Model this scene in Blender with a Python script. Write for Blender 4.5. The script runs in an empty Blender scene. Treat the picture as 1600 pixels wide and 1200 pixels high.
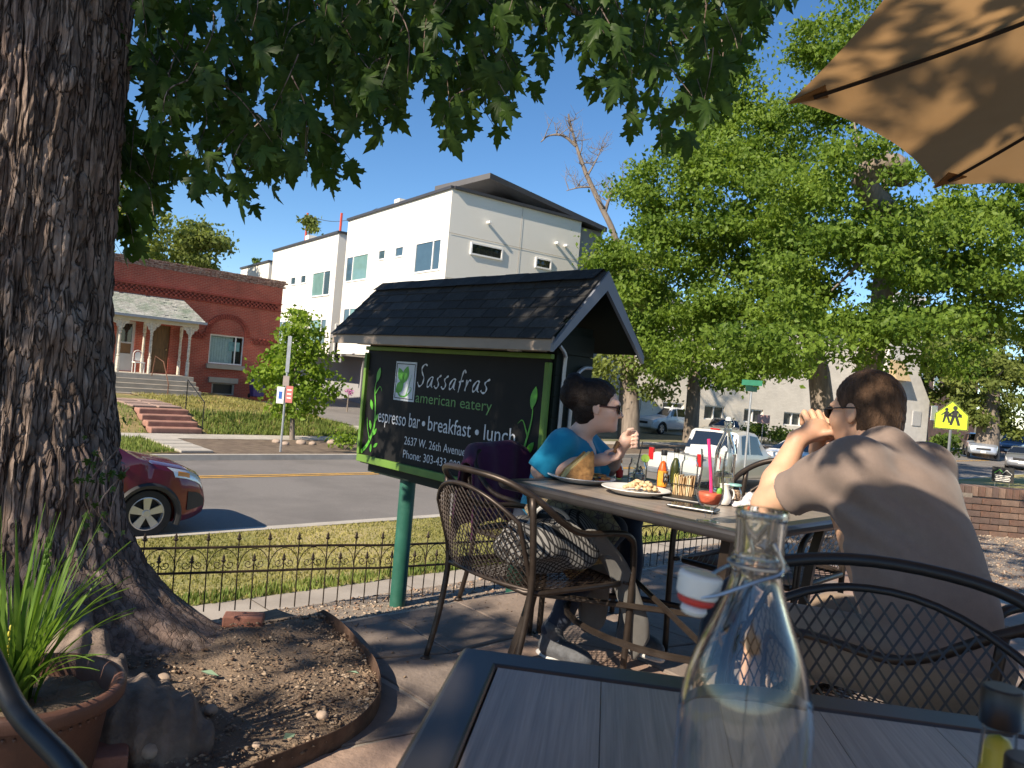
import bpy, bmesh, math, random
import numpy as np
from mathutils import Vector, Matrix, Quaternion
from math import sin, cos, pi, radians, sqrt, atan2

# ------------------------------------------------------------------ camera, sky, sun, exposure
scene = bpy.context.scene
ZC = 1.13                       # eye height above the patio (a seated guest holding a phone)
ROLL = radians(5.0)
cam_data = bpy.data.cameras.new('camera')
cam = bpy.data.objects.new('camera', cam_data)
scene.collection.objects.link(cam)
cam_data.sensor_width = 36.0
cam_data.lens = 36.0 * 1180 / 1600
cam_data.clip_start = 0.05
cam_data.clip_end = 3000
_c, _s = cos(ROLL), sin(ROLL)
cam.matrix_world = Matrix(((_c, -_s, 0, 0), (0, 0, -1, 0), (_s, _c, 0, ZC), (0, 0, 0, 1)))
cam_data.dof.use_dof = True
cam_data.dof.focus_distance = 3.4
cam_data.dof.aperture_fstop = 13.0
scene.camera = cam

SUN_EL = radians(36)
SUN_H = Vector((-0.70, -0.715, 0)).normalized()       # horizontal direction towards the sun
SUN_DIR = Vector((SUN_H.x * cos(SUN_EL), SUN_H.y * cos(SUN_EL), sin(SUN_EL)))
world = bpy.data.worlds.new('World')
scene.world = world
world.use_nodes = True
wn = world.node_tree
for n in list(wn.nodes):
    wn.nodes.remove(n)
sky = wn.nodes.new('ShaderNodeTexSky')
sky.sky_type = 'NISHITA'
sky.sun_disc = False
sky.sun_elevation = SUN_EL
sky.sun_rotation = atan2(SUN_H.x, SUN_H.y) % (2 * pi)
sky.altitude = 1600
sky.air_density = 1.0
sky.dust_density = 0.1
sky.ozone_density = 2.2
bg = wn.nodes.new('ShaderNodeBackground')
bg.inputs['Strength'].default_value = 0.1
wo = wn.nodes.new('ShaderNodeOutputWorld')
hs = wn.nodes.new('ShaderNodeHueSaturation')
hs.inputs['Saturation'].default_value = 1.2
wn.links.new(sky.outputs[0], hs.inputs['Color'])
wn.links.new(hs.outputs[0], bg.inputs['Color'])
wn.links.new(bg.outputs[0], wo.inputs['Surface'])

sun_data = bpy.data.lights.new('sun', 'SUN')
sun_data.energy = 5.0
sun_data.angle = radians(0.53)
sun_data.color = (1.0, 0.86, 0.68)
sun = bpy.data.objects.new('sun', sun_data)
scene.collection.objects.link(sun)
sun.rotation_euler = SUN_DIR.to_track_quat('Z', 'Y').to_euler()

scene.view_settings.view_transform = 'Standard'
scene.view_settings.look = 'None'
scene.view_settings.exposure = 0.80
scene.view_settings.gamma = 1.0
scene.view_settings.use_curve_mapping = False
scene.render.engine = 'CYCLES'
scene.cycles.max_bounces = 10
scene.cycles.transparent_max_bounces = 12
scene.cycles.caustics_reflective = False
scene.cycles.caustics_refractive = False
scene.cycles.sample_clamp_indirect = 4.0
scene.cycles.use_denoising = True

# ------------------------------------------------------------------ frames of reference
F = 1180.0
TH = radians(43.4)              # the street runs at this angle to the view
U = Vector((cos(TH), sin(TH), 0))
V = Vector((-sin(TH), cos(TH), 0))
def S(a, b, z=0.0):
    """street coordinates (along, across, up) to world"""
    return Vector((U.x * a + V.x * b, U.y * a + V.y * b, z))
def at(x, y, D):
    """place read off the photograph at distance D"""
    dx, dy = x - 800, y - 600
    return Vector(((dx * _c + dy * _s) / F * D, D, ZC + (dx * _s - dy * _c) / F * D))
def on(x, y, z):
    """place read off the photograph on the level z"""
    dx, dy = x - 800, y - 600
    k = (dx * _s - dy * _c) / F
    return at(x, y, (z - ZC) / k)
def ab(p):
    return p.x * U.x + p.y * U.y, p.x * V.x + p.y * V.y

# ------------------------------------------------------------------ mesh helpers
rnd = random.Random(11)
nrng = np.random.default_rng(5)
COL = scene.collection

class MB:
    def __init__(self):
        self.v, self.f = [], []
    def add(self, vs, fs, M=None):
        o = len(self.v)
        self.v += [tuple(M @ Vector(p)) if M is not None else tuple(p) for p in vs]
        self.f += [tuple(i + o for i in q) for q in fs]
        return self
    def box(self, c, s, M=None):
        x, y, z = s[0] / 2, s[1] / 2, s[2] / 2
        vs = [(c[0] + i * x, c[1] + j * y, c[2] + k * z) for k in (-1, 1) for j in (-1, 1) for i in (-1, 1)]
        return self.add(vs, [(0, 2, 3, 1), (4, 5, 7, 6), (0, 1, 5, 4), (2, 6, 7, 3), (0, 4, 6, 2), (1, 3, 7, 5)], M)
    def prism(self, poly, y0, y1, M=None, ax='y'):
        n = len(poly)
        if ax == 'y': vs = [(p[0], y0, p[1]) for p in poly] + [(p[0], y1, p[1]) for p in poly]
        elif ax == 'x': vs = [(y0, p[0], p[1]) for p in poly] + [(y1, p[0], p[1]) for p in poly]
        else: vs = [(p[0], p[1], y0) for p in poly] + [(p[0], p[1], y1) for p in poly]
        fs = [tuple(range(n)), tuple(range(2 * n - 1, n - 1, -1))] + [(i, i + n, (i + 1) % n + n, (i + 1) % n) for i in range(n)]
        return self.add(vs, fs, M)
    def tube(self, pts, r, n=8, cap=True, closed=False, M=None, flat=1.0):
        P = [Vector(p) for p in pts]
        m = len(P)
        R = [r] * m if not hasattr(r, '__len__') else list(r)
        T = []
        for i in range(m):
            a = P[i - 1] if (i > 0 or closed) else P[i]
            b = P[(i + 1) % m] if (i < m - 1 or closed) else P[i]
            d = b - a
            T.append(d.normalized() if d.length > 1e-9 else Vector((0, 0, 1)))
        nrm = T[0].orthogonal().normalized()
        if abs(T[0].z) < .9:
            nrm = (Vector((0, 0, 1)) - T[0] * T[0].z).normalized()
        vs, fs = [], []
        for i in range(m):
            if i:
                q = T[i - 1].rotation_difference(T[i])
                nrm = q @ nrm
                nrm = (nrm - T[i] * nrm.dot(T[i])).normalized()
            bn = T[i].cross(nrm)
            for k in range(n):
                t = 2 * pi * k / n
                vs.append(P[i] + nrm * (cos(t) * R[i] * flat) + bn * (sin(t) * R[i]))
        for i in range(m if closed else m - 1):
            j = (i + 1) % m
            for k in range(n):
                k2 = (k + 1) % n
                fs.append((i * n + k, i * n + k2, j * n + k2, j * n + k))
        if cap and not closed:
            fs.append(tuple(range(n - 1, -1, -1)))
            fs.append(tuple(range((m - 1) * n, m * n)))
        return self.add(vs, fs, M)
    def lathe(self, prof, n=24, c=(0, 0, 0), M=None):
        vs, fs, idx = [], [], []
        for r, z in prof:
            if r < 1e-6:
                idx.append([len(vs)]); vs.append((c[0], c[1], c[2] + z))
            else:
                idx.append(list(range(len(vs), len(vs) + n)))
                vs += [(c[0] + r * cos(2 * pi * k / n), c[1] + r * sin(2 * pi * k / n), c[2] + z) for k in range(n)]
        for A, B in zip(idx, idx[1:]):
            for k in range(n):
                k2 = (k + 1) % n
                if len(A) == 1 and len(B) == 1: continue
                if len(A) == 1: fs.append((A[0], B[k2], B[k]))
                elif len(B) == 1: fs.append((A[k], A[k2], B[0]))
                else: fs.append((A[k], A[k2], B[k2], B[k]))
        return self.add(vs, fs, M)
    def ball(self, c, r, nu=14, nv=9, M=None, jit=0, seed=0):
        rr = random.Random(seed)
        r = (r, r, r) if not hasattr(r, '__len__') else r
        vs = [(c[0], c[1], c[2] - r[2])]
        for j in range(1, nv):
            t = pi * j / nv
            for k in range(nu):
                q = 1 + rr.uniform(-jit, jit)
                vs.append((c[0] + r[0] * q * sin(t) * cos(2 * pi * k / nu), c[1] + r[1] * q * sin(t) * sin(2 * pi * k / nu), c[2] - r[2] * q * cos(t)))
        vs.append((c[0], c[1], c[2] + r[2]))
        fs = [(0, 1 + (k + 1) % nu, 1 + k) for k in range(nu)]
        for j in range(nv - 2):
            for k in range(nu):
                k2 = (k + 1) % nu
                fs.append((1 + j * nu + k, 1 + j * nu + k2, 1 + (j + 1) * nu + k2, 1 + (j + 1) * nu + k))
        L = len(vs) - 1
        fs += [(L, L - nu + k, L - nu + (k + 1) % nu) for k in range(nu)]
        return self.add(vs, fs, M)
    def mesh(self, name):
        me = bpy.data.meshes.new(name)
        me.from_pydata([tuple(p) for p in self.v], [], self.f)
        return me

def link(name, data, parent=None):
    o = bpy.data.objects.new(name, data)
    COL.objects.link(o)
    if parent is not None:
        o.parent = parent
    return o

def obj(name, mb, mat, parent=None, smooth=False, bev=0, ang=40, loc=None, seg=2):
    me = mb.mesh(name) if isinstance(mb, MB) else mb
    if mat is not None and not me.materials:
        me.materials.append(mat)
    if smooth:
        me.shade_smooth()
        me.set_sharp_from_angle(angle=radians(ang))
    o = link(name, me, parent)
    if loc is not None:
        o.location = loc
    if bev:
        m = o.modifiers.new('bevel', 'BEVEL')
        m.width = bev; m.segments = seg; m.limit_method = 'ANGLE'; m.angle_limit = radians(35)
    return o

def fast_mesh(name, verts, quads=None, tris=None):
    """numpy arrays to a mesh"""
    me = bpy.data.meshes.new(name)
    verts = np.asarray(verts, np.float32)
    me.vertices.add(len(verts))
    me.vertices.foreach_set('co', verts.ravel())
    loops, starts, tot = [], [], 0
    if quads is not None and len(quads):
        loops.append(np.asarray(quads, np.int32).ravel()); starts.append(np.arange(len(quads)) * 4); tot = len(quads) * 4
    if tris is not None and len(tris):
        loops.append(np.asarray(tris, np.int32).ravel()); starts.append(tot + np.arange(len(tris)) * 3)
    L = np.concatenate(loops); St = np.concatenate(starts).astype(np.int32)
    me.loops.add(len(L)); me.loops.foreach_set('vertex_index', L)
    me.polygons.add(len(St)); me.polygons.foreach_set('loop_start', St)
    me.update(calc_edges=True)
    return me

def thing(name, label, cat, loc=(0, 0, 0), rz=0.0, group=None):
    o = link(name, None)
    o.location = loc
    o.rotation_euler = (0, 0, rz)
    return tag(o, label, cat, group)
def tag(o, label, cat=None, group=None, kind=None):
    o['label'] = label
    if cat: o['category'] = cat
    if group: o['group'] = group
    if kind: o['kind'] = kind
    return o
def struct(name, mb, mat, label=None, smooth=False):
    o = obj(name, mb, mat, None, smooth)
    o['kind'] = 'structure'
    if label: o['label'] = label
    return o
def copy_tree(o, parent=None):
    c = o.copy(); COL.objects.link(c); c.parent = parent
    for ch in list(o.children):
        copy_tree(ch, c)
    return c
def Rz(a): return Matrix.Rotation(a, 4, 'Z')
def TR(x, y, z): return Matrix.Translation((x, y, z))

def arc(c, r, a0, a1, n=10, plane='xz'):
    out = []
    for i in range(n + 1):
        t = a0 + (a1 - a0) * i / n
        p, q = r * cos(t), r * sin(t)
        out.append((c[0] + p, c[1], c[2] + q) if plane == 'xz' else (c[0] + p, c[1] + q, c[2]) if plane == 'xy' else (c[0], c[1] + p, c[2] + q))
    return out
def smooth_path(pts, n=6):
    """Catmull-Rom through the points"""
    P = [Vector(p) for p in pts]
    P = [P[0] * 2 - P[1]] + P + [P[-1] * 2 - P[-2]]
    out = []
    for i in range(1, len(P) - 2):
        for k in range(n):
            t = k / n
            a, b, c, d = P[i - 1:i + 3]
            out.append(0.5 * ((2 * b) + (c - a) * t + (2 * a - 5 * b + 4 * c - d) * t * t + (3 * b - a - 3 * c + d) * t ** 3))
    out.append(P[-2])
    return out

# ------------------------------------------------------------------ materials
def new_mat(name):
    m = bpy.data.materials.new(name)
    m.use_nodes = True
    nt = m.node_tree
    b = nt.nodes['Principled BSDF']
    return m, nt, b
def N(nt, t, **kw):
    n = nt.nodes.new(t)
    for k, v in kw.items():
        setattr(n, k, v)
    return n
def coords(nt, scale=(1, 1, 1), kind='Object', rot=(0, 0, 0)):
    tc = N(nt, 'ShaderNodeTexCoord')
    mp = N(nt, 'ShaderNodeMapping')
    mp.inputs['Scale'].default_value = scale
    mp.inputs['Rotation'].default_value = rot
    nt.links.new(tc.outputs[kind], mp.inputs['Vector'])
    return mp.outputs[0]
def noise(nt, vec, scale, detail=4, rough=.55):
    n = N(nt, 'ShaderNodeTexNoise')
    n.inputs['Scale'].default_value = scale
    n.inputs['Detail'].default_value = detail
    n.inputs['Roughness'].default_value = rough
    nt.links.new(vec, n.inputs['Vector'])
    return n.outputs['Fac']
def ramp(nt, fac, stops):
    r = N(nt, 'ShaderNodeValToRGB')
    el = r.color_ramp.elements
    while len(el) < len(stops): el.new(0.5)
    for e, (p, c) in zip(el, stops):
        e.position = p
        e.color = (c[0], c[1], c[2], 1) if hasattr(c, '__len__') else (c, c, c, 1)
    nt.links.new(fac, r.inputs['Fac'])
    return r.outputs['Color']
def mixc(nt, fac, a, b, mode='MIX'):
    m = N(nt, 'ShaderNodeMix', data_type='RGBA', blend_type=mode)
    for sock, val in ((m.inputs['Factor'], fac), (m.inputs['A'], a), (m.inputs['B'], b)):
        if hasattr(val, 'links') or hasattr(val, 'is_linked'):
            nt.links.new(val, sock)
        elif hasattr(val, '__len__'):
            sock.default_value = (val[0], val[1], val[2], 1)
        else:
            sock.default_value = val
    return m.outputs['Result']
def bump(nt, b, h, strength=.3, dist=.01):
    n = N(nt, 'ShaderNodeBump')
    n.inputs['Strength'].default_value = strength
    n.inputs['Distance'].default_value = dist
    nt.links.new(h, n.inputs['Height'])
    nt.links.new(n.outputs[0], b.inputs['Normal'])
MATS = {}
def M(name, col, rough=.6, metal=0.0, var=.12, sc=8.0, bmp=0.0, bsc=60.0, stretch=(1, 1, 1), spec=None, coat=0.0, dirt=None):
    """plain procedural material: noise-varied colour plus fine bump"""
    if name in MATS: return MATS[name]
    m, nt, b = new_mat(name)
    v = coords(nt, stretch)
    lo = [max(0, c * (1 - var)) for c in col]; hi = [min(1, c * (1 + var)) for c in col]
    c = ramp(nt, noise(nt, v, sc), [(.3, lo), (.7, hi)])
    if dirt:
        f = ramp(nt, noise(nt, v, dirt[1], 6, .65), [(.45, 0), (.7, dirt[2])])
        c = mixc(nt, f, c, dirt[0])
    nt.links.new(c, b.inputs['Base Color'])
    b.inputs['Roughness'].default_value = rough
    b.inputs['Metallic'].default_value = metal
    if spec is not None: b.inputs['Specular IOR Level'].default_value = spec
    if coat:
        b.inputs['Coat Weight'].default_value = coat; b.inputs['Coat Roughness'].default_value = .05
    if bmp: bump(nt, b, noise(nt, v, bsc, 5), bmp, .01)
    MATS[name] = m
    return m
def glass(name, col=(1, 1, 1), rough=.0, ior=1.46):
    if name in MATS: return MATS[name]
    m, nt, b = new_mat(name)
    b.inputs['Base Color'].default_value = (*col, 1)
    b.inputs['Transmission Weight'].default_value = 1
    b.inputs['Roughness'].default_value = rough
    b.inputs['IOR'].default_value = ior
    MATS[name] = m
    return m
def thin_glass(name, tint=(.97, .985, .98)):
    """clear sheet: see-through with a mirror-like sheen that grows at grazing angles"""
    if name in MATS: return MATS[name]
    m, nt, b = new_mat(name)
    nt.nodes.remove(b)
    t = N(nt, 'ShaderNodeBsdfTransparent'); t.inputs['Color'].default_value = (*tint, 1)
    gl = N(nt, 'ShaderNodeBsdfGlossy'); gl.inputs['Roughness'].default_value = .02
    fr = N(nt, 'ShaderNodeLayerWeight'); fr.inputs['Blend'].default_value = .12
    ms = N(nt, 'ShaderNodeMixShader')
    ml = N(nt, 'ShaderNodeMath', operation='MULTIPLY'); ml.inputs[1].default_value = .8; nt.links.new(fr.outputs['Fresnel'], ml.inputs[0]); nt.links.new(ml.outputs[0], ms.inputs[0]); nt.links.new(t.outputs[0], ms.inputs[1]); nt.links.new(gl.outputs[0], ms.inputs[2])
    nt.links.new(ms.outputs[0], nt.nodes['Material Output'].inputs['Surface'])
    MATS[name] = m
    return m
def pane(name, col, rough=.06):
    """dark glazing that mirrors the sky"""
    return M(name, col, rough, 0, .1, 2, spec=.9)
def leaf_mat(name, dark, light, sc=.7, trans=.35, rough=.5, fine=25):
    m, nt, b = new_mat(name)
    v = coords(nt)
    f = noise(nt, v, sc, 3)
    f2 = noise(nt, v, fine, 1)
    mx = N(nt, 'ShaderNodeMath', operation='MULTIPLY_ADD')
    mx.inputs[1].default_value = .6; mx.inputs[2].default_value = 0
    nt.links.new(f2, mx.inputs[0])
    ad = N(nt, 'ShaderNodeMath', operation='MULTIPLY_ADD')
    ad.inputs[1].default_value = .6
    nt.links.new(f, ad.inputs[0]); nt.links.new(mx.outputs[0], ad.inputs[2])
    c = ramp(nt, ad.outputs[0], [(.42, dark), (.78, light)])
    nt.links.new(c, b.inputs['Base Color'])
    b.inputs['Roughness'].default_value = rough
    b.inputs['Specular IOR Level'].default_value = .18
    t = N(nt, 'ShaderNodeBsdfTranslucent')
    br = mixc(nt, 1.0, c, (1.5, 1.5, .7), 'MULTIPLY')
    nt.links.new(br, t.inputs['Color'])
    ms = N(nt, 'ShaderNodeMixShader')
    ms.inputs[0].default_value = trans
    nt.links.new(b.outputs[0], ms.inputs[1]); nt.links.new(t.outputs[0], ms.inputs[2])
    nt.links.new(ms.outputs[0], nt.nodes['Material Output'].inputs['Surface'])
    MATS[name] = m
    return m
def brick_mat(name, c1, c2, mortar, bw=.215, bh=.075, ms=.008, axes='xz', bmpv=.4, var=.25):
    m, nt, b = new_mat(name)
    tc = N(nt, 'ShaderNodeTexCoord')
    sp = N(nt, 'ShaderNodeSeparateXYZ'); cb = N(nt, 'ShaderNodeCombineXYZ')
    nt.links.new(tc.outputs['Object'], sp.inputs[0])
    nt.links.new(sp.outputs['XYZ'.index(axes[0].upper())], cb.inputs[0])
    nt.links.new(sp.outputs['XYZ'.index(axes[1].upper())], cb.inputs[1])
    bt = N(nt, 'ShaderNodeTexBrick')
    bt.inputs['Scale'].default_value = 1
    bt.inputs['Brick Width'].default_value = bw
    bt.inputs['Row Height'].default_value = bh
    bt.inputs['Mortar Size'].default_value = ms
    bt.inputs['Color1'].default_value = (*c1, 1); bt.inputs['Color2'].default_value = (*c2, 1); bt.inputs['Mortar'].default_value = (*mortar, 1)
    nt.links.new(cb.outputs[0], bt.inputs['Vector'])
    f = ramp(nt, noise(nt, tc.outputs['Object'], .9, 5), [(.3, 1 - var), (.7, 1 + var)])
    c = mixc(nt, 1.0, bt.outputs['Color'], f, 'MULTIPLY')
    nt.links.new(c, b.inputs['Base Color'])
    b.inputs['Roughness'].default_value = .85
    bump(nt, b, bt.outputs['Fac'], -bmpv, .01)
    MATS[name] = m
    return m
# ================================================================== THE SETTING: ground, street, pavements
m_asphalt = M('asphalt', (.185, .172, .160), .9, 0, .2, 60, .5, 220, dirt=((.115, .107, .10), .5, .75))
m_conc = M('concrete', (.36, .32, .27), .9, 0, .14, 2.5, .35, 90, dirt=((.2, .17, .14), 1.3, .6))
m_conc2 = M('pale_concrete', (.42, .39, .34), .9, 0, .12, 3, .3, 90, dirt=((.25, .22, .18), 1.1, .5))
m_dirt = M('dirt', (.13, .095, .068), .95, 0, .3, 5, .8, 60, dirt=((.22, .17, .115), 3, .7))
m_soil = M('garden_soil', (.17, .125, .09), .95, 0, .35, 9, .9, 90, dirt=((.29, .215, .15), 4, .8))
m_gravel = M('gravel', (.24, .20, .165), .95, 0, .35, 30, .9, 120, dirt=((.33, .28, .22), 60, .8))
m_yellow = M('yellow_paint', (.62, .34, .05), .7, 0, .2, 4, dirt=((.2, .16, .1), 6, .6))
def grass_mat(name, g1, g2, dry):
    m, nt, b = new_mat(name)
    v = coords(nt)
    c = ramp(nt, noise(nt, v, 14, 5), [(.3, g1), (.7, g2)])
    f = ramp(nt, noise(nt, v, .55, 5, .6), [(.42, 0), (.62, .85)])
    c = mixc(nt, f, c, dry)
    nt.links.new(c, b.inputs['Base Color'])
    b.inputs['Roughness'].default_value = .9
    bump(nt, b, noise(nt, v, 90, 4), .8, .02)
    MATS[name] = m
    return m
m_lawn = grass_mat('verge_grass', (.20, .20, .055), (.31, .29, .095), (.46, .37, .18))
m_lawn2 = grass_mat('far_lawn', (.13, .14, .04), (.24, .21, .075), (.44, .29, .14))
m_field = grass_mat('far_ground', (.10, .11, .05), (.17, .16, .08), (.24, .2, .12))
m_blade = leaf_mat('grass_blade', (.15, .16, .045), (.40, .36, .14), .6, .25, .8, 9)

def strip(name, prof, a0, a1, mat, na=60, jit=0.0, label=None):
    vs, fs, nb = [], [], len(prof)
    for i in range(na + 1):
        a = a0 + (a1 - a0) * i / na
        for b, z in prof:
            vs.append(S(a, b, z + (rnd.uniform(-jit, jit) if jit else 0)))
    for i in range(na):
        for j in range(nb - 1):
            k = i * nb + j
            fs.append((k, k + nb, k + nb + 1, k + 1))
    mb = MB(); mb.add(vs, fs)
    return struct(name, mb, mat, label)

g = MB(); g.add([(-1500, -1500, -1.75), (1500, -1500, -1.75), (1500, 1500, -1.75), (-1500, 1500, -1.75)], [(0, 1, 2, 3)])
struct('ground', g, m_field)
strip('patio', [(-9, 0), (-1, 0), (2.93, 0)], -8, 6.2, m_conc, 14)
strip('gravel_drive', [(-9, -.02), (0, -.02), (3.2, -.02)], 6.2, 18, m_gravel, 24)
strip('gravel_bank', [(2.93, -.008), (3.4, -.2), (4.2, -.48), (4.62, -.5), (5.0, -.95)], -14, 60, m_gravel, 120)
strip('yard_slope', [(-40, -.9), (-9, -.5), (3.1, -.05)], 18, 80, m_field, 30)
strip('yard_left', [(-9, -.03), (3.1, -.03)], -30, -8, m_field, 30)
strip('near_sidewalk', [(5.0, -.95), (6.3, -.95)], -30, 120, m_conc, 60)
for k in range(-4, 16):        # joints between the sidewalk slabs
    j = MB(); q = [S(k * 1.5, 5.02, -.946), S(k * 1.5 + .012, 5.02, -.946), S(k * 1.5 + .012, 6.28, -.946), S(k * 1.5, 6.28, -.946)]
    j.add(q, [(0, 1, 2, 3)]); o = struct('sidewalk_joint', j, M('joint', (.10, .085, .07), .95))
vg = [(6.3 + 4.2 * i / 14, -.95 + -.40 * i / 14 - .02 * sin(pi * i / 14)) for i in range(15)]
strip('near_verge', vg, -30, 120, m_lawn, 200, .012)
strip('near_kerb', [(10.5, -1.40), (10.5, -1.335), (10.62, -1.335), (10.66, -1.43), (11.2, -1.446)], -30, 160, m_conc2, 60)
strip('road', [(11.2, -1.45), (13, -1.43), (15.5, -1.41), (18.5, -1.44), (18.9, -1.45)], -40, 200, m_asphalt, 60)
strip('centre_line', [(15.86, -1.405), (15.96, -1.405)], -40, 200, m_yellow, 60)
strip('centre_line', [(16.08, -1.406), (16.18, -1.406)], -40, 200, m_yellow, 60)
strip('far_kerb', [(18.9, -1.46), (18.92, -1.31), (19.06, -1.305), (19.06, -1.36)], -40, 200, m_conc2, 60)
strip('far_verge', [(19.06, -1.31), (20.5, -1.27), (22.0, -1.25)], -40, 200, m_dirt, 120, .012)
strip('far_sidewalk', [(22.0, -1.235), (23.2, -1.225)], -40, 200, m_conc2, 60)
# green grass on the left part of the far verge, slab path from the kerb
def patch(name, a0, a1, b0, b1, zf, mat, na=16, nb=10, jit=.01, ragged=.0):
    mb = MB(); vs = []; fs = []
    for i in range(na + 1):
        for j in range(nb + 1):
            a = a0 + (a1 - a0) * i / na + (rnd.uniform(-ragged, ragged) if i in (0, na) else 0)
            b = b0 + (b1 - b0) * j / nb + (rnd.uniform(-ragged, ragged) if j in (0, nb) else 0)
            vs.append(S(a, b, zf(a, b) + rnd.uniform(-jit, jit)))
    for i in range(na):
        for j in range(nb):
            k = i * (nb + 1) + j
            fs.append((k, k + nb + 1, k + nb + 2, k + 1))
    mb.add(vs, fs)
    return struct(name, mb, mat)
patch('verge_lawn', -20, 7.0, 19.1, 21.95, lambda a, b: -1.285 + .02 * (b - 19) , m_lawn2, 60, 10, .02, .02)
for i in range(4):
    s_ = MB(); s_.box((0, 0, 0), (.8, .68, .06))
    o = obj('path_slab', s_, m_conc2, None, bev=.008); o.location = S(7.45, 19.5 + i * .7, -1.262 + i * .01); o.rotation_euler = (0, 0, TH + rnd.uniform(-.02, .02)); o['kind'] = 'structure'
def lawn_z(a, b):
    t = min(1, max(0, (b - 23.2) / 2.2))
    z = -1.23 + .62 * (t * t * (3 - 2 * t)) + .02 * (b - 25.4) * (b > 25.4)
    d = min(1, max(0, (a - 13.2) / 2.6))          # the lawn runs out towards the driveway
    return z * (1 - d) + (-1.2 + .05 * (b - 23.2)) * d
patch('far_lawn', -14, 7.6, 23.2, 32, lawn_z, m_lawn2, 40, 34, .03)
patch('far_lawn', 9.2, 15.8, 23.2, 34, lawn_z, m_lawn2, 40, 34, .03)
patch('far_lawn', 7.6, 9.2, 25.1, 32, lawn_z, m_lawn2, 6, 30, .012)
patch('driveway', 15.0, 22.5, 19.0, 25.5, lambda a, b: -1.22 + .03 * (b - 19), m_conc2, 10, 10, .003)
patch('driveway', 15.9, 24, 25.5, 60, lambda a, b: -1.02 + .025 * (b - 25.5), m_asphalt, 10, 10, .003)
patch('back_yard', -30, 16, 34, 70, lambda a, b: -.45, m_field, 6, 6, .0)
patch('far_yard', 22.5, 160, 23.2, 90, lambda a, b: -1.26, m_field, 30, 12, .0)

# grass blades: verge behind the fence, weeds on the lawn opposite
def blades(name, n, area, zf, h, mat, label, lean=.35, w=.012):
    a = nrng.uniform(area[0], area[1], n); b = nrng.uniform(area[2], area[3], n)
    z = np.array([zf(x, y) for x, y in zip(a, b)])
    hh = nrng.uniform(h[0], h[1], n); t = nrng.uniform(0, 2 * pi, n); l = nrng.uniform(0, lean, n) * hh
    x = U.x * a + V.x * b; y = U.y * a + V.y * b
    c, s = np.cos(t), np.sin(t)
    ww = w * nrng.uniform(.6, 1.3, n)
    v0 = np.stack([x - s * ww, y + c * ww, z], 1); v1 = np.stack([x + s * ww, y - c * ww, z], 1)
    v2 = np.stack([x + c * l, y + s * l, z + hh], 1)
    vs = np.stack([v0, v1, v2], 1).reshape(-1, 3)
    o = obj(name, fast_mesh(name, vs, None, np.arange(3 * n).reshape(-1, 3)), mat)
    tag(o, label, 'grass', kind='stuff')
    return o
vz = lambda a, b: -.95 - .40 * (b - 6.3) / 4.2 - .02 * sin(pi * (b - 6.3) / 4.2)
blades('verge_grass', 60000, (.5, 17, 6.3, 10.5), vz, (.015, .04), m_blade, 'short sunlit yellow green grass between pavement and kerb behind the fence')
m_blade2 = leaf_mat('edge_blade', (.09, .14, .03), (.24, .29, .08), .8, .25, .8, 9)
blades('edge_grass', 5000, (.5, 12, 6.28, 6.7), vz, (.03, .085), m_blade2, 'taller bright green grass along the near pavement edge')
blades('lawn_weeds', 9000, (-6, 7.55, 23.2, 31), lawn_z, (.05, .16), m_blade2, 'green weedy grass left of the red stone steps', w=.02)
blades('dry_lawn_grass', 9000, (9.3, 15, 23.2, 31.5), lawn_z, (.04, .12), m_blade, 'dry patchy grass in front of the red brick house', w=.02)
blades('lawn_edge_weeds', 5000, (9.3, 15.2, 23.2, 24.9), lawn_z, (.06, .22), m_blade2, 'tall green weeds on the bank behind the far pavement', w=.022)
blades('far_verge_grass', 16000, (-8, 6.95, 19.15, 21.9), lambda a, b: -1.28 + .02 * (b - 19), (.05, .14), m_blade2, 'green grass between far kerb and pavement above the red car', w=.02)

# ================================================================== RED BRICK HOUSE
m_redbrick = brick_mat('red_brick', (.37, .072, .042), (.28, .056, .036), (.36, .17, .12), .21, .072, .008)
m_cope = M('weathered_brick', (.22, .12, .09), .9, 0, .4, 9, .5, 40, dirt=((.42, .34, .28), 12, .8))
m_redplain = M('brick_red', (.26, .055, .036), .9, 0, .25, 6, .4, 50)
m_stone = M('sandstone', (.38, .34, .28), .9, 0, .15, 4, .4, 40, dirt=((.22, .18, .14), 2, .6))
m_peel = M('peeling_paint', (.66, .60, .50), .8, 0, .15, 12, .4, 60, dirt=((.30, .24, .17), 14, .8))
m_creamwood = M('cream_wood', (.60, .54, .42), .75, 0, .12, 5)
m_doorw = M('storm_door_grey', (.52, .50, .47), .6, 0, .06, 3)
m_screen = M('dark_screen', (.035, .028, .022), .5, 0, .2, 3)
m_wooddoor = M('old_wood_door', (.12, .065, .022), .55, 0, .3, 3, stretch=(6, 6, .7))
m_shing = M('worn_shingle', (.36, .36, .33), .95, 0, .35, 5, .5, 50, dirt=((.13, .20, .13), 1.2, .8))
m_rust = M('rusty_iron', (.16, .075, .045), .7, .3, .3, 20)
m_white = M('white_paint', (.78, .76, .72), .5, 0, .05, 3)

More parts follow.
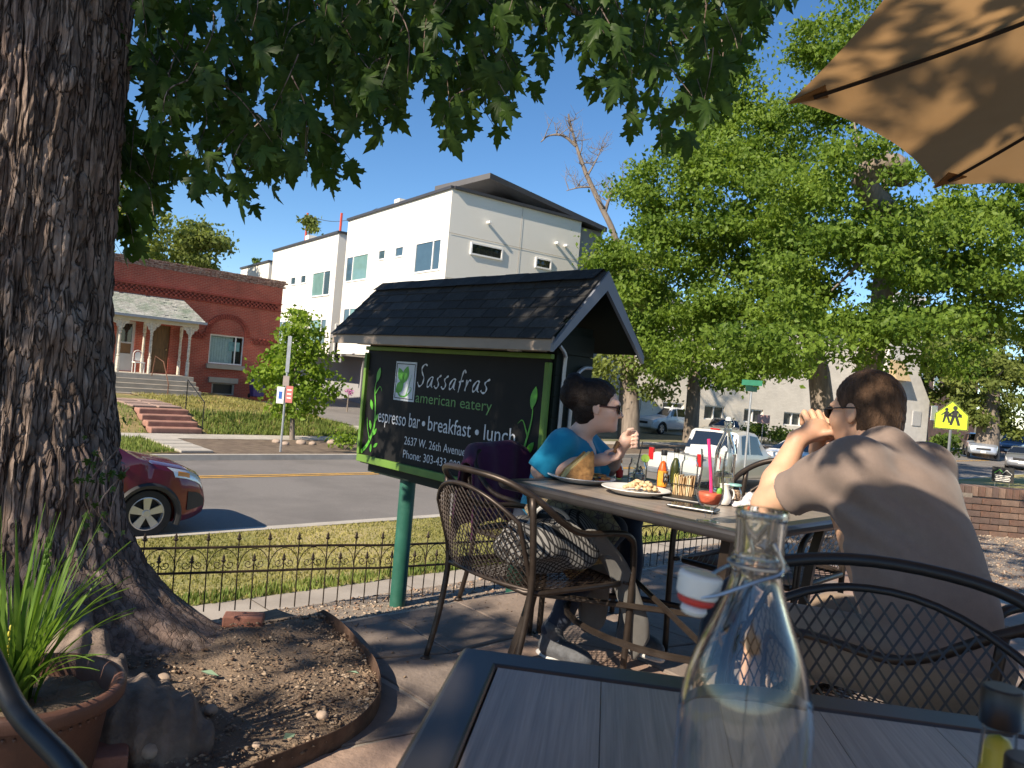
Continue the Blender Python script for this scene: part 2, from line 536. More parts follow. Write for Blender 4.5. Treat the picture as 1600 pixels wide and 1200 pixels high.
def holes_wall(x0, x1, z0, z1, holes, y0, y1):
    xs = sorted({x0, x1} | {h[0] for h in holes} | {h[1] for h in holes}); zs = sorted({z0, z1} | {h[2] for h in holes} | {h[3] for h in holes})
    mb = MB()
    for i in range(len(xs) - 1):
        for j in range(len(zs) - 1):
            cx, cz = (xs[i] + xs[i + 1]) / 2, (zs[j] + zs[j + 1]) / 2
            if any(h[0] < cx < h[1] and h[2] < cz < h[3] for h in holes): continue
            mb.box((cx, (y0 + y1) / 2, cz), (xs[i + 1] - xs[i], y1 - y0, zs[j + 1] - zs[j]))
    return mb
HA, HB = 6.0, 33.9
house = thing('brick_house', 'old red brick house with flat parapet and small shingled porch across the street', 'house', S(HA, HB, 0), TH)
hx = lambda a: a - HA
HL = 10.55
hole = [(hx(13.3), hx(14.87), .88, 2.2), (hx(13.55), hx(14.6), -.5, .02), (hx(9.46), hx(10.18), .28, 2.36), (hx(10.83), hx(11.58), .28, 2.32)]
obj('wall', holes_wall(0, HL, -.7, 4.72, hole, 0, .32), m_redbrick, house)
sw = MB(); sw.box((HL - .16, 5.3, 1.98), (.316, 10, 5.3)); sw.box((.16, 5.3, 1.98), (.316, 10, 5.3)); sw.box((HL / 2, 10.1, 1.98), (HL - .7, .3, 5.3))
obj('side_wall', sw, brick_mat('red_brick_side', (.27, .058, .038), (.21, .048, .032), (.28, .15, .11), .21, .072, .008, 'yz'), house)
cp = MB()
for r in range(4):
    n = 0; x = -.02
    while x < HL:
        w = rnd.uniform(.17, .24)
        cp.box((x + w / 2, .15 + rnd.uniform(-.015, .015) - .03 * (r > 1), 4.76 + r * .085 + rnd.uniform(-.012, .012)), (w - .012, .36, .075)); x += w
c_ = obj('parapet', cp, m_cope, house); c_['kind'] = 'stuff'
pb = MB(); pb.box((HL / 2, .16, 4.86), (HL - .06, .3, .36)); obj('parapet_core', pb, m_redplain, house)
dn = MB()
for r in range(3):
    for k in range(int(HL / .2)):
        dn.box((k * .2 + .05 + .1 * (r % 2), -.045, 3.68 + r * .085), (.095, .09, .078))
d_ = obj('dentil_course', dn, m_redplain, house); d_['kind'] = 'stuff'
bc = MB(); bc.box((HL / 2, -.03, 3.61), (HL, .06, .05)); bc.box((HL / 2, -.05, 3.94), (HL, .10, .06)); obj('string_course', bc, m_redplain, house)
dn = MB()
for seg in ((hx(12.2), hx(13.05)), (hx(15.25), hx(16.5))):
    for r in range(3):
        k = 0
        while seg[0] + k * .2 < seg[1]:
            dn.box((seg[0] + k * .2 + .1 * (r % 2), -.03, 2.03 + r * .08), (.095, .06, .072)); k += 1
    dn.box(((seg[0] + seg[1]) / 2, -.025, 1.955), (seg[1] - seg[0], .05, .05))
d_ = obj('dentil_band', dn, m_redplain, house); d_['kind'] = 'stuff'
ar = MB(); cx = (13.3 + 14.87) / 2 - HA
for ring in (0, 1):
    for k in range(28):
        t0 = pi * k / 28 + .012; t1 = pi * (k + 1) / 28 - .012; r0, r1 = .80 + ring * .125, .915 + ring * .125
        poly = [(cx + r * cos(t), 2.2 + r * sin(t) * .93) for r, t in ((r0, t0), (r1, t0), (r1, t1), (r0, t1))]
        ar.prism(poly, -.03 - .02 * ring, .02)
a_ = obj('window_arch', ar, m_redplain, house); a_['kind'] = 'stuff'
w_ = obj('window', MB().add(*(lambda m: (m.v, m.f))(holes_wall(hx(13.3), hx(14.87), .88, 2.2, [(hx(13.35), hx(14.48), .94, 2.14), (hx(14.53), hx(14.82), .94, 2.14)], .05, .11))), m_white, house)
cu = MB()
for k in range(18): cu.box((hx(13.36) + .06 * k + .03, .2 + .012 * (k % 2), 1.54), (.058, .01, 1.2))
obj('curtain', cu, M('curtain_white', (.62, .64, .62), .8, 0, .08, 6), w_)
pn = MB(); pn.box((hx(13.915), .075, 1.54), (1.13, .008, 1.2)); pn.box((hx(14.675), .075, 1.54), (.29, .008, 1.2)); obj('pane', pn, thin_glass('window_glass', (.85, .92, .92)), w_)
dk = MB(); dk.box((hx(14.09), .36, 1.54), (1.6, .02, 1.4)); obj('room_backing', dk, m_screen, w_)
sg = MB(); sg.box((hx(14.5), .17, 1.72), (.5, .012, .42)); obj('window_notice', sg, M('pale_teal', (.42, .58, .56), .7, 0, .3, 5), w_)
sl = MB(); sl.box((hx(14.09), -.04, .76), (1.75, .22, .2)); obj('sill', sl, m_stone, house, bev=.01)
sl = MB(); sl.box((hx(14.05), -.03, .15), (1.35, .12, .24)); obj('lintel', sl, m_stone, house, bev=.01)
bw = holes_wall(hx(13.55), hx(14.6), -.5, .02, [(hx(13.63), hx(14.52), -.45, -.03)], .03, .1); obj('basement_window', bw, m_stone, house)
bk = MB(); bk.box((hx(14.05), .2, -.25), (1.1, .02, .6)); obj('basement_pane', bk, m_screen, house)
# doors
d1 = obj('storm_door', holes_wall(hx(9.46), hx(10.18), .28, 2.36, [(hx(9.57), hx(10.07), 1.48, 2.25), (hx(9.57), hx(10.07), 1.0, 1.42)], .04, .1), m_doorw, house)
q = MB(); q.box((hx(9.82), .09, 1.86), (.5, .01, .76)); obj('pane', q, pane('door_pane', (.02, .018, .016)), d1)
q = MB(); q.box((hx(9.82), .09, 1.21), (.5, .01, .42)); obj('lower_panel', q, M('amber_panel', (.20, .10, .035), .4), d1)
q = MB(); q.box((hx(11.2), .1, 1.3), (.75, .06, 2.04)); d2 = obj('wooden_door', q, m_wooddoor, house)
for zz in (.62, 1.12, 1.9):
    q = MB(); q.box((hx(11.2), .065, zz), (.5, .02, .4 if zz < 1.5 else .55)); obj('door_panel', q, m_wooddoor, d2, bev=.015)
q = MB(); q.ball((hx(11.48), .04, 1.3), .035); obj('door_knob', q, M('brass', (.6, .45, .2), .3, 1), d2, True)
# porch
PY = -1.55
pr = MB(); x0, x1 = hx(8.3), hx(12.35)
pr.add([(x0, PY - .25, 2.56), (x1, PY - .25, 2.56), (x1 - .35, -.02, 3.48), (x0, -.02, 3.48), (x0, PY - .25, 2.50), (x1, PY - .25, 2.50), (x1 - .35, -.02, 3.42), (x0, -.02, 3.42)], [(0, 1, 2, 3), (4, 7, 6, 5), (0, 4, 5, 1), (1, 5, 6, 2), (2, 6, 7, 3), (3, 7, 4, 0)])
porch = obj('porch_roof', pr, m_shing, house)
sh = MB(); sl_ = (3.48 - 2.56) / (0 - (PY - .25)); an = math.atan(sl_)
for r in range(13):
    t = r / 13; y = PY - .25 + 1.78 * t; z = 2.56 + .92 * t; x = x0 + rnd.uniform(0, .1); xe = x1 - .35 * t
    while x < xe:
        w = rnd.uniform(.12, .2)
        if rnd.random() > .04:
            Mx = TR(min(x + w / 2, xe - w / 2), y + .07, z + .035 + .02) @ Matrix.Rotation(an - .06 + rnd.uniform(-.05, .05), 4, 'X') @ Rz(rnd.uniform(-.05, .05))
            sh.box((0, 0, 0), (w - .012, .2, .016), Mx)
        x += w
s_ = obj('shingle', sh, m_shing, porch); s_['kind'] = 'stuff'
bm_ = MB(); bm_.box(((x0 + x1) / 2 - .1, PY - .02, 2.41), (x1 - x0 - .2, .14, .16)); obj('porch_beam', bm_, m_creamwood, house)
gt = MB(); gt.box(((x0 + x1) / 2, PY - .29, 2.53), (x1 - x0 + .1, .1, .1)); obj('gutter', gt, M('grey_gutter', (.34, .36, .40), .5, .4), house)
fl = MB(); fl.box(((x0 + hx(12.05)) / 2, PY / 2 - .15, .1), (hx(12.05) - x0, -PY + .3 - .02, .3)); obj('porch_floor', fl, m_conc2, house, bev=.01)
def turned(z0, z1, r=.062):
    H = z1 - z0
    pf = [(.0, 0), (r * 1.15, 0), (r * 1.15, .28 * H), (r * .75, .30 * H), (r * 1.1, .32 * H), (r * .7, .34 * H), (r * .95, .45 * H), (r * .75, .74 * H), (r * 1.15, .76 * H), (r * .7, .78 * H), (r * 1.05, .8 * H), (r * 1.15, .82 * H), (r * 1.15, H), (0, H)]
    return pf
for a_, y_, lab in ((9.15, PY, 0), (10.33, PY, 0), (11.85, PY, 0), (10.5, -.12, 1), (12.0, -.12, 1)):
    p = MB(); p.lathe([(r, z + .26) for r, z in turned(.26, 2.34)], 10, (hx(a_), y_, 0)); po = obj('porch_post', p, m_peel, house, True, ang=30)
    if not lab:
        for sgn in (-1, 1):
            b_ = MB(); pts = [(hx(a_) + sgn * .06, 2.0), (hx(a_) + sgn * .14, 2.06), (hx(a_) + sgn * .16, 2.16), (hx(a_) + sgn * .26, 2.2), (hx(a_) + sgn * .34, 2.33), (hx(a_) + sgn * .06, 2.33)]
            b_.prism(pts if sgn > 0 else pts[::-1], y_ - .025, y_ + .025); obj('bracket', b_, m_peel, po)
for k in range(4):
    stp = MB(); stp.box(((x0 + hx(12.05)) / 2, PY - .3 - .32 * k - .16, .1 - .175 * (k + 1) - .1), (hx(12.05) - x0 - .02, .34, .26 + .2)); obj('porch_step', stp, m_stone, house, bev=.012)
rl = MB(); rl.tube([(hx(10.36), PY - .35, .2), (hx(10.45), PY - .32, 1.0), (hx(10.62), PY - .8, .8), (hx(10.62), PY - 1.55, -.05), (hx(10.62), PY - 1.55, -.62)], .02, 6); obj('step_rail', rl, m_rust, house)
# white chair on the porch
pc = thing('porch_chair', 'white metal chair with rounded back on the brick house porch', 'chair', S(10.02, HB - 1.25, .25), TH)
t_ = MB(); t_.tube([(-.17, .18, .0), (-.17, .17, .75)] + [(-.17 * cos(a), .17, .75 + .17 * sin(a)) for a in np.linspace(.2, pi - .2, 7)] + [(.17, .17, .75), (.17, .18, 0)], .016, 6); obj('back_frame', t_, m_white, pc)
t_ = MB(); t_.prism([(-.11, .5), (.11, .5), (.11, .75)] + [(.11 * cos(a), .75 + .12 * sin(a)) for a in np.linspace(.1, pi - .1, 6)] + [(-.11, .75)], .16, .18); obj('backrest', t_, m_white, pc)
t_ = MB(); t_.box((0, 0, .43), (.4, .4, .05)); obj('seat', t_, m_white, pc, bev=.01)
for sx in (-.17, .17):
    t_ = MB(); t_.tube([(sx, -.18, 0), (sx, -.17, .43)], .018, 6); obj('leg', t_, m_white, pc)

# red stone steps with iron rail
m_redstone = M('red_sandstone', (.33, .175, .13), .9, 0, .2, 4, .5, 30, dirt=((.22, .11, .08), 2.5, .6))
rs = thing('stone_steps', 'red sandstone garden steps leading up the lawn to the brick house', 'steps', S(8.4, 23.3, -1.24), TH)
for k in range(4):
    b_ = MB(); b_.box((rnd.uniform(-.03, .03), .22 + k * .42, .08 + k * .155), (1.5, .5, .19)); obj('step', b_, m_redstone, rs, bev=.03)
for k in range(3):
    for i in range(2):
        b_ = MB(); b_.box((-.38 + .78 * i + rnd.uniform(-.03, .03), 2.25 + k * .95, .665 + k * .02), (.72, .85, .06)); obj('paving_stone', b_, M('path_stone', (.30, .21, .17), .9, 0, .2, 4, .5, 30), rs, bev=.02)
r_ = thing('step_handrail', 'thin black iron handrail beside the red garden steps', 'handrail', S(9.18, 23.4, -1.2), TH)
t_ = MB(); t_.tube([(0, .0, 0), (0, 0, .95), (0, 1.5, 1.55), (0, 1.5, .6)], .018, 6); obj('rail', t_, M('black_iron', (.03, .028, .026), .5, .6), r_)

# wheelie bin
m_bin = M('purple_bin', (.075, .05, .19), .5, 0, .15, 3)
bn = thing('wheelie_bin', 'dark purple wheeled rubbish bin against the red brick wall', 'bin', S(15.35, HB - .75, -.55), TH - .1)
t_ = MB(); t_.add([(-.24, -.26, .08), (.24, -.26, .08), (.24, .22, .08), (-.24, .22, .08), (-.33, -.36, .95), (.33, -.36, .95), (.33, .34, .95), (-.33, .34, .95)], [(0, 3, 2, 1), (4, 5, 6, 7), (0, 1, 5, 4), (1, 2, 6, 5), (2, 3, 7, 6), (3, 0, 4, 7)]); obj('body', t_, m_bin, bn, bev=.03)
t_ = MB(); t_.prism([(-.4, .96), (.37, .96), (.37, 1.0), (.2, 1.06), (-.2, 1.05), (-.4, 1.0)], -.35, .35, ax='x'); obj('lid', t_, m_bin, bn, bev=.01)
for sx in (-.27, .27):
    t_ = MB(); t_.lathe([(0, -.03), (.1, -.03), (.1, .03), (0, .03)], 14, M=TR(sx, .24, .1) @ Matrix.Rotation(pi / 2, 4, 'Y')); obj('wheel', t_, M('black_rubber', (.02, .02, .02), .8), bn)

# ================================================================== WHITE MODERN TOWNHOUSES
m_stucco = M('white_stucco', (.78, .76, .70), .85, 0, .03, .7, .15, 120, dirt=((.66, .61, .52), .35, .35))
m_stuccog = M('grey_stucco', (.30, .30, .31), .85, 0, .05, .7, .15, 120)
m_darkmetal = M('charcoal_metal', (.055, .055, .062), .5, .2, .1, 2)
m_panew = pane('sky_pane', (.05, .09, .12))
m_panet = pane('teal_pane', (.15, .27, .26), .08)
m_trim = M('vinyl_white', (.82, .82, .80), .45, 0, .03, 3)
m_groove = M('groove', (.42, .38, .32), .9)
WANG = radians(35.5)
WC = at(708, 293, 32)
def window(parent, face, s0, s1, z0, z1, split=None, mat=m_panew, side=m_panew):
    """window on the local wall x=0 (face 'x') or y=0 (face 'y'); s0..s1 along the wall"""
    fr = .07
    hs = [(s0 + fr, s1 - fr, z0 + fr, z1 - fr)]
    if split:
        m = s0 + (s1 - s0) * split
        hs = [(s0 + fr, m - fr / 2, z0 + fr, z1 - fr), (m + fr / 2, s1 - fr, z0 + fr, z1 - fr)]
    mb = holes_wall(s0, s1, z0, z1, hs, -.05, .03)
    def conv(m_):
        if face == 'x': m_.v = [(y, x, z) for x, y, z in m_.v]; m_.f = [f[::-1] for f in m_.f]
        return m_
    w = obj('window', conv(mb), m_trim, parent)
    for i, h in enumerate(hs):
        q = MB(); q.box(((h[0] + h[1]) / 2, -.008, (h[2] + h[3]) / 2), (h[1] - h[0], .012, h[3] - h[2])); obj('pane', conv(q), side if i else mat, w)
    return w
def groove(parent, face, s0, s1, z, vert=False, z1=0):
    q = MB()
    if vert: q.box((s0, -.001, (z + z1) / 2), (.018, .006, z1 - z))
    else: q.box(((s0 + s1) / 2, -.001, z), (s1 - s0, .006, .018))
    if face == 'x': q.v = [(y, x, zz) for x, y, zz in q.v]; q.f = [f[::-1] for f in q.f]
    obj('control_joint', q, m_groove, parent)
wb = thing('townhouse', 'large white stucco modern townhouse with dark flat roof canopy, nearest of the row', 'building', (WC.x, WC.y, 0), WANG)
TZ = 9.17
q = MB(); q.box((3.6, 5.5, (TZ + 1.95) / 2), (7.22, 10.96, TZ - 1.95)); obj('wall', q, m_stucco, wb)
q = MB(); q.box((4.9, 6.2, .6), (4.6, 9.5, 2.7)); obj('ground_floor', q, m_stuccog, wb)
q = MB(); q.box((3.6, .5, .6), (7.1, .9, 2.7)); obj('ground_floor_front', q, m_stuccog, wb)
for yy in (4.0, 8.2):
    q = MB(); q.box((2.58, yy, .42), (.06, 2.6, 2.1)); gdoor = obj('garage_door', q, m_trim, wb)
    for k in range(3):
        q = MB(); q.box((2.545, yy, -.1 + .52 * k), (.01, 2.5, .02)); obj('panel_joint', q, m_groove, gdoor)
q = MB(); q.box((-.03, 5.5, TZ + .05), (.16, 11.04, .12)); q.box((3.65, -.03, TZ + .051), (7.2, .16, .121)); obj('parapet_cap', q, m_darkmetal, wb)
q = MB(); q.box((8.1, 5.8, 4.0), (1.78, 10.6, 10.1)); obj('grey_wing', q, m_stuccog, wb)
q = MB(); q.box((.3, 5.4, TZ + .12), (.5, .55, .5)); obj('roof_vent', q, m_stucco, wb)
# canopy roof: a thin wedge on a small penthouse
q = MB(); q.box((5.6, 3.0, TZ + .1), (5.6, 3.6, .62)); obj('penthouse', q, m_stucco, wb)
q = MB(); q.add([(1.86, .1, TZ + .88), (8.95, .1, TZ - .16), (8.95, 4.5, TZ - .1), (.43, 2.4, TZ + .32), (1.86, .1, TZ + 1.12), (8.95, .1, TZ + .06), (8.95, 4.5, TZ + .1), (.43, 2.4, TZ + .58)], [(0, 3, 2, 1), (4, 5, 6, 7), (0, 1, 5, 4), (1, 2, 6, 5), (2, 3, 7, 6), (3, 0, 4, 7)])
obj('roof_canopy', q, m_darkmetal, wb)
window(wb, 'x', 7.9, 10.7, 5.78, 7.17, .68, m_panet, m_panew); window(wb, 'x', 5.95, 6.75, 6.64, 7.17); window(wb, 'x', 4.03, 4.92, 6.62, 7.15); window(wb, 'x', .5, 2.86, 5.72, 7.12, .3, m_panew, m_panew)
window(wb, 'x', 7.95, 10.5, 3.2, 4.4, .68, m_panet, m_panew); window(wb, 'x', 5.0, 7.5, 3.2, 4.4, .4); window(wb, 'x', 3.3, 4.2, 4.4, 4.95); window(wb, 'x', .8, 2.9, 3.2, 4.5, .5)
m_panedark = pane('dark_pane', (.02, .022, .022), .03)
window(wb, 'y', 1.12, 2.8, 6.56, 7.1, None, m_panedark); window(wb, 'y', 4.65, 5.58, 6.56, 7.04, None, m_panedark); window(wb, 'y', 3.0, 5.0, 3.2, 4.4, .5, m_panedark)
window(wb, 'y', 7.4, 7.9, 6.0, 6.9, None, m_panew)
for zz in (7.3, 5.62, 4.6): groove(wb, 'x', .01, 10.95, zz)
groove(wb, 'y', .01, 7.2, 7.3); groove(wb, 'y', .01, 7.2, 5.4)
for s in (3.4, 7.3): groove(wb, 'x', s, s, 2.0, True, 9.1)
groove(wb, 'y', 3.7, 3.7, 2.0, True, 9.1)
for s, zz in ((1.88, 8.08), (5.73, 7.87), (6.28, 7.85)):
    q = MB(); q.box((s, -.12, zz), (.12, .24, .1)); obj('wall_vent', q, m_trim, wb, bev=.01)
# second and third blocks of the row
def block(name, label, x0, y0, y1, top, wins, grp, xw=7.0):
    t = thing(name, label, 'building', Vector((WC.x, WC.y, 0)) + Rz(WANG).to_3x3() @ Vector((x0, y0, 0)), WANG, grp)
    q = MB(); q.box((xw / 2, (y1 - y0) / 2, (top + 1.9) / 2), (xw, y1 - y0, top - 1.9)); obj('wall', q, m_stucco, t)
    q = MB(); q.box((xw / 2 + 1, (y1 - y0) / 2, .6), (xw - 2.2, y1 - y0 - .1, 2.7)); obj('ground_floor', q, m_stuccog, t)
    q = MB(); q.box((-.02, (y1 - y0) / 2, top + .05), (.16, y1 - y0 + .1, .12)); q.box((xw / 2, -.02, top + .051), (xw, .16, .121)); obj('parapet_cap', q, m_darkmetal, t)
    for w in wins: window(t, 'x', *w)
    for zz in (top - 1.9, top - 3.5): groove(t, 'x', .01, y1 - y0 - .01, zz)
    return t
b2 = block('townhouse', 'white stucco townhouse block with red roof poles, middle of the row', 0, 12.19, 23.5, 8.65, [(.6, 3.4, 5.2, 6.66, .35, m_panew, m_panet), (4.5, 5.4, 6.1, 6.65), (6.3, 7.2, 6.1, 6.65), (.6, 3.2, 2.4, 3.9, .3, m_panew, m_panet), (6.5, 9.5, 2.4, 3.9, .5)], None)
window(b2, 'y', .25, .75, 1.5, 3.6, None, m_panedark)
q = MB(); q.box((.3, 5.2, 8.85), (.5, .6, .5)); obj('roof_vent', q, m_stucco, b2)
block('townhouse', 'small white stucco block beyond the brick house roof, farthest of the row', 0, 24.2, 31, 8.02, [(2, 4, 4, 5.4, .5)], None)
m_redpole = M('red_paint', (.52, .06, .03), .5)
for (x, y, y2, dd, lb) in ((479, 372, 333, 47, 'red steel pole on the white roof beside the rooftop plant'), (532, 363, 333, 43, 'red steel pole at the right end of the middle white block')):
    p0, p1 = at(x, y, dd), at(x + 2, y2, dd); p0.z = 8.66
    o = MB(); o.tube([(0, 0, 0), (0, 0, p1.z - 8.66)], .07, 8); o.box((0, 0, .04), (.3, .3, .08)); o = obj('roof_pole', o, m_redpole); o.location = (p1.x, p1.y, 8.66); tag(o, lb, 'pole', 'red poles on the townhouse roof')
sw_ = MB(); p0, p1 = at(484, 338, 46), at(590, 325, 40); sw_.tube([p0.lerp(p1, i / 12) - Vector((0, 0, .5 * sin(pi * i / 12))) for i in range(13)], .015, 4); o = obj('string_lights', sw_, m_darkmetal); tag(o, 'thin string of lights strung between the rooftop poles', 'string lights')

# ================================================================== BUILDINGS ON THE RIGHT
m_wbrick = brick_mat('white_painted_brick', (.74, .69, .60), (.68, .63, .54), (.60, .55, .47), .3, .1, .006, 'xz', .3, .08)
cb_ = S(36, 31, 0)
cw = thing('painted_building', 'long white painted brick building behind the trees on the right', 'building', (cb_.x, cb_.y, 0), radians(24))
holes = [(x, x + 1.7, -.1, .85) for x in (2.2, 5.6, 9.0, 12.4, 16.0, 19.5, 23.0)] + [(x, x + 1.4, 3.6, 5.4) for x in (3, 8, 13, 18, 23)]
obj('wall', holes_wall(0, 29.6, -1.4, 7.2, holes, 0, .4), m_wbrick, cw)
q = MB(); q.box((.2, 7, 2.9), (.396, 14, 8.6)); q.box((29.4, 7, 2.9), (.396, 14, 8.6)); obj('side_wall', q, brick_mat('white_painted_brick_side', (.74, .69, .60), (.68, .63, .54), (.6, .55, .47), .3, .1, .006, 'yz', .3, .08), cw)
for h in holes:
    w = obj('window', holes_wall(h[0], h[1], h[2], h[3], [(h[0] + .08, (h[0] + h[1]) / 2 - .04, h[2] + .08, h[3] - .08), ((h[0] + h[1]) / 2 + .04, h[1] - .08, h[2] + .08, h[3] - .08)], .1, .2), m_trim, cw)
    q = MB(); q.box(((h[0] + h[1]) / 2, .22, (h[2] + h[3]) / 2), (h[1] - h[0], .02, h[3] - h[2])); obj('pane', q, pane('basement_glass', (.06, .07, .07)), w)
q = MB(); q.box((14.8, 7, 7.35), (30.2, 14.8, .3)); obj('roof', q, m_stuccog, cw)
# chimney stack with sloped shoulders near its right end
chx = 26.4
q = MB(); q.prism([(chx - 1.9, -1.4), (chx + 2.9, -1.4), (chx + 2.9, 2.6), (chx + 1.5, 4.6), (chx + 1.5, 10.5), (chx - 1.9, 10.5)], -1.2, -.01); obj('chimney', q, M('white_plaster', (.62, .60, .56), .9, 0, .1, 2, .3, 40), cw)
q = MB(); q.prism([(-1.9, 3.9), (-1.2, 3.9), (-1.2, 5.4)], chx - 1.7, chx - .2, ax='x'); obj('canopy', q, M('tan_shingle', (.45, .34, .2), .9), cw)
q = MB(); q.box((chx + 1.6, -1.22, 1.2), (.9, .06, 1.1)); obj('meter_box', q, M('meter_grey', (.5, .5, .5), .5), cw)
ob = S(88, 30, 0)
bb = thing('brick_building', 'orange brick building with balcony behind the school crossing sign', 'building', (ob.x, ob.y, 0), TH)
q = MB(); q.box((12, 6, 3.5), (24, 12, 10)); obj('wall', q, brick_mat('orange_brick', (.42, .19, .11), (.36, .16, .10), (.4, .3, .24), .22, .08, .008, 'xz'), bb)
for k in range(4):
    for zz in (1.2, 4.6):
        w_ = obj('window', holes_wall(2 + 5 * k, 4 + 5 * k, zz, zz + 1.7, [(2.1 + 5 * k, 3.9 + 5 * k, zz + .1, zz + 1.6)], -.04, .02), m_trim, bb)
        q = MB(); q.box((3 + 5 * k, .0, zz + .85), (1.8, .03, 1.5)); obj('pane', q, m_panedark, w_)
q = MB()
q.box((1.0, -.7, 1.55), (3.0, 1.4, .12))
for k in range(12): q.box((-.4 + .26 * k, -1.36, 2.1), (.05, .05, 1.0))
q.box((1.0, -1.36, 2.62), (3.0, .07, .07)); obj('balcony', q, m_darkmetal, bb)
# ================================================================== TREES BEYOND THE STREET
m_bark2 = M('far_bark', (.20, .165, .135), .95, 0, .35, 3, .8, 14, stretch=(3, 3, .5))
m_leafA = leaf_mat('maple_far_leaf', (.05, .105, .014), (.225, .32, .05), .6, .42)
m_leafB = leaf_mat('elm_far_leaf', (.065, .10, .022), (.22, .26, .07), .5, .35)
m_leafC = leaf_mat('young_tree_leaf', (.075, .15, .014), (.27, .37, .05), .9, .4)
m_leafD = leaf_mat('juniper_leaf', (.05, .10, .016), (.18, .25, .05), .8, .25)

def leaf_cloud(blobs, per, leaf, cl=(.45, .75), nl=130, flat=.6, shell=.4, droop=.35):
    """diamond leaves gathered in clumps inside ellipsoids: (centre, radii)"""
    out = []
    for c, r in blobs:
        vol = (r[0] * r[1] * r[2]) ** (2 / 3)
        nc = max(3, int(vol * per))
        d = nrng.normal(size=(nc, 3)); d /= np.linalg.norm(d, axis=1)[:, None]
        rad = shell + (1 - shell) * nrng.random(nc) ** .6
        cc = np.array(c) + d * rad[:, None] * np.array(r)
        cr = nrng.uniform(cl[0], cl[1], nc)
        k = nl
        e = nrng.normal(size=(nc, k, 3)) * .5
        p = cc[:, None, :] + e * cr[:, None, None] * np.array([1, 1, flat])
        out.append(p.reshape(-1, 3))
    p = np.concatenate(out); n = len(p)
    t = nrng.normal(size=(n, 3)); t[:, 2] -= droop; t /= np.linalg.norm(t, axis=1)[:, None]
    q = nrng.normal(size=(n, 3)); q[:, 2] *= .4
    s = np.cross(t, q); s /= np.linalg.norm(s, axis=1)[:, None] + 1e-9
    nn = np.cross(t, s)
    L = leaf * nrng.uniform(.6, 1.25, n)[:, None]
    v = np.stack([p, p + t * L * .4 + s * L * .33 + nn * L * .1, p + t * L * 1.1, p + t * L * .45 - s * L * .33 + nn * L * .1], 1).reshape(-1, 3)
    i = np.arange(n) * 4
    tr = np.concatenate([np.stack([i, i + 1, i + 2], 1), np.stack([i, i + 2, i + 3], 1)])
    return v, tr
def crown_obj(parent, blobs, per, leaf, mat, **kw):
    o0 = np.array(parent.location)
    v, tr = leaf_cloud(blobs, per, leaf, **kw)
    me = fast_mesh('crown', v - o0, None, tr)
    o = obj('crown', me, mat, parent); o['kind'] = 'stuff'
    return o
def limb(parent, pts, r0, r1, name='branch', n=7, mat=None, wob=.0):
    o0 = parent.location
    P = smooth_path([Vector(p) - o0 for p in pts], 6)
    P = [p + Vector((rnd.uniform(-wob, wob), rnd.uniform(-wob, wob), 0)) for p in P]
    R = [r0 + (r1 - r0) * (i / (len(P) - 1)) ** .8 for i in range(len(P))]
    mb = MB(); mb.tube(P, R, n)
    return obj(name, mb, mat or m_bark2, parent, True, ang=80)
def px_tree(label, trunk, blobs, D, rtrunk, per, leaf, mat, zbase=-1.3, cat='tree', group=None, name='maple_tree', limbs=True, nl=130, cl=(.45, .75), depth=1.0, **kw):
    """trunk: photo points from the base up; blobs: (x, y, rx, ry, dD) in photo pixels"""
    sc = D / F
    base = on(trunk[0][0], trunk[0][1], zbase) if D is None else at(trunk[0][0], trunk[0][1], D)
    base.z = zbase
    t = thing(name, label, cat, base, 0, group)
    pts = [base] + [at(x, y, D) for x, y in trunk[1:]]
    limb(t, pts, rtrunk, rtrunk * .55, 'trunk', 10, wob=.03 * rtrunk)
    B = []
    for x, y, rx, ry, dd in blobs:
        c = at(x, y, D + dd); B.append((tuple(c), (rx * sc, rx * sc * depth, ry * sc)))
        if limbs:
            k = pts[-1]; c2_ = k.lerp(c, .62); mid = (k + c2_) / 2 + Vector((0, 0, -.1 * (k - c2_).length))
            limb(t, [k - Vector((0, 0, .3)), mid, c2_], rtrunk * .26, rtrunk * .05)
    crown_obj(t, B, per, leaf, mat, nl=nl, cl=cl, **kw)
    return t
# the big silver maples on the right
px_tree('tall bright green maple, trunk leaning left behind the seated man', [(1292, 690), (1282, 600), (1262, 520), (1235, 440)],
        [(1110, 330, 130, 120, 1), (1010, 400, 80, 90, 0), (1180, 230, 90, 90, 2), (1120, 190, 80, 100, 3), (1230, 400, 120, 110, -1), (1060, 520, 85, 60, 0), (1180, 520, 110, 70, -2), (990, 480, 60, 60, 1), (1120, 100, 60, 70, 3), (1040, 290, 60, 60, 2)], 29, .5, 4.8, .185, m_leafA, nl=280, cl=(.6, 1.15), shell=.35, flat=.42)
huge_tree = px_tree('huge maple with thick dark trunk rising behind the seated man\'s head', [(1352, 690), (1360, 560), (1378, 470), (1385, 330)],
        [(1300, 130, 90, 110, 2), (1340, 320, 150, 110, -1), (1450, 420, 140, 110, 0), (1320, 450, 110, 80, -2), (1560, 400, 130, 120, 1), (1420, 530, 100, 50, -2), (1390, 60, 120, 80, 3), (1530, 520, 110, 50, 2), (1290, 50, 60, 70, 2), (1240, 540, 80, 40, -3), (1580, 300, 80, 80, 0)], 25, .5, 4.8, .17, m_leafA, nl=280, cl=(.55, 1.05), shell=.35, flat=.42)
px_tree('slim maple with pale straight trunk standing above the pickup truck', [(1078, 690), (1085, 600), (1092, 530), (1098, 480)],
        [(1090, 470, 70, 60, 0), (1040, 560, 45, 35, -1), (1130, 580, 50, 30, 0)], 42, .45, 5.0, .27, m_leafA, nl=120, cl=(.5, .95))
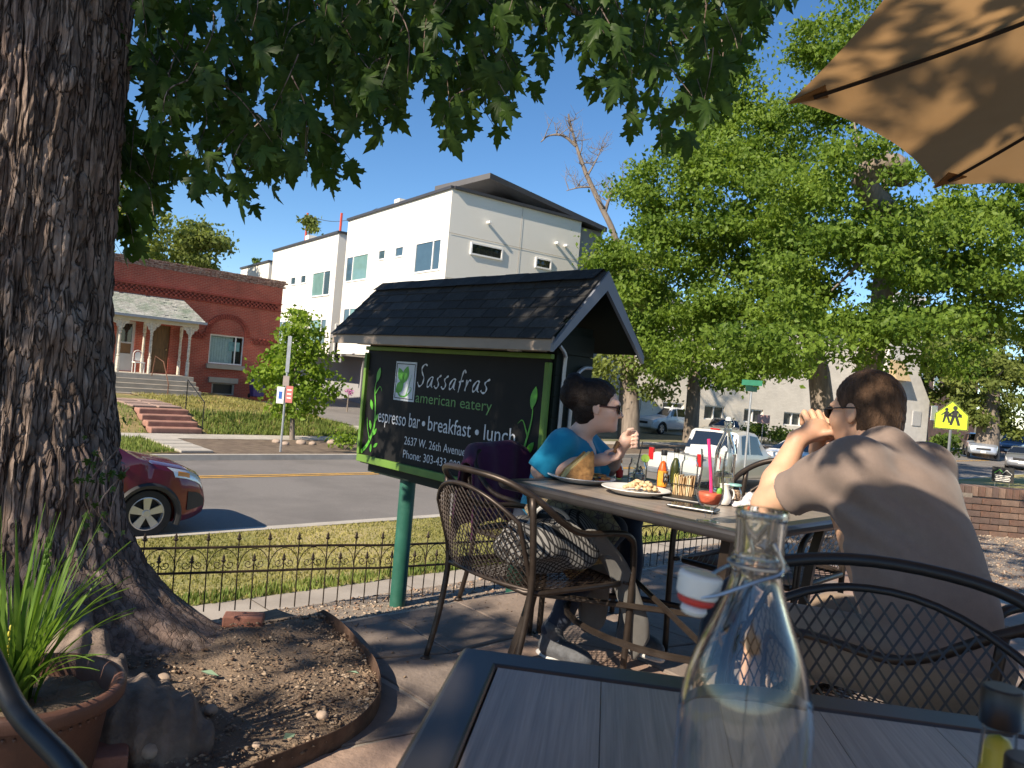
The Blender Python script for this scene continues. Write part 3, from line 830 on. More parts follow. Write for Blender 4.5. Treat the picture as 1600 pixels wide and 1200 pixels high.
px_tree('drooping pale green tree with stout trunk behind the woman\'s face', [(984, 695), (986, 640), (984, 590), (980, 540)],
        [(985, 500, 60, 70, 0), (960, 430, 45, 55, 1), (1010, 580, 40, 45, -1), (960, 560, 35, 50, 0), (1000, 420, 50, 50, 1)], 34, .48, 7, .22, m_leafB, nl=120, cl=(.5, .9))
px_tree('bushy tree with pale trunk beside the parked cars at far right', [(1541, 702), (1545, 660), (1548, 620), (1550, 590)],
        [(1540, 600, 60, 60, 0), (1500, 560, 40, 40, 0), (1580, 570, 55, 50, 0), (1545, 530, 50, 45, 2), (1590, 640, 30, 45, 0), (1510, 640, 28, 24, 0)], 56, .9, 3.2, .34, m_leafB, zbase=-1.25, nl=140, cl=(.6, 1.0))
px_tree('leafy tree shading the orange brick building', [(1440, 690), (1442, 640), (1445, 600)], [(1450, 570, 45, 45, 0), (1475, 620, 22, 26, 0), (1420, 540, 40, 40, 0), (1480, 540, 40, 40, 0)], 60, .5, 3.0, .34, m_leafB, zbase=-1.25, nl=120, cl=(.6, 1.0))
# trees left of the white townhouses
px_tree('grey green tree rising behind the brick house parapet', [(300, 560), (300, 450), (300, 410)], [(290, 385, 50, 45, 0), (325, 370, 34, 34, 0), (335, 400, 30, 30, 1), (270, 400, 30, 30, 1)], 52, .35, 4.0, .3, m_leafB, zbase=-.5, nl=120, cl=(.6, 1.1))
px_tree('sunlit yellow green tree behind the left end of the brick house', [(205, 560), (208, 440), (210, 400)], [(215, 380, 45, 60, 0), (240, 350, 30, 35, 0), (190, 330, 35, 50, 0)], 47, .35, 2.2, .26, leaf_mat('yellow_leaf', (.09, .13, .02), (.30, .33, .07), .6, .4), zbase=-.5, nl=120)
px_tree('small dark conifer top beyond the white townhouses', [(398, 470), (399, 430), (400, 405)], [(400, 410, 4, 8, 0), (400, 420, 7, 8, 0)], 75, .15, 14, .3, m_leafD, zbase=-1, limbs=False, nl=60, cl=(.3, .5))
px_tree('feathery potted palm on the roof of the middle white block', [(482, 371), (484, 358), (484, 350)], [(484, 352, 11, 12, 0), (482, 342, 7, 6, 0)], 46.5, .06, 5, .22, m_leafB, zbase=8.6, name='roof_palm', cat='plant', nl=90, cl=(.25, .45), limbs=False)
# the small street tree
px_tree('young bright green street tree behind the parking sign pole', [(456, 693), (457, 655), (459, 620), (462, 570)],
        [(462, 600, 48, 40, 0), (470, 520, 32, 38, 0), (430, 590, 28, 28, 0), (500, 600, 28, 28, 0), (470, 560, 42, 36, 0), (440, 560, 26, 28, 0), (455, 640, 36, 18, 0), (490, 565, 26, 30, 0), (468, 490, 16, 16, 0)], 24, .09, 22, .16, m_leafC, zbase=-1.27, nl=60, cl=(.25, .45))
# bare dead tree
dt = thing('dead_tree', 'bare leafless dead tree against the blue sky beside the white townhouse', 'tree', at(965, 560, 40), 0)
dt.location.z = -1.3
b0 = dt.location
limb(dt, [Vector((at(982, 560, 40).x, at(982, 560, 40).y, -1.3)), at(978, 470, 40), at(962, 375, 40), at(938, 320, 40), at(915, 270, 40)], .24, .12, 'trunk', 8)
def dead_branch(p0, pts, r, depth=0):
    P = [p0] + pts
    limb(dt, P, r, r * .3, 'branch', 5)
    if depth < 2:
        for _ in range(8 if depth == 0 else 6):
            k = rnd.randrange(1, len(P)); q = P[k].lerp(P[k - 1], rnd.random())
            d = Vector((rnd.uniform(-1, 1), rnd.uniform(-.5, .5), rnd.uniform(-.1, 1))).normalized()
            ln = rnd.uniform(.5, 1.1) / (depth + 1)
            dead_branch(q, [q + d * ln * .5 + Vector((0, 0, .05)), q + d * ln + Vector((rnd.uniform(-.2, .2), 0, .2))], max(.012, r * .35), depth + 1)
dead_branch(at(915, 270, 40), [at(903, 235, 40), at(893, 200, 40), at(888, 178, 40)], .12)
dead_branch(at(900, 228, 40), [at(880, 212, 40), at(858, 212, 40), at(845, 222, 40)], .1)
dead_branch(at(945, 332, 40), [at(955, 305, 40), at(975, 282, 40)], .12)
dead_branch(at(925, 292, 40), [at(905, 293, 40), at(885, 298, 40)], .07)
dead_branch(at(918, 275, 40), [at(932, 250, 40), at(940, 230, 40)], .06)
# the knotted bare trunk section that shows among the leaves on the right
limb(huge_tree, [at(1385, 330, 24.5), at(1352, 290, 24), at(1362, 262, 23.6), at(1400, 258, 23.5), at(1412, 280, 24.4)], .42, .3, 'knotted_limb', 9, wob=.05)

# shrubs and small plants
def shrub(label, x, y, rx, ry, D, mat, zb, leaf=.2, per=3, nl=90, name='shrub', cl=(.3, .6)):
    c = at(x, y, D); b = Vector((c.x, c.y, zb)); t = thing(name, label, 'shrub', b)
    limb(t, [b, b.lerp(c, .5), c], .05, .02, 'stem', 5)
    sc = D / F; crown_obj(t, [(tuple(c), (rx * sc, rx * sc, ry * sc)), (tuple(c + Vector((rx * sc * .5, 0, -ry * sc * .3))), (rx * sc * .6, rx * sc * .6, ry * sc * .6))], per, leaf, mat, nl=nl, cl=cl, shell=.2)
shrub('low spreading juniper in front of the white painted building', 1195, 672, 50, 12, 48, m_leafD, -1.3, .22, 5)
shrub('low juniper bush left of the juniper bed by the grey car', 1160, 668, 22, 9, 49, m_leafD, -1.3, .22, 5)
shrub('rounded green bush under the school crossing sign', 1468, 690, 24, 30, 46, m_leafD, -1.3, .25, 5)
shrub('small weedy clump at the kerb beside the rocks', 536, 686, 12, 6, 23, m_leafC, -1.3, .1, 10, 60)
shrub('dark bush beyond the brick wall at the far right', 1592, 690, 14, 20, 70, m_leafB, -1.3, .3, 4)
shrub('flowering pink planter shrub by the townhouse garages', 545, 612, 4, 5, 36, leaf_mat('pink_flower', (.35, .08, .3), (.6, .3, .5), 3, .2), -.9, .07, 30, 40, cl=(.08, .14))
# rocks at the far kerb
m_rock = M('kerb_rock', (.36, .28, .22), .9, 0, .3, 4, .5, 20)
for (x, y, r, lb) in ((518, 693, 8, 'round pink boulder at the far kerb near the driveway'), (470, 693, 8, 'flat grey rock at the foot of the young street tree'), (488, 694, 6, 'small pale rock right of the young street tree'), (432, 691, 7, 'low grey rock left of the parking sign pole'), (446, 694, 6, 'brown rock between the sign pole and the young tree')):
    p = on(x, y, -1.25); s = r * p.y / F
    mb = MB(); mb.ball((0, 0, s * .3), (s, s * .8, s * .62), 12, 8, jit=.1, seed=x); o = obj('rock', mb, m_rock, None, True, ang=70); o.location = (p.x, p.y, -1.27); tag(o, lb, 'rock')

# ================================================================== SIGNS ALONG THE STREET
m_galv = M('galvanised', (.45, .46, .47), .45, .7, .12, 6)
m_galvd = M('dark_galvanised', (.22, .23, .24), .5, .5, .12, 6)
def sign_pole(name, label, x, ybase, zb, top_y, r, D=None):
    p = on(x, ybase, zb) if D is None else at(x, ybase, D)
    h = at(x, top_y, p.y).z - zb
    t = thing(name, label, 'sign', (p.x, p.y, zb)); mb = MB(); mb.tube([(0, 0, 0), (0, 0, h)], r, 8); obj('post', mb, m_galv, t)
    return t, h
def plate(parent, name, x, z, w, h, mat, y=-.04, rz=0.0, th=.006):
    mb = MB(); mb.box((x, y, z), (w, th, h), Rz(rz)); return obj(name, mb, mat, parent)
pk, h = sign_pole('parking_sign', 'steel pole with blank plate and small parking signs opposite', 438, 706, -1.29, 525, .03)
plate(pk, 'edge_on_plate', .0, h - .48, .10, 1.0, m_galv, rz=.1)
plate(pk, 'rule_plate', 0, h - 1.22, .17, .28, M('sign_grey', (.3, .25, .22), .5)); 
w1 = plate(pk, 'parking_plate', -.12, h - 1.62, .2, .46, m_white, -.05); plate(w1, 'parking_symbol', -.12, h - 1.62, .09, .2, M('sign_blue', (.03, .12, .45), .5), -.056)
w1 = plate(pk, 'tow_plate', .12, h - 1.58, .19, .46, M('sign_red', (.55, .17, .15), .5), -.05)
for k in range(3): plate(w1, 'tow_text', .12, h - 1.46 - .11 * k, .12, .035, m_white, -.056)
# street name post in front of the trees
p = at(1160, 770, 21); sp = thing('street_name_sign', 'tall thin galvanised street name post by the white sedan', 'sign', (p.x, p.y, -1.25))
h = at(1166, 612, 21).z + 1.25
mb = MB(); mb.tube([(0, 0, 0), (0, 0, h)], .032, 8); obj('post', mb, m_galv, sp)
for i, rz in enumerate((TH, TH + pi / 2)): mb = MB(); mb.box((0, 0, h + .09 + .17 * i), (.62, .006, .15), Rz(rz)); obj('name_blade', mb, M('sign_green', (.02, .16, .09), .5), sp)
# small red notice post near the juniper
p = at(1190, 685, 45); nsn = thing('notice_sign', 'small red and white notice on a post by the junipers', 'sign', (p.x, p.y, -1.3)); mb = MB(); mb.tube([(0, 0, 0), (0, 0, 1.9)], .035, 6); obj('post', mb, m_galvd, nsn)
mb = MB(); mb.box((0, -.05, 1.65), (.75, .01, .5)); o = obj('plate', mb, M('notice_pink', (.6, .35, .32), .5), nsn)
# school crossing sign: five-sided fluorescent plate with two walking figures
SD = 20.0
p = at(1487, 650, SD); scs = thing('school_crossing_sign', 'fluorescent yellow green school crossing sign with two walking figures on a grey post', 'sign', (p.x, p.y, -1.05), radians(-27))
zc = p.z + 1.05
mb = MB(); mb.tube([(0, .03, 0), (0, .03, zc + .2)], .035, 8); obj('post', mb, m_galvd, scs)
m_fluo = M('fluorescent_yellow', (.50, .68, .02), .5, 0, .04, 3)
m_black = M('sign_black', (.012, .012, .012), .6)
pent = lambda w, h, top: [(-w, -h), (w, -h), (w, h * .1), (0, top), (-w, h * .1)]
mb = MB(); mb.prism([(x, z + zc) for x, z in pent(.39, .36, .40)], -.01, .0); pl = obj('plate', mb, m_fluo, scs)
ring_o = pent(.385, .355, .395); ring_i = pent(.365, .335, .372)
mb = MB()
for i in range(5):
    j = (i + 1) % 5
    mb.add([(ring_o[i][0], -.013, ring_o[i][1] + zc), (ring_o[j][0], -.013, ring_o[j][1] + zc), (ring_i[j][0], -.013, ring_i[j][1] + zc), (ring_i[i][0], -.013, ring_i[i][1] + zc)], [(0, 1, 2, 3)])
obj('border', mb, m_black, pl)
def figure(cx, s, bag=1):
    mb = MB(); pr = lambda pts: mb.prism([(cx + x * s, zc + z * s) for x, z in pts], -.016, -.0125)
    pr([(.0 + .075 * cos(t), .30 + .085 * sin(t)) for t in np.linspace(0, 2 * pi, 13)[:-1]])
    pr([(-.10, -.02), (.08, -.02), (.10, .20), (.02, .225), (-.07, .2)])
    pr([(-.06, .2), (-.03, .14), (-.2, -.0), (-.225, .035)])
    pr([(.05, .2), (.1, .19), (.2, .04), (.16, .01)])
    pr([(.0, .0), (.1, .0), (.2, -.33), (.11, -.34)])
    pr([(-.09, .0), (.02, .0), (-.07, -.34), (-.15, -.33)])
    if bag: pr([(.11, .1), (.22, .08), (.23, -.04), (.1, -.03)])
    return mb
obj('walking_figure', figure(.07, .72), m_black, pl)
obj('walking_figure', figure(-.125, .55), m_black, pl)
# black yard sign with roof outline
YD = 25.0
p = at(1567, 742, YD); ysn = thing('yard_sign', 'small black yard sign with green and white roof outlines by the brick wall', 'sign', (p.x, p.y, -1.0), radians(-30)); zc = p.z + 1.0
mb = MB(); mb.box((0, 0, zc), (.62, .012, .5)); pl = obj('panel', mb, m_black, ysn)
for sx in (-.2, .2): mb = MB(); mb.tube([(sx, .012, 0), (sx, .012, zc)], .006, 5); obj('stake', mb, m_galv, ysn)
mb = MB(); mb.tube([(x, -.009, zc + z) for x, z in ((-.24, .04), (-.1, .17), (.0, .06))], .012, 4); obj('roof_mark', mb, M('mark_green', (.15, .5, .08), .6), pl)
mb = MB(); mb.tube([(x, -.009, zc + z) for x, z in ((-.02, .04), (.1, .16), (.25, .03))], .012, 4); obj('roof_mark', mb, m_white, pl)
for k in range(4): mb = MB(); mb.box((0, -.008, zc - .03 - .055 * k), (.44 - .05 * (k % 2), .003, .02)); obj('text_line', mb, m_white, pl)

# ================================================================== BRICK GARDEN WALL
wall_bricks = [M('wall_brick_%d' % i, c, .9, 0, .3, 20, .5, 60, dirt=((.10, .075, .06), 9, .7)) for i, c in enumerate(((.16, .09, .065), (.20, .12, .085), (.13, .085, .07), (.23, .15, .11)))]
bwl = thing('garden_wall', 'low weathered brick garden wall at the right edge of the gravel', 'wall', at(1500, 832, 7.9)); bwl.location.z = -.03
wdir = radians(3); 
mb = MB(); mb.box((1.35, .13, .22), (2.7, .2, .44), Rz(wdir)); mb.box((0, 1.0, .22), (.2, 2.0, .44), Rz(wdir)); obj('mortar_core', mb, M('mortar', (.20, .17, .14), .95, 0, .2, 20, .4, 90), bwl)
brk = MB(); brk.box((0, 0, 0), (.195, .1, .057)); brick_mesh = {}
def put_brick(loc, rz, k=None, sc=(1, 1, 1), rx=0):
    k = rnd.randrange(4) if k is None else k
    if k not in brick_mesh:
        me = brk.mesh('brick'); me.materials.append(wall_bricks[k]); brick_mesh[k] = me
    o = link('brick', brick_mesh[k], bwl); o.location = loc; o.rotation_euler = (rx, rnd.uniform(-.01, .01), rz + rnd.uniform(-.02, .02)); o.scale = sc
    return o
cw_, sw_ = cos(wdir), sin(wdir)
for r in range(6):
    for k in range(13):
        x = k * .207 + (.1 if r % 2 else 0); y = .04 + rnd.uniform(-.006, .006)
        put_brick((x * cw_ - y * sw_, x * sw_ + y * cw_, .032 + r * .067), wdir)
    for k in range(8):
        y = .14 + k * .207 + (.1 if r % 2 else 0); x = -.05 + rnd.uniform(-.006, .006)
        put_brick((x * cw_ - y * sw_, x * sw_ + y * cw_, .032 + r * .067), wdir + pi / 2)
for k in range(36):
    x = k * .075 - .02; y = .115
    put_brick((x * cw_ - y * sw_, x * sw_ + y * cw_, .032 + 6 * .067 + .03), wdir + pi / 2, sc=(1.1, .66, 1.75))
for k in range(24):
    y = .32 + k * .075; x = .02
    put_brick((x * cw_ - y * sw_, x * sw_ + y * cw_, .032 + 6 * .067 + .03), wdir, sc=(1.1, .66, 1.75))

# ================================================================== VEHICLES
m_rubber = M('tyre_rubber', (.022, .022, .022), .85, 0, .2, 8)
m_alloy = M('alloy_silver', (.62, .62, .63), .35, .75, .05, 8)
m_clad = M('black_cladding', (.022, .022, .024), .6)
m_carglass = M('car_glass', (.012, .014, .016), .05, 0, .0, 1, spec=1.0)
m_headl = M('headlamp', (.65, .68, .70), .12, .3, .1, 30)
m_amber = M('amber_lens', (.75, .28, .03), .2)
m_tail = M('tail_lens', (.42, .012, .015), .18)
m_chrome = M('chrome', (.75, .75, .76), .12, 1, .03)
def paint(name, c, metal=.35):
    return M(name, c, .32, metal, .02, 2, coat=1.0)
def interp(pts, x):
    return float(np.interp(x, [p[0] for p in pts], [p[1] for p in pts]))
class CarShape:
    def __init__(s, L, W, top, zb, belt, tumble=.16, nose=.16, tail=.12):
        s.L, s.W, s.top, s.zb, s.belt, s.tum, s.nose, s.tail = L, W, top, zb, belt, tumble, nose, tail
    def sec(s, x):
        h = s.L / 2
        w = s.W / 2
        t = max(0, (x - (h - .75)) / .75); w *= 1 - s.nose * t ** 2.2
        t = max(0, (-x - (h - .6)) / .6); w *= 1 - s.tail * t ** 2.2
        zt = interp(s.top, x); bl = interp(s.belt, x) if hasattr(s.belt, '__len__') else s.belt
        zb = s.zb + .10 * max(0, (abs(x) - (h - .35)) / .35) ** 2
        if zt > bl + .06:
            f = min(1, (zt - bl) / .5); wr = w * (1 - s.tum * f)
            return [(0, zb), (w * .9, zb), (w * .985, zb + .1), (w, (zb + bl) * .55), (w * .975, bl), (wr, bl + (zt - bl) * .88), (wr * .86, zt - .01), (0, zt + .015)]
        sh = zt - .05
        return [(0, zb), (w * .9, zb), (w * .985, zb + .1), (w, (zb + sh) * .55), (w * .975, sh - .04), (w * .93, zt - .03), (w * .74, zt + .005), (0, zt + .03)]
    def pt(s, x, j, side=1, off=0.0):
        S_ = s.sec(x); i = min(6, int(j)); t = j - i
        y = S_[i][0] + (S_[i + 1][0] - S_[i][0]) * t; z = S_[i][1] + (S_[i + 1][1] - S_[i][1]) * t
        dy, dz = S_[i + 1][0] - S_[i][0], S_[i + 1][1] - S_[i][1]; l = sqrt(dy * dy + dz * dz) + 1e-9
        return Vector((x, side * (y + dz / l * off), z - dy / l * off))
    def patch(s, x0, x1, j0, j1, side=1, off=.006, nx=8, nj=4, xs0=None, xs1=None):
        """grid on the body surface; xs0/xs1 give the x range at the upper edge"""
        mb = MB(); vs = []
        for a in range(nj + 1):
            t = a / nj; j = j0 + (j1 - j0) * t
            A = x0 + ((xs0 if xs0 is not None else x0) - x0) * t; B = x1 + ((xs1 if xs1 is not None else x1) - x1) * t
            for b in range(nx + 1): vs.append(s.pt(A + (B - A) * b / nx, j, side, off))
        fs = [(a * (nx + 1) + b, a * (nx + 1) + b + 1, (a + 1) * (nx + 1) + b + 1, (a + 1) * (nx + 1) + b) for a in range(nj) for b in range(nx)]
        if side > 0: fs = [f[::-1] for f in fs]
        mb.add(vs, fs); return mb
    def patch2(s, x0, x1, j0, off=.006, nx=6):
        """patch across the centre line (windscreens)"""
        mb = MB(); vs = []; js = [j0, (j0 + 7) / 2, 7]
        for b in range(nx + 1):
            x = x0 + (x1 - x0) * b / nx
            row = [s.pt(x, j, 1, off) for j in js] + [s.pt(x, j, -1, off) for j in js[-2::-1]]
            vs += row
        k = 5; fs = [(b * k + i, b * k + i + 1, (b + 1) * k + i + 1, (b + 1) * k + i) for b in range(nx) for i in range(k - 1)]
        mb.add(vs, fs); return mb
    def body(s, keys=()):
        h = s.L / 2
        xs = sorted(set([round(v, 4) for v in list(np.linspace(-h, h, 44)) + list(keys)] + [p[0] for p in s.top]))
        vs, fs = [], []
        n = 14
        for x in xs:
            q = s.sec(x); vs += [(x, y, z) for y, z in q] + [(x, -y, z) for y, z in q[-2:0:-1]]
        for i in range(len(xs) - 1):
            for k in range(n):
                k2 = (k + 1) % n; fs.append((i * n + k, i * n + k2, (i + 1) * n + k2, (i + 1) * n + k))
        fs.append(tuple(range(n - 1, -1, -1))); fs.append(tuple(range((len(xs) - 1) * n, len(xs) * n)))
        mb = MB(); mb.add(vs, fs); return mb
_wheel = {}
def wheel(parent, x, y, r, side, w=.2):
    k = (r, side, w)
    if k not in _wheel:
        Rm = Matrix.Rotation(-side * pi / 2, 4, 'X')
        ty = MB(); ty.lathe([(r * .68, -w / 2), (r * .93, -w / 2), (r, -w * .32), (r, w * .32), (r * .93, w / 2), (r * .68, w / 2), (r * .66, w * .2)], 36, M=Rm)
        rm = MB(); rm.lathe([(r * .62, -w * .3), (r * .69, w * .46), (r * .64, w * .48), (r * .60, w * .3), (r * .6, -w * .2)], 36, M=Rm)
        rm.lathe([(0, w * .42), (r * .13, w * .42), (r * .17, w * .34), (r * .17, w * .2), (0, w * .2)], 20, M=Rm)
        for q in range(5):
            a = 2 * pi * q / 5 + .3
            Q = Rm @ Rz(a)
            rm.add([(r * .12, -r * .10, w * .36), (r * .12, r * .10, w * .36), (r * .63, r * .17, w * .42), (r * .63, -r * .17, w * .42), (r * .12, -r * .08, w * .1), (r * .12, r * .08, w * .1), (r * .63, r * .14, w * .1), (r * .63, -r * .14, w * .1)], [(0, 3, 2, 1), (4, 5, 6, 7), (0, 1, 5, 4), (1, 2, 6, 5), (2, 3, 7, 6), (3, 0, 4, 7)], Q)
        bd = MB(); bd.lathe([(0, w * .02), (r * .6, w * .02), (r * .6, -w * .1), (0, -w * .1)], 24, M=Rm)
        ms = []
        for nm, mb, mt in (('tyre', ty, m_rubber), ('rim', rm, m_alloy), ('brake_disc', bd, m_clad)):
            me = mb.mesh(nm); me.materials.append(mt); me.shade_smooth(); me.set_sharp_from_angle(angle=radians(35)); ms.append((nm, me))
        _wheel[k] = ms
    e = link('wheel', None, parent); e.location = (x, y, r)
    for nm, me in _wheel[k]: link(nm, me, e)
    return e
def carve(o, wheels, r, W):
    """cut the wheel wells out of the body"""
    cut = MB()
    for x in wheels:
        for sd in (-1, 1):
            cut.lathe([(0, -.2), (r, -.2), (r, .3), (0, .3)], 30, M=TR(x, sd * W / 2, r * .94) @ Matrix.Rotation(pi / 2, 4, 'X'))
    c = obj('cutter', cut, m_clad, o.parent)
    md = o.modifiers.new('wells', 'BOOLEAN'); md.operation = 'DIFFERENCE'; md.object = c; md.solver = 'EXACT'; md.use_self = False
    dg = bpy.context.evaluated_depsgraph_get(); dg.update()
    me = bpy.data.meshes.new_from_object(o.evaluated_get(dg))
    o.modifiers.clear(); o.data = me
    bpy.data.objects.remove(c)
    me.shade_smooth(); me.set_sharp_from_angle(angle=radians(28))
def car(name, label, cat, loc, rz, shape, colour, wheels, r, windows, ws, bl, group=None, clad=False, wsj=5.15):
    t = thing(name, label, cat, loc, rz, group)
    b = obj('body', shape.body(), colour, t, True, 28); carve(b, wheels, r * 1.17, shape.W)
    for sd in (-1, 1):
        for (x0, x1, u0, u1) in windows: obj('side_window', shape.patch(x0, x1, 4.12, 4.95, sd, .005, 8, 3, u0, u1), m_carglass, t, True)
        for x in wheels:
            wheel(t, x, sd * (shape.W / 2 - .12), r, sd)
            if clad:
                a = MB(); rr = r * 1.2
                a.tube([(x + rr * cos(q), sd * (shape.W / 2 - .0), r * .94 + rr * sin(q)) for q in np.linspace(-.35, pi + .35, 22)], .045, 6); obj('arch_cladding', a, m_clad, t, True)
    if ws: obj('windscreen', shape.patch2(ws[0], ws[1], wsj), m_carglass, t, True)
    if bl: obj('rear_window', shape.patch2(bl[0], bl[1], wsj), m_carglass, t, True)
    return t
# --- maroon crossover at the near kerb
suv = CarShape(4.25, 1.78, [(-2.125, .95), (-2.05, 1.15), (-1.75, 1.58), (-1.2, 1.66), (-.2, 1.68), (.35, 1.60), (1.12, 1.12), (1.3, 1.07), (1.8, .97), (2.0, .88), (2.08, .74), (2.125, .6)], .2, [(-2.1, 1.12), (1.2, 1.02)], .15, .2)
m_maroon = paint('maroon_paint', (.13, .009, .024), .45)
cs = S(2.36, 11.82, -1.45)
rc = car('parked_crossover', 'maroon red crossover car at the near kerb, front end beyond the tree trunk', 'car', cs, TH, suv, m_maroon, (-1.27, 1.28), .345, [(-1.5, -.55, -1.4, -.55), (-.47, .45, -.47, .2), (.5, .95, .32, .45)], (.38, 1.1), (-2.03, -1.78), clad=True)
for sd in (-1, 1):
    h_ = obj('headlamp', suv.patch(1.62, 2.07, 3.75, 4.8, sd, .008, 8, 4, 1.5, 2.02), m_headl, rc, True)
    obj('turn_lens', suv.patch(1.66, 1.84, 3.85, 4.3, sd, .012, 4, 2), m_amber, h_, True)
    obj('lower_sill', suv.patch(-.85, .85, 1.2, 2.35, sd, .012, 8, 3), m_clad, rc)
    obj('fog_surround', suv.patch(1.83, 2.1, 2.2, 3.1, sd, .012, 4, 3), m_clad, rc)
    mb = MB(); mb.ball((.72, sd * .98, 1.12), (.09, .12, .07), 10, 7); obj('mirror', mb, m_maroon, rc, True)
mb = MB(); mb.box((2.11, 0, .45), (.06, 1.15, .28)); obj('lower_grille', mb, m_clad, rc, bev=.02)
mb = MB(); mb.box((2.09, 0, .72), (.06, 1.0, .13)); obj('upper_grille', mb, m_clad, rc, bev=.02)
mb = MB(); mb.box((2.125, 0, .74), (.03, .22, .07)); obj('badge', mb, M('gold_badge', (.6, .42, .12), .3, .8), rc, bev=.01)
mb = MB(); mb.tube([(1.02, .55, 1.19), (.8, .1, 1.34)], .012, 5); mb.tube([(1.05, -.2, 1.19), (.85, -.55, 1.30)], .012, 5); obj('wiper', mb, m_clad, rc)
obj('hood_seam', suv.patch(1.05, 1.9, 5.0, 5.04, -1, .004, 8, 1), m_clad, rc)
obj('door_seam', suv.patch(.93, .94, 2.4, 4.0, -1, .004, 1, 6), m_clad, rc)
# --- white pickup
pk_s = CarShape(5.35, 1.85, [(-2.675, .98), (-2.6, 1.02), (-.95, 1.02), (-.9, 1.08), (-.72, 1.74), (-.2, 1.80), (.35, 1.74), (.95, 1.12), (1.5, 1.06), (2.3, .96), (2.6, .82), (2.675, .6)], .38, [(-2.7, 1.04), (2.7, 1.04)], .14, .14, .03)
m_wpaint = paint('white_car_paint', (.60, .59, .55), .1)
wl = on(1018, 742, -1.45)
pkp = car('pickup_truck', 'off white pickup truck parked in the street behind the dining table', 'truck', S(20.6, 12.1, -1.45), TH, pk_s, m_wpaint, (-1.65, 1.6), .38, [(-.62, -.22, -.58, -.22), (-.12, .6, -.12, .33)], (.4, .93), (-.88, -.74), 'vehicles parked on the near side of the street')
mb = MB()
for sd in (-1, 1): mb.box((-2.66, sd * .8, .95), (.08, .16, .34))
obj('tail_lamp', mb, m_tail, pkp, bev=.01)
mb = MB(); mb.box((-.7, 0, 1.77), (.06, .3, .05)); obj('brake_light', mb, m_tail, pkp)
mb = MB(); mb.box((-2.68, 0, .5), (.16, 1.75, .16)); obj('bumper', mb, m_galvd, pkp, bev=.03)
for sd in (-1, 1): obj('headlamp', pk_s.patch(2.35, 2.62, 3.6, 4.7, sd, .01, 4, 3), m_headl, pkp, True)
# --- white sedan
sed = lambda L=4.85: CarShape(L, 1.85, [(-L / 2, .82), (-L / 2 + .08, 1.0), (-L / 2 + .75, 1.1), (-.9, 1.42), (-.25, 1.46), (.3, 1.42), (1.1, 1.0), (1.6, .93), (L / 2 - .15, .76), (L / 2, .55)], .2, [(-3, .98), (3, .93)], .2, .2, .16)
s1 = sed()
fs_ = car('white_sedan', 'white sedan with red tail lamps seen from behind beside the man\'s forearm', 'car', S(27.0, 12.35, -1.45), TH, s1, paint('pure_white_paint', (.78, .78, .77), 0), (-1.4, 1.42), .34, [(-1.35, -.45, -1.0, -.45), (-.38, .75, -.38, .4)], (.36, 1.05), (-1.62, -.95), 'vehicles parked on the near side of the street')
for sd in (-1, 1): obj('tail_lamp', s1.patch(-2.4, -2.05, 3.5, 4.6, sd, .012, 5, 3), m_tail, fs_, True)
mb = MB()
for sd in (-1, 1): mb.box((-2.43, sd * .55, .86), (.04, .36, .14))
obj('boot_lamp', mb, m_tail, fs_, bev=.02)
mb = MB(); mb.box((-2.435, 0, .66), (.02, .5, .13)); obj('number_plate', mb, m_white, fs_)
# --- far vehicles
def far_car(label, x, y, D, rz, colour, kind='sedan', z=-1.3, front=True):
    p = at(x, y, D)
    if kind == 'sedan':
        sh = sed(4.6); t = car('parked_car', label, 'car', (p.x, p.y, z), rz, sh, colour, (-1.35, 1.36), .33, [(-1.3, -.45, -1.0, -.45), (-.38, .75, -.38, .4)], (.36, 1.05), (-1.55, -.95), 'cars parked in the distance')
    else:
        sh = CarShape(4.8, 1.9, [(-2.4, .95), (-2.35, 1.2), (-2.15, 1.72), (-.2, 1.8), (.3, 1.74), (.95, 1.16), (1.9, 1.06), (2.3, .9), (2.4, .6)], .3, 1.12, .14, .16); t = car('parked_suv', label, 'car', (p.x, p.y, z), rz, sh, colour, (-1.45, 1.42), .37, [(-2.0, -1.15, -1.95, -1.15), (-1.05, -.2, -1.05, -.2), (-.12, .6, -.12, .3)], (.36, .9), (-2.34, -2.18), 'cars parked in the distance', clad=True)
    h = sh.L / 2
    mb = MB(); mb.box((h - .02, 0, .5), (.06, .32, .16)); obj('number_plate', mb, m_white, t)
    for sd in (-1, 1):
        obj('headlamp', sh.patch(h - .4, h - .06, 3.6, 4.7, sd, .012, 4, 3), m_headl, t, True)
        mb = MB(); mb.box((-h + .02, sd * sh.W * .38, .9), (.06, .2, .22)); obj('tail_lamp', mb, m_tail, t)
    mb = MB(); mb.box((h - .03, 0, .7), (.08, .9, .14)); obj('grille', mb, m_clad, t)
    return t
far_car('white boxy sport utility parked by the white painted building', 1035, 680, 50, TH + pi, paint('jeep_white', (.62, .64, .66), 0), 'suv', -1.25)
far_car('grey hatchback parked in front of the juniper bed', 1130, 692, 46, TH + pi + .5, paint('grey_paint', (.14, .15, .17), .4), 'sedan', -1.3)
far_car('silver pickup nose parked behind the pale tree trunk at far right', 1530, 712, 57, TH + pi + .35, paint('silver_blue', (.34, .38, .44), .4), 'suv', -1.3)
far_car('grey sedan facing the camera at the right edge of the photo', 1600, 728, 48, TH + pi + .15, paint('dark_silver', (.27, .28, .30), .4), 'sedan', -1.45)
far_car('dark car mostly hidden behind the pale tree trunk at far right', 1585, 700, 66, TH + pi, paint('blue_grey', (.10, .13, .20), .3), 'suv', -1.3)
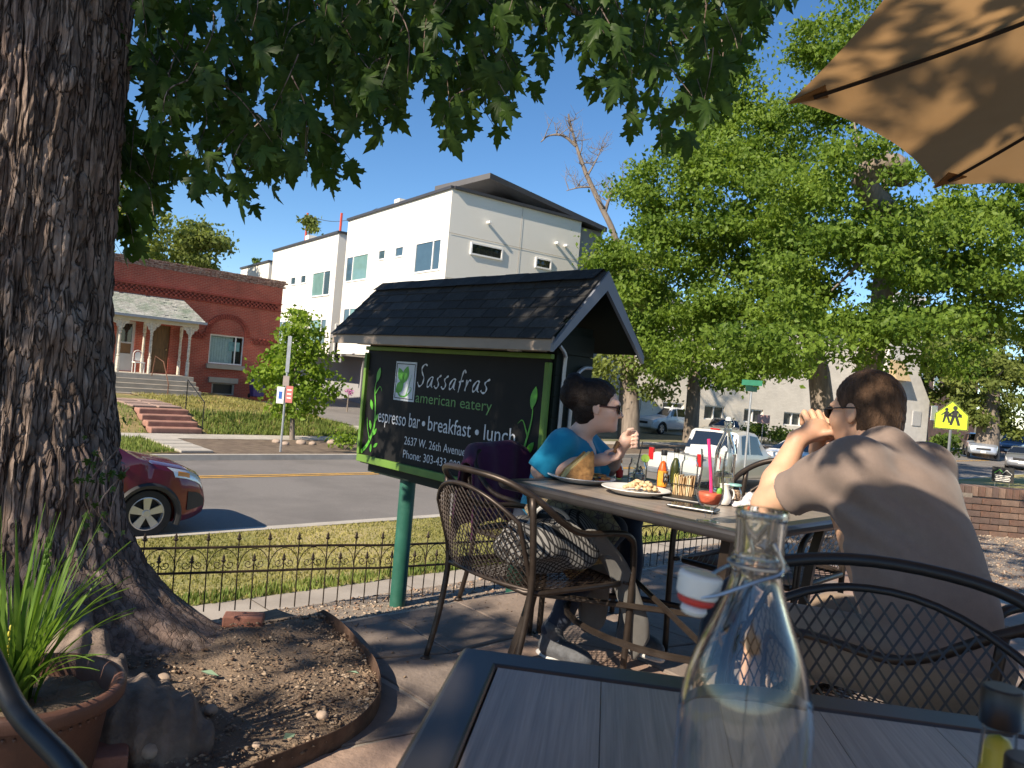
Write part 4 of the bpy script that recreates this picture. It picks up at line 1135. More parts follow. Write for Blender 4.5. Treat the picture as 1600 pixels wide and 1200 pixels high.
# ================================================================== RESTAURANT SIGN
m_board = M('black_board', (.013, .013, .014), .6, 0, .2, 3, spec=.15)
m_siding = M('dark_green_siding', (.008, .015, .012), .6, 0, .2, 4, spec=.2)
m_limegreen = M('lime_green_trim', (.12, .23, .035), .6, 0, .12, 6, dirt=((.07, .14, .025), 5, .6))
m_eave = M('taupe_fascia', (.30, .245, .20), .6, 0, .1, 5)
m_barge = M('slate_trim', (.16, .18, .22), .5, 0, .08, 5)
m_post = M('green_post', (.018, .105, .075), .5, 0, .15, 6, dirt=((.05, .16, .12), 14, .4))
m_shingle = [M('roof_shingle_%d' % i, (c, c * .98, c * .97), .95, 0, .3, 30, .7, 160) for i, c in enumerate((.028, .036, .023, .045))]
m_letter = M('letter_silver', (.62, .64, .68), .5)
m_lettergreen = M('letter_green', (.10, .26, .07), .5)
m_motif = M('motif_green', (.09, .36, .03), .5)
SB = 3.77
sg = thing('restaurant_sign', 'black restaurant signboard with green frame and little shingled roof on a green post', 'signboard', S(3.0, SB, 0), TH - pi / 2)
XL, XR, ZB, ZT = -.93, .92, .49, 1.31
mb = MB(); mb.box(((XL + XR) / 2, .15, (ZB + 1.5) / 2 - .02), (XR - XL, .296, 1.5 - ZB)); obj('box', mb, m_siding, sg)
mb = MB(); mb.box(((XL + XR) / 2, -.006, (ZB + ZT) / 2), (XR - XL - .02, .014, ZT - ZB - .02)); obj('board', mb, m_board, sg)
for nm, c, s in (('top', (0, -.022, ZT - .012), (XR - XL, .03, .028)), ('bottom', (0, -.022, ZB + .018), (XR - XL, .032, .05)), ('left', (XL + .014, -.023, .9), (.03, .028, ZT - ZB - .09)), ('right', (XR - .02, -.023, .9), (.036, .028, ZT - ZB - .09))):
    mb = MB(); mb.box(c, s); obj('frame_rail', mb, m_limegreen, sg, bev=.004)
for k in range(8):       # lapped siding on the end wall
    mb = MB(); mb.box((XR + .008, .15, ZB + .06 + .118 * k), (.014, .3, .112), None); o = obj('siding_board', mb, m_siding, sg); 
for k in range(8):
    mb = MB(); mb.box((0, .306, ZB + .06 + .118 * k), (XR - XL, .014, .112)); obj('siding_board', mb, m_siding, sg)
mb = MB(); mb.box((0, .15, ZB - .05), (XR - XL - .06, .2, .06)); obj('bottom_beam', mb, m_siding, sg)
# roof
RX0, RX1, RY0, RYR, RY1, ZE, ZRi = -1.02, 1.13, -.24, .12, .47, 1.385, 1.765
mb = MB()
for (ya, za, yb, zb_) in ((RY0, ZE, RYR, ZRi), (RY1, ZE, RYR, ZRi)):
    mb.add([(RX0, ya, za), (RX1, ya, za), (RX1, yb, zb_), (RX0, yb, zb_), (RX0, ya, za - .03), (RX1, ya, za - .03), (RX1, yb, zb_ - .03), (RX0, yb, zb_ - .03)], [(0, 1, 2, 3), (4, 7, 6, 5), (0, 4, 5, 1), (1, 5, 6, 2), (2, 6, 7, 3), (3, 7, 4, 0)] if ya < yb else [(0, 3, 2, 1), (4, 5, 6, 7), (0, 1, 5, 4), (1, 2, 6, 5), (2, 3, 7, 6), (3, 0, 4, 7)])
roof = obj('roof', mb, m_siding, sg)
sl1 = sqrt((RYR - RY0) ** 2 + (ZRi - ZE) ** 2); an = atan2(ZRi - ZE, RYR - RY0)
tabs = {}
def shingle_at(x, t, w, side):
    L = .13; k = rnd.randrange(4)
    key = (round(w, 2), k)
    if key not in tabs:
        q = MB(); q.box((0, 0, 0), (w - .006, L, .007)); me = q.mesh('shingle'); me.materials.append(m_shingle[k]); tabs[key] = me
    o = link('shingle', tabs[key], roof)
    y0 = RY0 if side > 0 else RY1
    dirY = 1 if side > 0 else -1
    o.location = (x, y0 + dirY * cos(an) * t - dirY * sin(an) * .012, ZE + sin(an) * t + cos(an) * .012)
    o.rotation_euler = ((an - .05) * dirY + rnd.uniform(-.006, .006), rnd.uniform(-.004, .004), rnd.uniform(-.006, .006))
for side in (1, -1):
    sl_ = sl1
    for r in range(6):
        x = RX0 - .01 - (.09 if r % 2 else 0)
        while x < RX1 - .02:
            w = rnd.choice((.14, .18, .22)); xe = min(x + w, RX1 + .01); xa = max(x, RX0 - .01)
            if xe - xa > .03: shingle_at((xa + xe) / 2, .035 + r * sl_ / 6.15, round(xe - xa, 2), side)
            x += w
for k in range(11):
    q = MB(); q.add([(-.1, -.085, -.062), (.1, -.085, -.062), (.1, 0, .004), (-.1, 0, .004), (.1, .085, -.062), (-.1, .085, -.062)], [(0, 1, 2, 3), (3, 2, 4, 5)]); o = obj('ridge_shingle', q, m_shingle[k % 4], roof); o.location = (RX0 + .1 + k * .193, RYR, ZRi + .026 + .002 * (k % 2))
mb = MB(); mb.box(((RX0 + RX1) / 2, RY0 - .008, ZE - .035), (RX1 - RX0 + .01, .018, .075)); obj('fascia', mb, m_eave, sg, bev=.003)
mb = MB(); mb.box((-.02, RY0 + .13, ZE - .03), (XR - XL, .2, .02)); obj('soffit', mb, m_eave, sg)
mb = MB(); mb.box((-.05, -.05, 1.345), (1.86, .06, .05)); obj('head_trim', mb, m_eave, sg, bev=.004)
for (ya, yb) in ((RY0 - .02, RYR), (RY1 + .02, RYR)):
    w = .075
    mb = MB(); mb.add([(RX1, ya, ZE - .035), (RX1, yb, ZRi + .01), (RX1, yb, ZRi + .01 - w * 1.35), (RX1, ya, ZE - .035 - w * .55), (RX1 + .022, ya, ZE - .035), (RX1 + .022, yb, ZRi + .01), (RX1 + .022, yb, ZRi + .01 - w * 1.35), (RX1 + .022, ya, ZE - .035 - w * .55)], [(0, 1, 2, 3), (4, 7, 6, 5), (0, 4, 5, 1), (1, 5, 6, 2), (2, 6, 7, 3), (3, 7, 4, 0)]); obj('bargeboard', mb, m_barge, sg)
for (x, y, r, pts) in ((0, 0, .011, [(XR + .03, .05, .5), (XR + .03, .05, 1.22), (XR + .035, .045, 1.31), (XR + .03, .0, 1.36)]), (0, 0, .011, [(XR + .03, .13, .5), (XR + .03, .13, 1.12), (XR + .035, .145, 1.2), (XR + .035, .2, 1.25), (XR + .035, .27, 1.26)])):
    mb = MB(); mb.tube(smooth_path(pts, 5), r, 8); obj('conduit', mb, M('conduit_grey', (.38, .39, .40), .4, .5), sg, True)
mb = MB(); mb.ball((XR + .06, .25, 1.14), (.025, .03, .022)); mb.box((XR + .03, .25, 1.17), (.03, .05, .03)); obj('flood_lamp', mb, m_galv, sg, True)
for y, x in ((.02, .66), (.02, .7)):
    mb = MB(); mb.box((x, -.08, 1.335), (.05, .03, .04)); obj('soffit_clip', mb, m_white, sg)
# posts
for x, nm in ((-.53, 0), (.62, 1)):
    mb = MB(); mb.tube([(0, 0, -.5), (0, 0, ZB - .02)], .056, 20); o = obj('post', mb, m_post, sg, True); o.location = (x, .15, 0)
# lettering ---------------------------------------------------------
def text_mesh(txt, w, h=None, depth=.0012, shear=0):
    cu = bpy.data.curves.new('lettering', 'FONT'); cu.body = txt; cu.size = 1; cu.extrude = 0; cu.resolution_u = 3; cu.shear = shear
    o = link('lettering', cu); dg = bpy.context.evaluated_depsgraph_get(); dg.update()
    me = bpy.data.meshes.new_from_object(o.evaluated_get(dg)); bpy.data.objects.remove(o)
    n = len(me.vertices); co = np.empty(n * 3, np.float32); me.vertices.foreach_get('co', co); co = co.reshape(-1, 3)
    x0, x1 = co[:, 0].min(), co[:, 0].max(); sx = w / (x1 - x0); sy = h if h else sx
    out = np.stack([(co[:, 0] - x0) * sx, np.zeros(n), co[:, 1] * sy], 1).astype(np.float32)
    me.vertices.foreach_set('co', out.ravel()); me.update()
    return me
board = [o for o in sg.children if o.name.startswith('board')][0]
def letter(txt, x, z, w, em, mat, y=-.0165):
    me = text_mesh(txt, w, em); o = obj('lettering', me, mat, board); o.location = (x, y, z); o['kind'] = 'stuff'; return o
letter('american eatery', -.30, .955, .76, .098, m_lettergreen)
letter('espresso bar', -.72, .785, .49, .135, m_letter)
letter('breakfast', -.14, .785, .43, .135, m_letter)
letter('lunch', .41, .785, .27, .135, m_letter)
for x in (-.19, .345):
    mb = MB(); mb.prism([(x + .017 * cos(t), .822 + .017 * sin(t)) for t in np.linspace(0, 2 * pi, 17)[:-1]], -.0165, -.0135); obj('bullet', mb, m_letter, board)
letter('2637 W. 26th Avenue', -.385, .665, .64, .078, m_letter)
letter('Phone: 303-433-0080', -.385, .575, .64, .078, m_letter)
# handwritten name drawn with brush strokes
def ribbon(pts, w, mat, parent, name='lettering', y=-.0165, taper=False):
    P = smooth_path([Vector((p[0], 0, p[1])) for p in pts], 5); mb = MB(); vs = []; n = len(P)
    for i, p in enumerate(P):
        d = (P[min(i + 1, n - 1)] - P[max(i - 1, 0)]); d.normalize(); nn = Vector((-d.z, 0, d.x))
        ww = w * (.75 + .35 * sin(i * .9)) if not taper else w * (1 - .85 * i / (n - 1))
        vs += [p + nn * ww / 2, p - nn * ww / 2]
    mb.add(vs, [(2 * i, 2 * i + 1, 2 * i + 3, 2 * i + 2) for i in range(n - 1)])
    o = obj(name, mb, mat, parent); o.location = (0, y, 0)
    return o
G_S = [(.95, .95), (.6, 1.0), (.3, .82), (.45, .6), (.75, .38), (.65, .1), (.3, 0), (.02, .18)]
G_a = [(.85, .55), (.5, .6), (.12, .3), (.2, .02), (.5, .1), (.8, .5), (.72, .12), (.95, .0)]
G_s = [(.85, .75), (.5, .62), (.35, .48), (.65, .25), (.55, .02), (.2, .0), (.02, .12)]
G_f = [(1.0, .98), (.7, 1.15), (.5, .9), (.42, .4), (.35, -.12)]
G_f2 = [(.15, .45), (.5, .5), (.85, .55)]
G_r = [(.2, .62), (.22, .3), (.2, .0), (.3, .35), (.55, .6), (.85, .58)]
x = -.30; sc = .115
for gl, wd in (([G_S], 1.0), ([G_a], .85), ([G_s], .75), ([G_s], .75), ([G_a], .85), ([G_f, G_f2], .7), ([G_r], .75), ([G_a], .85), ([G_s], .9)):
    for st in gl:
        cap = gl[0] is G_S
        k = sc * (1.25 if cap else .95)
        ribbon([(x + p[0] * wd * .085 + p[1] * .022, 1.062 + p[1] * k * 1.02) for p in st], .0125, m_letter, board)
    x += .088 * wd * (1.15 if gl[0] is G_S else 1.12)
# leaf logo panel
mb = MB(); mb.box((-.435, -.015, 1.085), (.235, .006, .265)); lg = obj('logo_panel', mb, M('logo_white', (.55, .60, .66), .5), board)
for s in (.212, .20):
    pass
mb = MB()
for (cx, cz, w, h) in ((-.435, 1.202, .212, .005), (-.435, .968, .212, .005), (-.539, 1.085, .005, .238), (-.331, 1.085, .005, .238)): mb.box((cx, -.0185, cz), (w, .002, h))
obj('logo_border', mb, m_board, lg)
def leafshape(cx, cz, ang, L, W, mat, par, y=-.0195, name='leaf_motif'):
    pts = []
    for t in np.linspace(0, 1, 9): pts.append((t * L, W * sin(pi * t) ** .8))
    for t in np.linspace(1, 0, 9)[1:-1]: pts.append((t * L, -W * sin(pi * t) ** .8))
    q = [(cx + p[0] * cos(ang) - p[1] * sin(ang), cz + p[0] * sin(ang) + p[1] * cos(ang)) for p in pts]
    mb = MB(); mb.prism(q, y, y + .002); return obj(name, mb, mat, par)
leafshape(-.45, 1.07, 1.25, .125, .035, m_motif, lg); leafshape(-.455, 1.07, 2.1, .12, .032, m_motif, lg); leafshape(-.45, 1.08, 3.9, .11, .036, m_motif, lg)
ribbon([(-.52, 1.03), (-.48, .985), (-.42, .985), (-.37, 1.015), (-.355, 1.04), (-.375, 1.05)], .016, m_motif, lg, 'vine_motif', -.0195, True)
ribbon([(-.41, .99), (-.385, 1.06), (-.36, 1.13)], .008, m_motif, lg, 'vine_motif', -.0198, True)
# painted vines left and right
for pts, w in (([(-.90, .55), (-.82, .62), (-.76, .75), (-.77, .9), (-.79, 1.02), (-.75, 1.14)], .028), ([(-.80, .64), (-.84, .72), (-.86, .8)], .014), ([(-.78, .98), (-.73, 1.03), (-.70, 1.0)], .012), ([(.72, .62), (.76, .78), (.80, .95), (.79, 1.05)], .022), ([(.775, .85), (.73, .93), (.69, .91)], .012), ([(.76, .66), (.80, .72), (.84, .70)], .012)):
    ribbon(pts, w, m_motif, board, 'vine_motif', -.0168, True)
for cx, cz, a, L in ((-.80, .72, 1.9, .07), (-.77, .68, .9, .07), (-.76, .78, 1.0, .07), (-.80, .86, 2.0, .08), (-.75, .60, .6, .06), (-.78, .56, 1.6, .06), (-.775, 1.06, 1.3, .11), (.79, 1.0, 1.4, .13), (.77, .74, .9, .10), (.80, .58, 1.2, .06), (.83, .62, 1.8, .05)):
    leafshape(cx, cz, a, L, L * .2, m_motif, board, -.0172)

# ================================================================== LOW IRON FENCE
m_iron = M('fence_iron', (.035, .026, .020), .6, .5, .3, 12, dirt=((.09, .05, .03), 30, .5))
FPTS = [(-.4, 5.38), (.6, 5.12), (1.76, 4.83), (2.41, 4.62), (3.08, 4.42), (3.7, 4.38), (5.0, 4.22), (6.3, 4.1), (8.2, 3.95), (10.5, 3.8)]
FZ = -.49
fence = thing('iron_fence', 'low black iron garden fence with spear points and scrolls along the pavement', 'fence', S(3.0, 4.4, FZ))
fo = fence.location
def picket_mesh(H):
    mb = MB(); mb.tube([(0, 0, 0), (0, 0, H - .05)], .0045, 5)
    mb.lathe([(0, H - .055), (.012, H - .05), (.016, H - .04), (.007, H - .033), (.011, H - .028), (.006, H - .012), (0, H + .004)], 6)
    me = mb.mesh('picket'); me.materials.append(m_iron); return me
pk_t, pk_s_ = picket_mesh(.505), picket_mesh(.365)
def scroll_mesh():
    mb = MB()
    mb.tube([(.0945 * cos(t) + .0945, 0, .265 + .135 * sin(t)) for t in np.linspace(.05, pi - .05, 12)], .0032, 4)
    for sx in (-1, 1):
        mb.tube([(.0945 + sx * (.006 + .03 * (1 - u * .78) * cos(3.2 + u * 7.5) + .030), 0, .30 + .03 * (1 - u * .78) * sin(3.2 + u * 7.5)) for u in np.linspace(0, 1, 12)], .003, 4)
    me = mb.mesh('scroll'); me.materials.append(m_iron); return me
sc_me = scroll_mesh()
pts3 = [S(a, b, FZ) for a, b in FPTS]
seglen = [(q - p).length for p, q in zip(pts3, pts3[1:])]
total = sum(seglen)
def along(s):
    for p, q, l in zip(pts3, pts3[1:], seglen):
        if s <= l: return p.lerp(q, s / l), atan2(q.y - p.y, q.x - p.x)
        s -= l
    return pts3[-1], atan2(pts3[-1].y - pts3[-2].y, pts3[-1].x - pts3[-2].x)
def sag(s): return .022 * sin(s * .9 + .5) + .012 * sin(s * 2.3)
s = 0; k = 0
while s < total - .2:
    p, a = along(s); o = link('picket', pk_t, fence); o.location = p - fo + Vector((0, 0, sag(s))); o.rotation_euler = (rnd.uniform(-.03, .03), rnd.uniform(-.02, .02), a)
    p2, a2 = along(s + .0945); o = link('picket', pk_s_, fence); o.location = p2 - fo + Vector((0, 0, sag(s))); o.rotation_euler = (rnd.uniform(-.03, .03), 0, a2)
    o = link('scroll', sc_me, fence); o.location = p - fo + Vector((0, 0, sag(s))); o.rotation_euler = (0, 0, a)
    s += .189; k += 1
for zz in (.41, .25):
    P = []
    for i in range(81): q, a = along(total * i / 80 * .995); P.append(q - fo + Vector((0, 0, zz + sag(total * i / 80))))
    mb = MB(); mb.tube(P, .0085, 6); obj('rail', mb, m_iron, fence, True)
# ================================================================== CHAIRS
m_bronze = M('bronze_metal', (.045, .034, .028), .42, .55, .15, 10, dirt=((.09, .07, .055), 20, .4))
m_blackm = M('black_powdercoat', (.022, .024, .027), .4, .4, .1, 10)
def lattice(fn, ns, nt, inside, r=.0023):
    """expanded-metal mesh: diamonds on the surface fn(s, t), s and t in 0..1"""
    mb = MB()
    nodes = {}
    def nd(i, j):
        if (i, j) not in nodes: nodes[(i, j)] = Vector(fn(i / ns, j / nt))
        return nodes[(i, j)]
    for j in range(nt):
        for i in range(ns + 1):
            if (i + j) % 2: continue
            for di in (-1, 1):
                i2 = i + di
                if i2 < 0 or i2 > ns: continue
                if not (inside(i / ns, j / nt) and inside(i2 / ns, (j + 1) / nt)): continue
                a, b = nd(i, j), nd(i2, j + 1); d = (b - a).normalized(); n1 = d.orthogonal().normalized(); n2 = d.cross(n1)
                vs = [q + (n1 * cos(t) + n2 * sin(t)) * r for q in (a, b) for t in (0, 2.09, 4.19)]
                mb.add(vs, [(0, 1, 4, 3), (1, 2, 5, 4), (2, 0, 3, 5)])
    return mb
def back_fn(s, t):
    y = (s - .5) * .50; z = .44 + .385 * t
    x = -.245 - .125 * t - .05 * (1 - (2 * s - 1) ** 2)
    return (x, y, z)
def back_in(s, t):
    e = abs(2 * s - 1); return t <= 1.0 - .30 * e ** 2.2
def make_chair_parts(metal):
    P = []
    hoop = [(.25, -.28, 0), (.255, -.285, .3), (.245, -.29, .56), (.20, -.295, .635), (.10, -.30, .655), (-.06, -.30, .665), (-.16, -.295, .71), (-.27, -.27, .80), (-.36, -.18, .865), (-.41, 0, .885)]
    hoop = hoop + [(x, -y, z) for x, y, z in hoop[-2::-1]]
    P.append(('arm_hoop', lambda: MB().tube(smooth_path(hoop, 5), .0135, 10), True))
    bp = [back_fn(s, max(0, 1.0 - .30 * abs(2 * s - 1) ** 2.2)) for s in np.linspace(0, 1, 15)]
    bp = [back_fn(0, t) for t in np.linspace(0, .65, 5)] + bp + [back_fn(1, t) for t in np.linspace(.65, 0, 5)]
    P.append(('back_frame', lambda: MB().tube(bp + [back_fn(s, 0) for s in np.linspace(.95, .05, 6)], .009, 8, closed=True), True))
    P.append(('back_mesh', lambda: lattice(back_fn, 40, 18, back_in), False))
    for sd in (-1, 1):
        P.append(('rear_leg', lambda sd=sd: MB().tube(smooth_path([(-.33, sd * .25, 0), (-.28, sd * .25, .22), (-.255, sd * .255, .44), (-.275, sd * .268, .62), (-.29, sd * .262, .81)], 4), .0125, 9), True))
    sf = [(.23, -.24), (.23, .24), (.20, .262), (-.22, .262), (-.26, .23), (-.26, -.23), (-.22, -.262), (.20, -.262)]
    P.append(('seat_frame', lambda: MB().tube([(x, y, .43 - .01 * (x > 0)) for x, y in sf], .0125, 8, closed=True), True))
    P.append(('seat_mesh', lambda: lattice(lambda s, t: (-.25 + .475 * t, (s - .5) * .5, .432 - .012 * sin(pi * t)), 40, 20, lambda s, t: True, .0022), False))
    P.append(('stretcher', lambda: MB().tube([(.25, -.28, .42), (.23, -.26, .425)], .01, 6).tube([(.25, .28, .42), (.23, .26, .425)], .01, 6), True))
    for x, y in ((.25, -.28), (.25, .28), (-.33, -.25), (-.33, .25)):
        P.append(('foot_pad', lambda x=x, y=y: MB().lathe([(0, 0), (.022, 0), (.022, .012), (.012, .02), (0, .02)], 12, (x, y, .001)), True))
    return [(n, f(), sm) for n, f, sm in P]
_chair_me = {}
def patio_chair(label, loc, ang, metal=m_bronze, scz=1.0, group='metal mesh patio chairs'):
    t = thing('patio_chair', label, 'chair', loc, ang, group); t.scale = (1, 1, scz)
    if metal.name not in _chair_me:
        L = []
        for n, mb, sm in make_chair_parts(metal):
            me = mb.mesh(n); me.materials.append(metal)
            if sm: me.shade_smooth()
            L.append((n, me))
        _chair_me[metal.name] = L
    for n, me in _chair_me[metal.name]: link(n, me, t)
    return t
patio_chair('brown metal mesh chair piled with grey clothes at the long table side', S(2.21, 2.10, 0), TH - .06, scz=.91)
patio_chair('metal chair under the purple jacket and the woman in blue', S(2.80, 2.62, 0), TH - pi / 2 + .05, scz=.88)
patio_chair('metal chair the man in the taupe shirt sits on', (1.15, 1.98, 0), radians(122), scz=.85)
_pc = patio_chair('black mesh chair with curved top rail facing the camera behind the nearest table', (.69, 1.10, 0), radians(-98), m_blackm, .965); _pc.scale = (1.0, 1.16, .95)
patio_chair('metal chair on the far long side of the dining table', S(3.12, 1.62, 0), TH + pi)
patio_chair('metal chair at the right edge beyond the man', (1.62, 1.78, 0), radians(200), m_blackm)
patio_chair('black chair whose arm cuts the lower left corner of the photo', (-.72, .675, 0), radians(-38.5), m_blackm)

# ================================================================== TABLES
m_rim = M('table_rim', (.045, .043, .045), .33, .35, .12, 14)
def plank_mat(name, c, rough):
    m, nt, b = new_mat(name)
    v = coords(nt, (1.2, 70, 70)); v2 = coords(nt, (6, 260, 260))
    f = mixc(nt, .5, noise(nt, v, 1, 6, .7), noise(nt, v2, 1, 3, .6))
    nt.links.new(ramp(nt, f, [(.3, [k * .55 for k in c]), (.7, [k * 1.5 for k in c])]), b.inputs['Base Color'])
    b.inputs['Roughness'].default_value = rough
    b.inputs['Specular IOR Level'].default_value = .9
    bump(nt, b, f, .25, .002)
    return m
m_plank = plank_mat('table_plank', (.27, .228, .19), .36)
def patio_table(label, loc, ang, L, W, H=.745, nplank=6, rim=.055):
    """L along local x, W along local y; planks run along x"""
    t = thing('patio_table', label, 'table', loc, ang, None)
    prof = [(0, .0), (rim, 0), (rim, -.018), (rim - .006, -.038), (.006, -.038), (-.004, -.028), (-.006, -.012)]
    corners = [(-L / 2, -W / 2), (L / 2, -W / 2), (L / 2, W / 2), (-L / 2, W / 2)]
    inw = [(1, 1), (-1, 1), (-1, -1), (1, -1)]
    n = len(prof)
    prof = [(o_, H + z) for o_, z in prof]
    cr = .02
    vs = []
    for (cx, cy), (ix, iy) in zip(corners, inw):
        for o_, z in prof: vs.append((cx + ix * o_, cy + iy * o_, z))
    fs = []
    for c in range(4):
        d = (c + 1) % 4
        for k in range(n):
            k2 = (k + 1) % n; fs.append((c * n + k, c * n + k2, d * n + k2, d * n + k))
    mb = MB(); mb.add(vs, fs); obj('rim', mb, m_rim, t, bev=.006, seg=3)
    ih = W - 2 * rim - .004; pw = ih / nplank
    q = MB(); q.box((0, 0, 0), (L - 2 * rim - .004, pw - .0011, .016)); pm = q.mesh('plank'); pm.materials.append(m_plank)
    for k in range(nplank):
        o = link('plank', pm, t); o.location = (0, -ih / 2 + pw * (k + .5), H - .0105)
    mb = MB(); mb.box((0, 0, H - .026), (L - 2 * rim + .01, W - 2 * rim + .01, .008)); obj('underframe', mb, m_rim, t)
    for sx in (-1, 1):
        for sy in (-1, 1):
            x, y = sx * (L / 2 - .07), sy * (W / 2 - .07)
            pts = [(x - sx * .02, y - sy * .02, H - .035), (x - sx * .045, y - sy * .045, H * .7), (x - sx * .05, y - sy * .05, H * .4), (x + sx * .0, y + sy * .0, 0.0)]
            mb = MB(); mb.tube(smooth_path(pts, 5), [.03] * 16, 4, flat=.7); obj('leg', mb, m_bronze, t)
    mb = MB(); x, y = L / 2 - .115, W / 2 - .115
    mb.tube([(x * cos(a), y * sin(a), .24) for a in np.linspace(0, 2 * pi, 25)[:-1]], .013, 6, closed=True)
    obj('foot_ring', mb, m_bronze, t, True)
    mb = MB(); mb.tube([(-x, -y, .30), (x, y, .30)], .012, 6); mb.tube([(-x, y, .312), (x, -y, .312)], .012, 6); obj('cross_brace', mb, m_bronze, t)
    return t
TBL = S(2.51, 1.685, 0)
patio_table('dark metal dining table laid with food between the woman and the man', TBL, TH + pi / 2, 1.07, .86)
ex = Vector((cos(radians(-7.3)), sin(radians(-7.3)), 0)); ey = Vector((-ex.y, ex.x, 0))
nt_c = Vector((-.035, 1.095, 0)) + ex * .62 - ey * .43
patio_table('nearest dark table with brushed plank top in the foreground', nt_c, radians(-7.3) + pi / 2, .86, 1.24, nplank=8)
# ================================================================== THINGS ON THE DINING TABLE
TZ_ = .7465
m_glass = glass('clear_glass', (.96, .98, .97))
m_thin = thin_glass('thin_clear_glass')
m_china = M('white_china', (.76, .75, .72), .25, 0, .03, 5)
m_steel = M('steel', (.55, .55, .56), .25, 1, .05)
m_cap = M('black_cap', (.012, .012, .013), .4)
def solid_glass(outer, t, n=32, base=None):
    """closed glass wall: outer profile (r,z) bottom to top, thickness t"""
    z0 = outer[0][1] + (base or t * 1.6)
    inner = [(max(r - t, .002), max(z, z0)) for r, z in outer if z > outer[0][1] + 1e-6]
    return MB().lathe([(0, outer[0][1])] + outer + inner[::-1] + [(0, z0)], n)
def inside(outer, t, z0, z1, n=28):
    """liquid filling a vessel between two heights"""
    zs = [p[1] for p in outer]; rs = [p[0] for p in outer]
    zz = np.linspace(z0, z1, 9); pr = [(max(.001, float(np.interp(z, zs, rs)) - t - .0004), z) for z in zz]
    return MB().lathe([(0, z0)] + pr + [(0, z1)], n)
def tpos(x, y, z=TZ_): return on(x, y, z)
def plate_obj(label, x, y, R):
    p = tpos(x, y); t = thing('plate', label, 'plate', p)
    mb = MB().lathe([(0, .004), (R * .55, .003), (R * .6, 0), (R * .66, .0), (R * .72, .006), (R, .020), (R * 1.0, .023), (R * .97, .0235), (R * .7, .011), (R * .6, .008), (0, .008)], 40); obj('dish', mb, m_china, t, True, 50)
    return t, p
# plate with the toasted sandwich
t, pA = plate_obj('white plate with a tall toasted sandwich in front of the woman', 908, 752, .145)
m_toast = M('toasted_bread', (.46, .24, .08), .8, 0, .45, 28, .6, 70, dirt=((.10, .04, .015), 22, .8))
m_crumb = M('bread_crumb', (.58, .42, .20), .9, 0, .2, 40, .5, 90)
m_egg = M('egg_filling', (.55, .45, .18), .7, 0, .3, 50, .4, 60)
sw = thing('toasted_sandwich', 'golden toasted sandwich half standing upright on the plate', 'sandwich', pA + Vector((-.01, -.03, .009)), radians(-4)); sw.scale = (1.12, 1, 1.12)
for k, (y0, y1, mt, nm, sx) in enumerate(((-.034, -.014, m_toast, 'toast_slice', 1), (-.014, .000, m_egg, 'filling', .94), (.000, .016, m_crumb, 'toast_slice', .97), (.016, .026, m_egg, 'filling', .9), (.026, .044, m_toast, 'toast_slice', .93))):
    poly = [(-.062 * sx, 0), (.045 * sx, 0), (.052 * sx, .03), (.047 * sx, .105 * sx), (.036 * sx, .115 * sx), (.018 * sx, .095 * sx), (-.04 * sx, .035)]
    mb = MB(); mb.prism([(px_ + rnd.uniform(-.003, .003) - k * .006, pz) for px_, pz in poly], y0 + .0008, y1 - .0008); obj(nm, mb, mt, sw, bev=.004)
rk = thing('ramekin', 'small steel sauce cup on the sandwich plate', 'cup', pA + Vector((-.075, .045, .009)))
obj('cup', MB().lathe([(0, 0), (.021, 0), (.026, .034), (.028, .036), (.025, .035), (.0205, .003), (0, .003)], 24), m_steel, rk, True)
pt = thing('potato_slices', 'browned potato slices and dip beside the sandwich', 'food', pA + Vector((.075, .01, .010)))
for k in range(6):
    mb = MB(); mb.lathe([(0, 0), (.02, 0), (.021, .004), (.02, .008), (0, .008)], 12, M=TR(rnd.uniform(-.03, .03), rnd.uniform(-.035, .03), .001 + .0085 * (k // 2)) @ Matrix.Rotation(rnd.uniform(-.12, .12), 4, 'X')); obj('slice', mb, m_toast if k % 2 else m_egg, pt)
mb = MB(); mb.lathe([(0, 0), (.028, 0), (.024, .007), (0, .009)], 14, (.02, -.035, .001)); obj('dip', mb, M('tomato_dip', (.35, .05, .03), .4), pt, True)
# plate with the pale scramble
t, pB = plate_obj('white plate with a mound of pale creamy food in the table middle', 993, 771, .135)
m_hash = M('creamy_hash', (.66, .48, .28), .7, 0, .3, 45, .9, 70, dirt=((.42, .25, .10), 40, .5))
hb = thing('food_mound', 'heap of creamy scrambled food on the middle plate', 'food', pB + Vector((.02, .005, .009)))
for k in range(60):
    r_ = .055 * sqrt(rnd.random()); a = rnd.uniform(0, 2 * pi); h = .038 * (1 - (r_ / .06) ** 2) * rnd.uniform(.4, 1)
    mb = MB(); mb.ball((r_ * cos(a) * 1.15, r_ * sin(a), .006 + h), (rnd.uniform(.008, .013), rnd.uniform(.008, .013), rnd.uniform(.006, .009)), 8, 6, jit=.14, seed=k); o = obj('morsel', mb, m_hash, hb, True, 80)
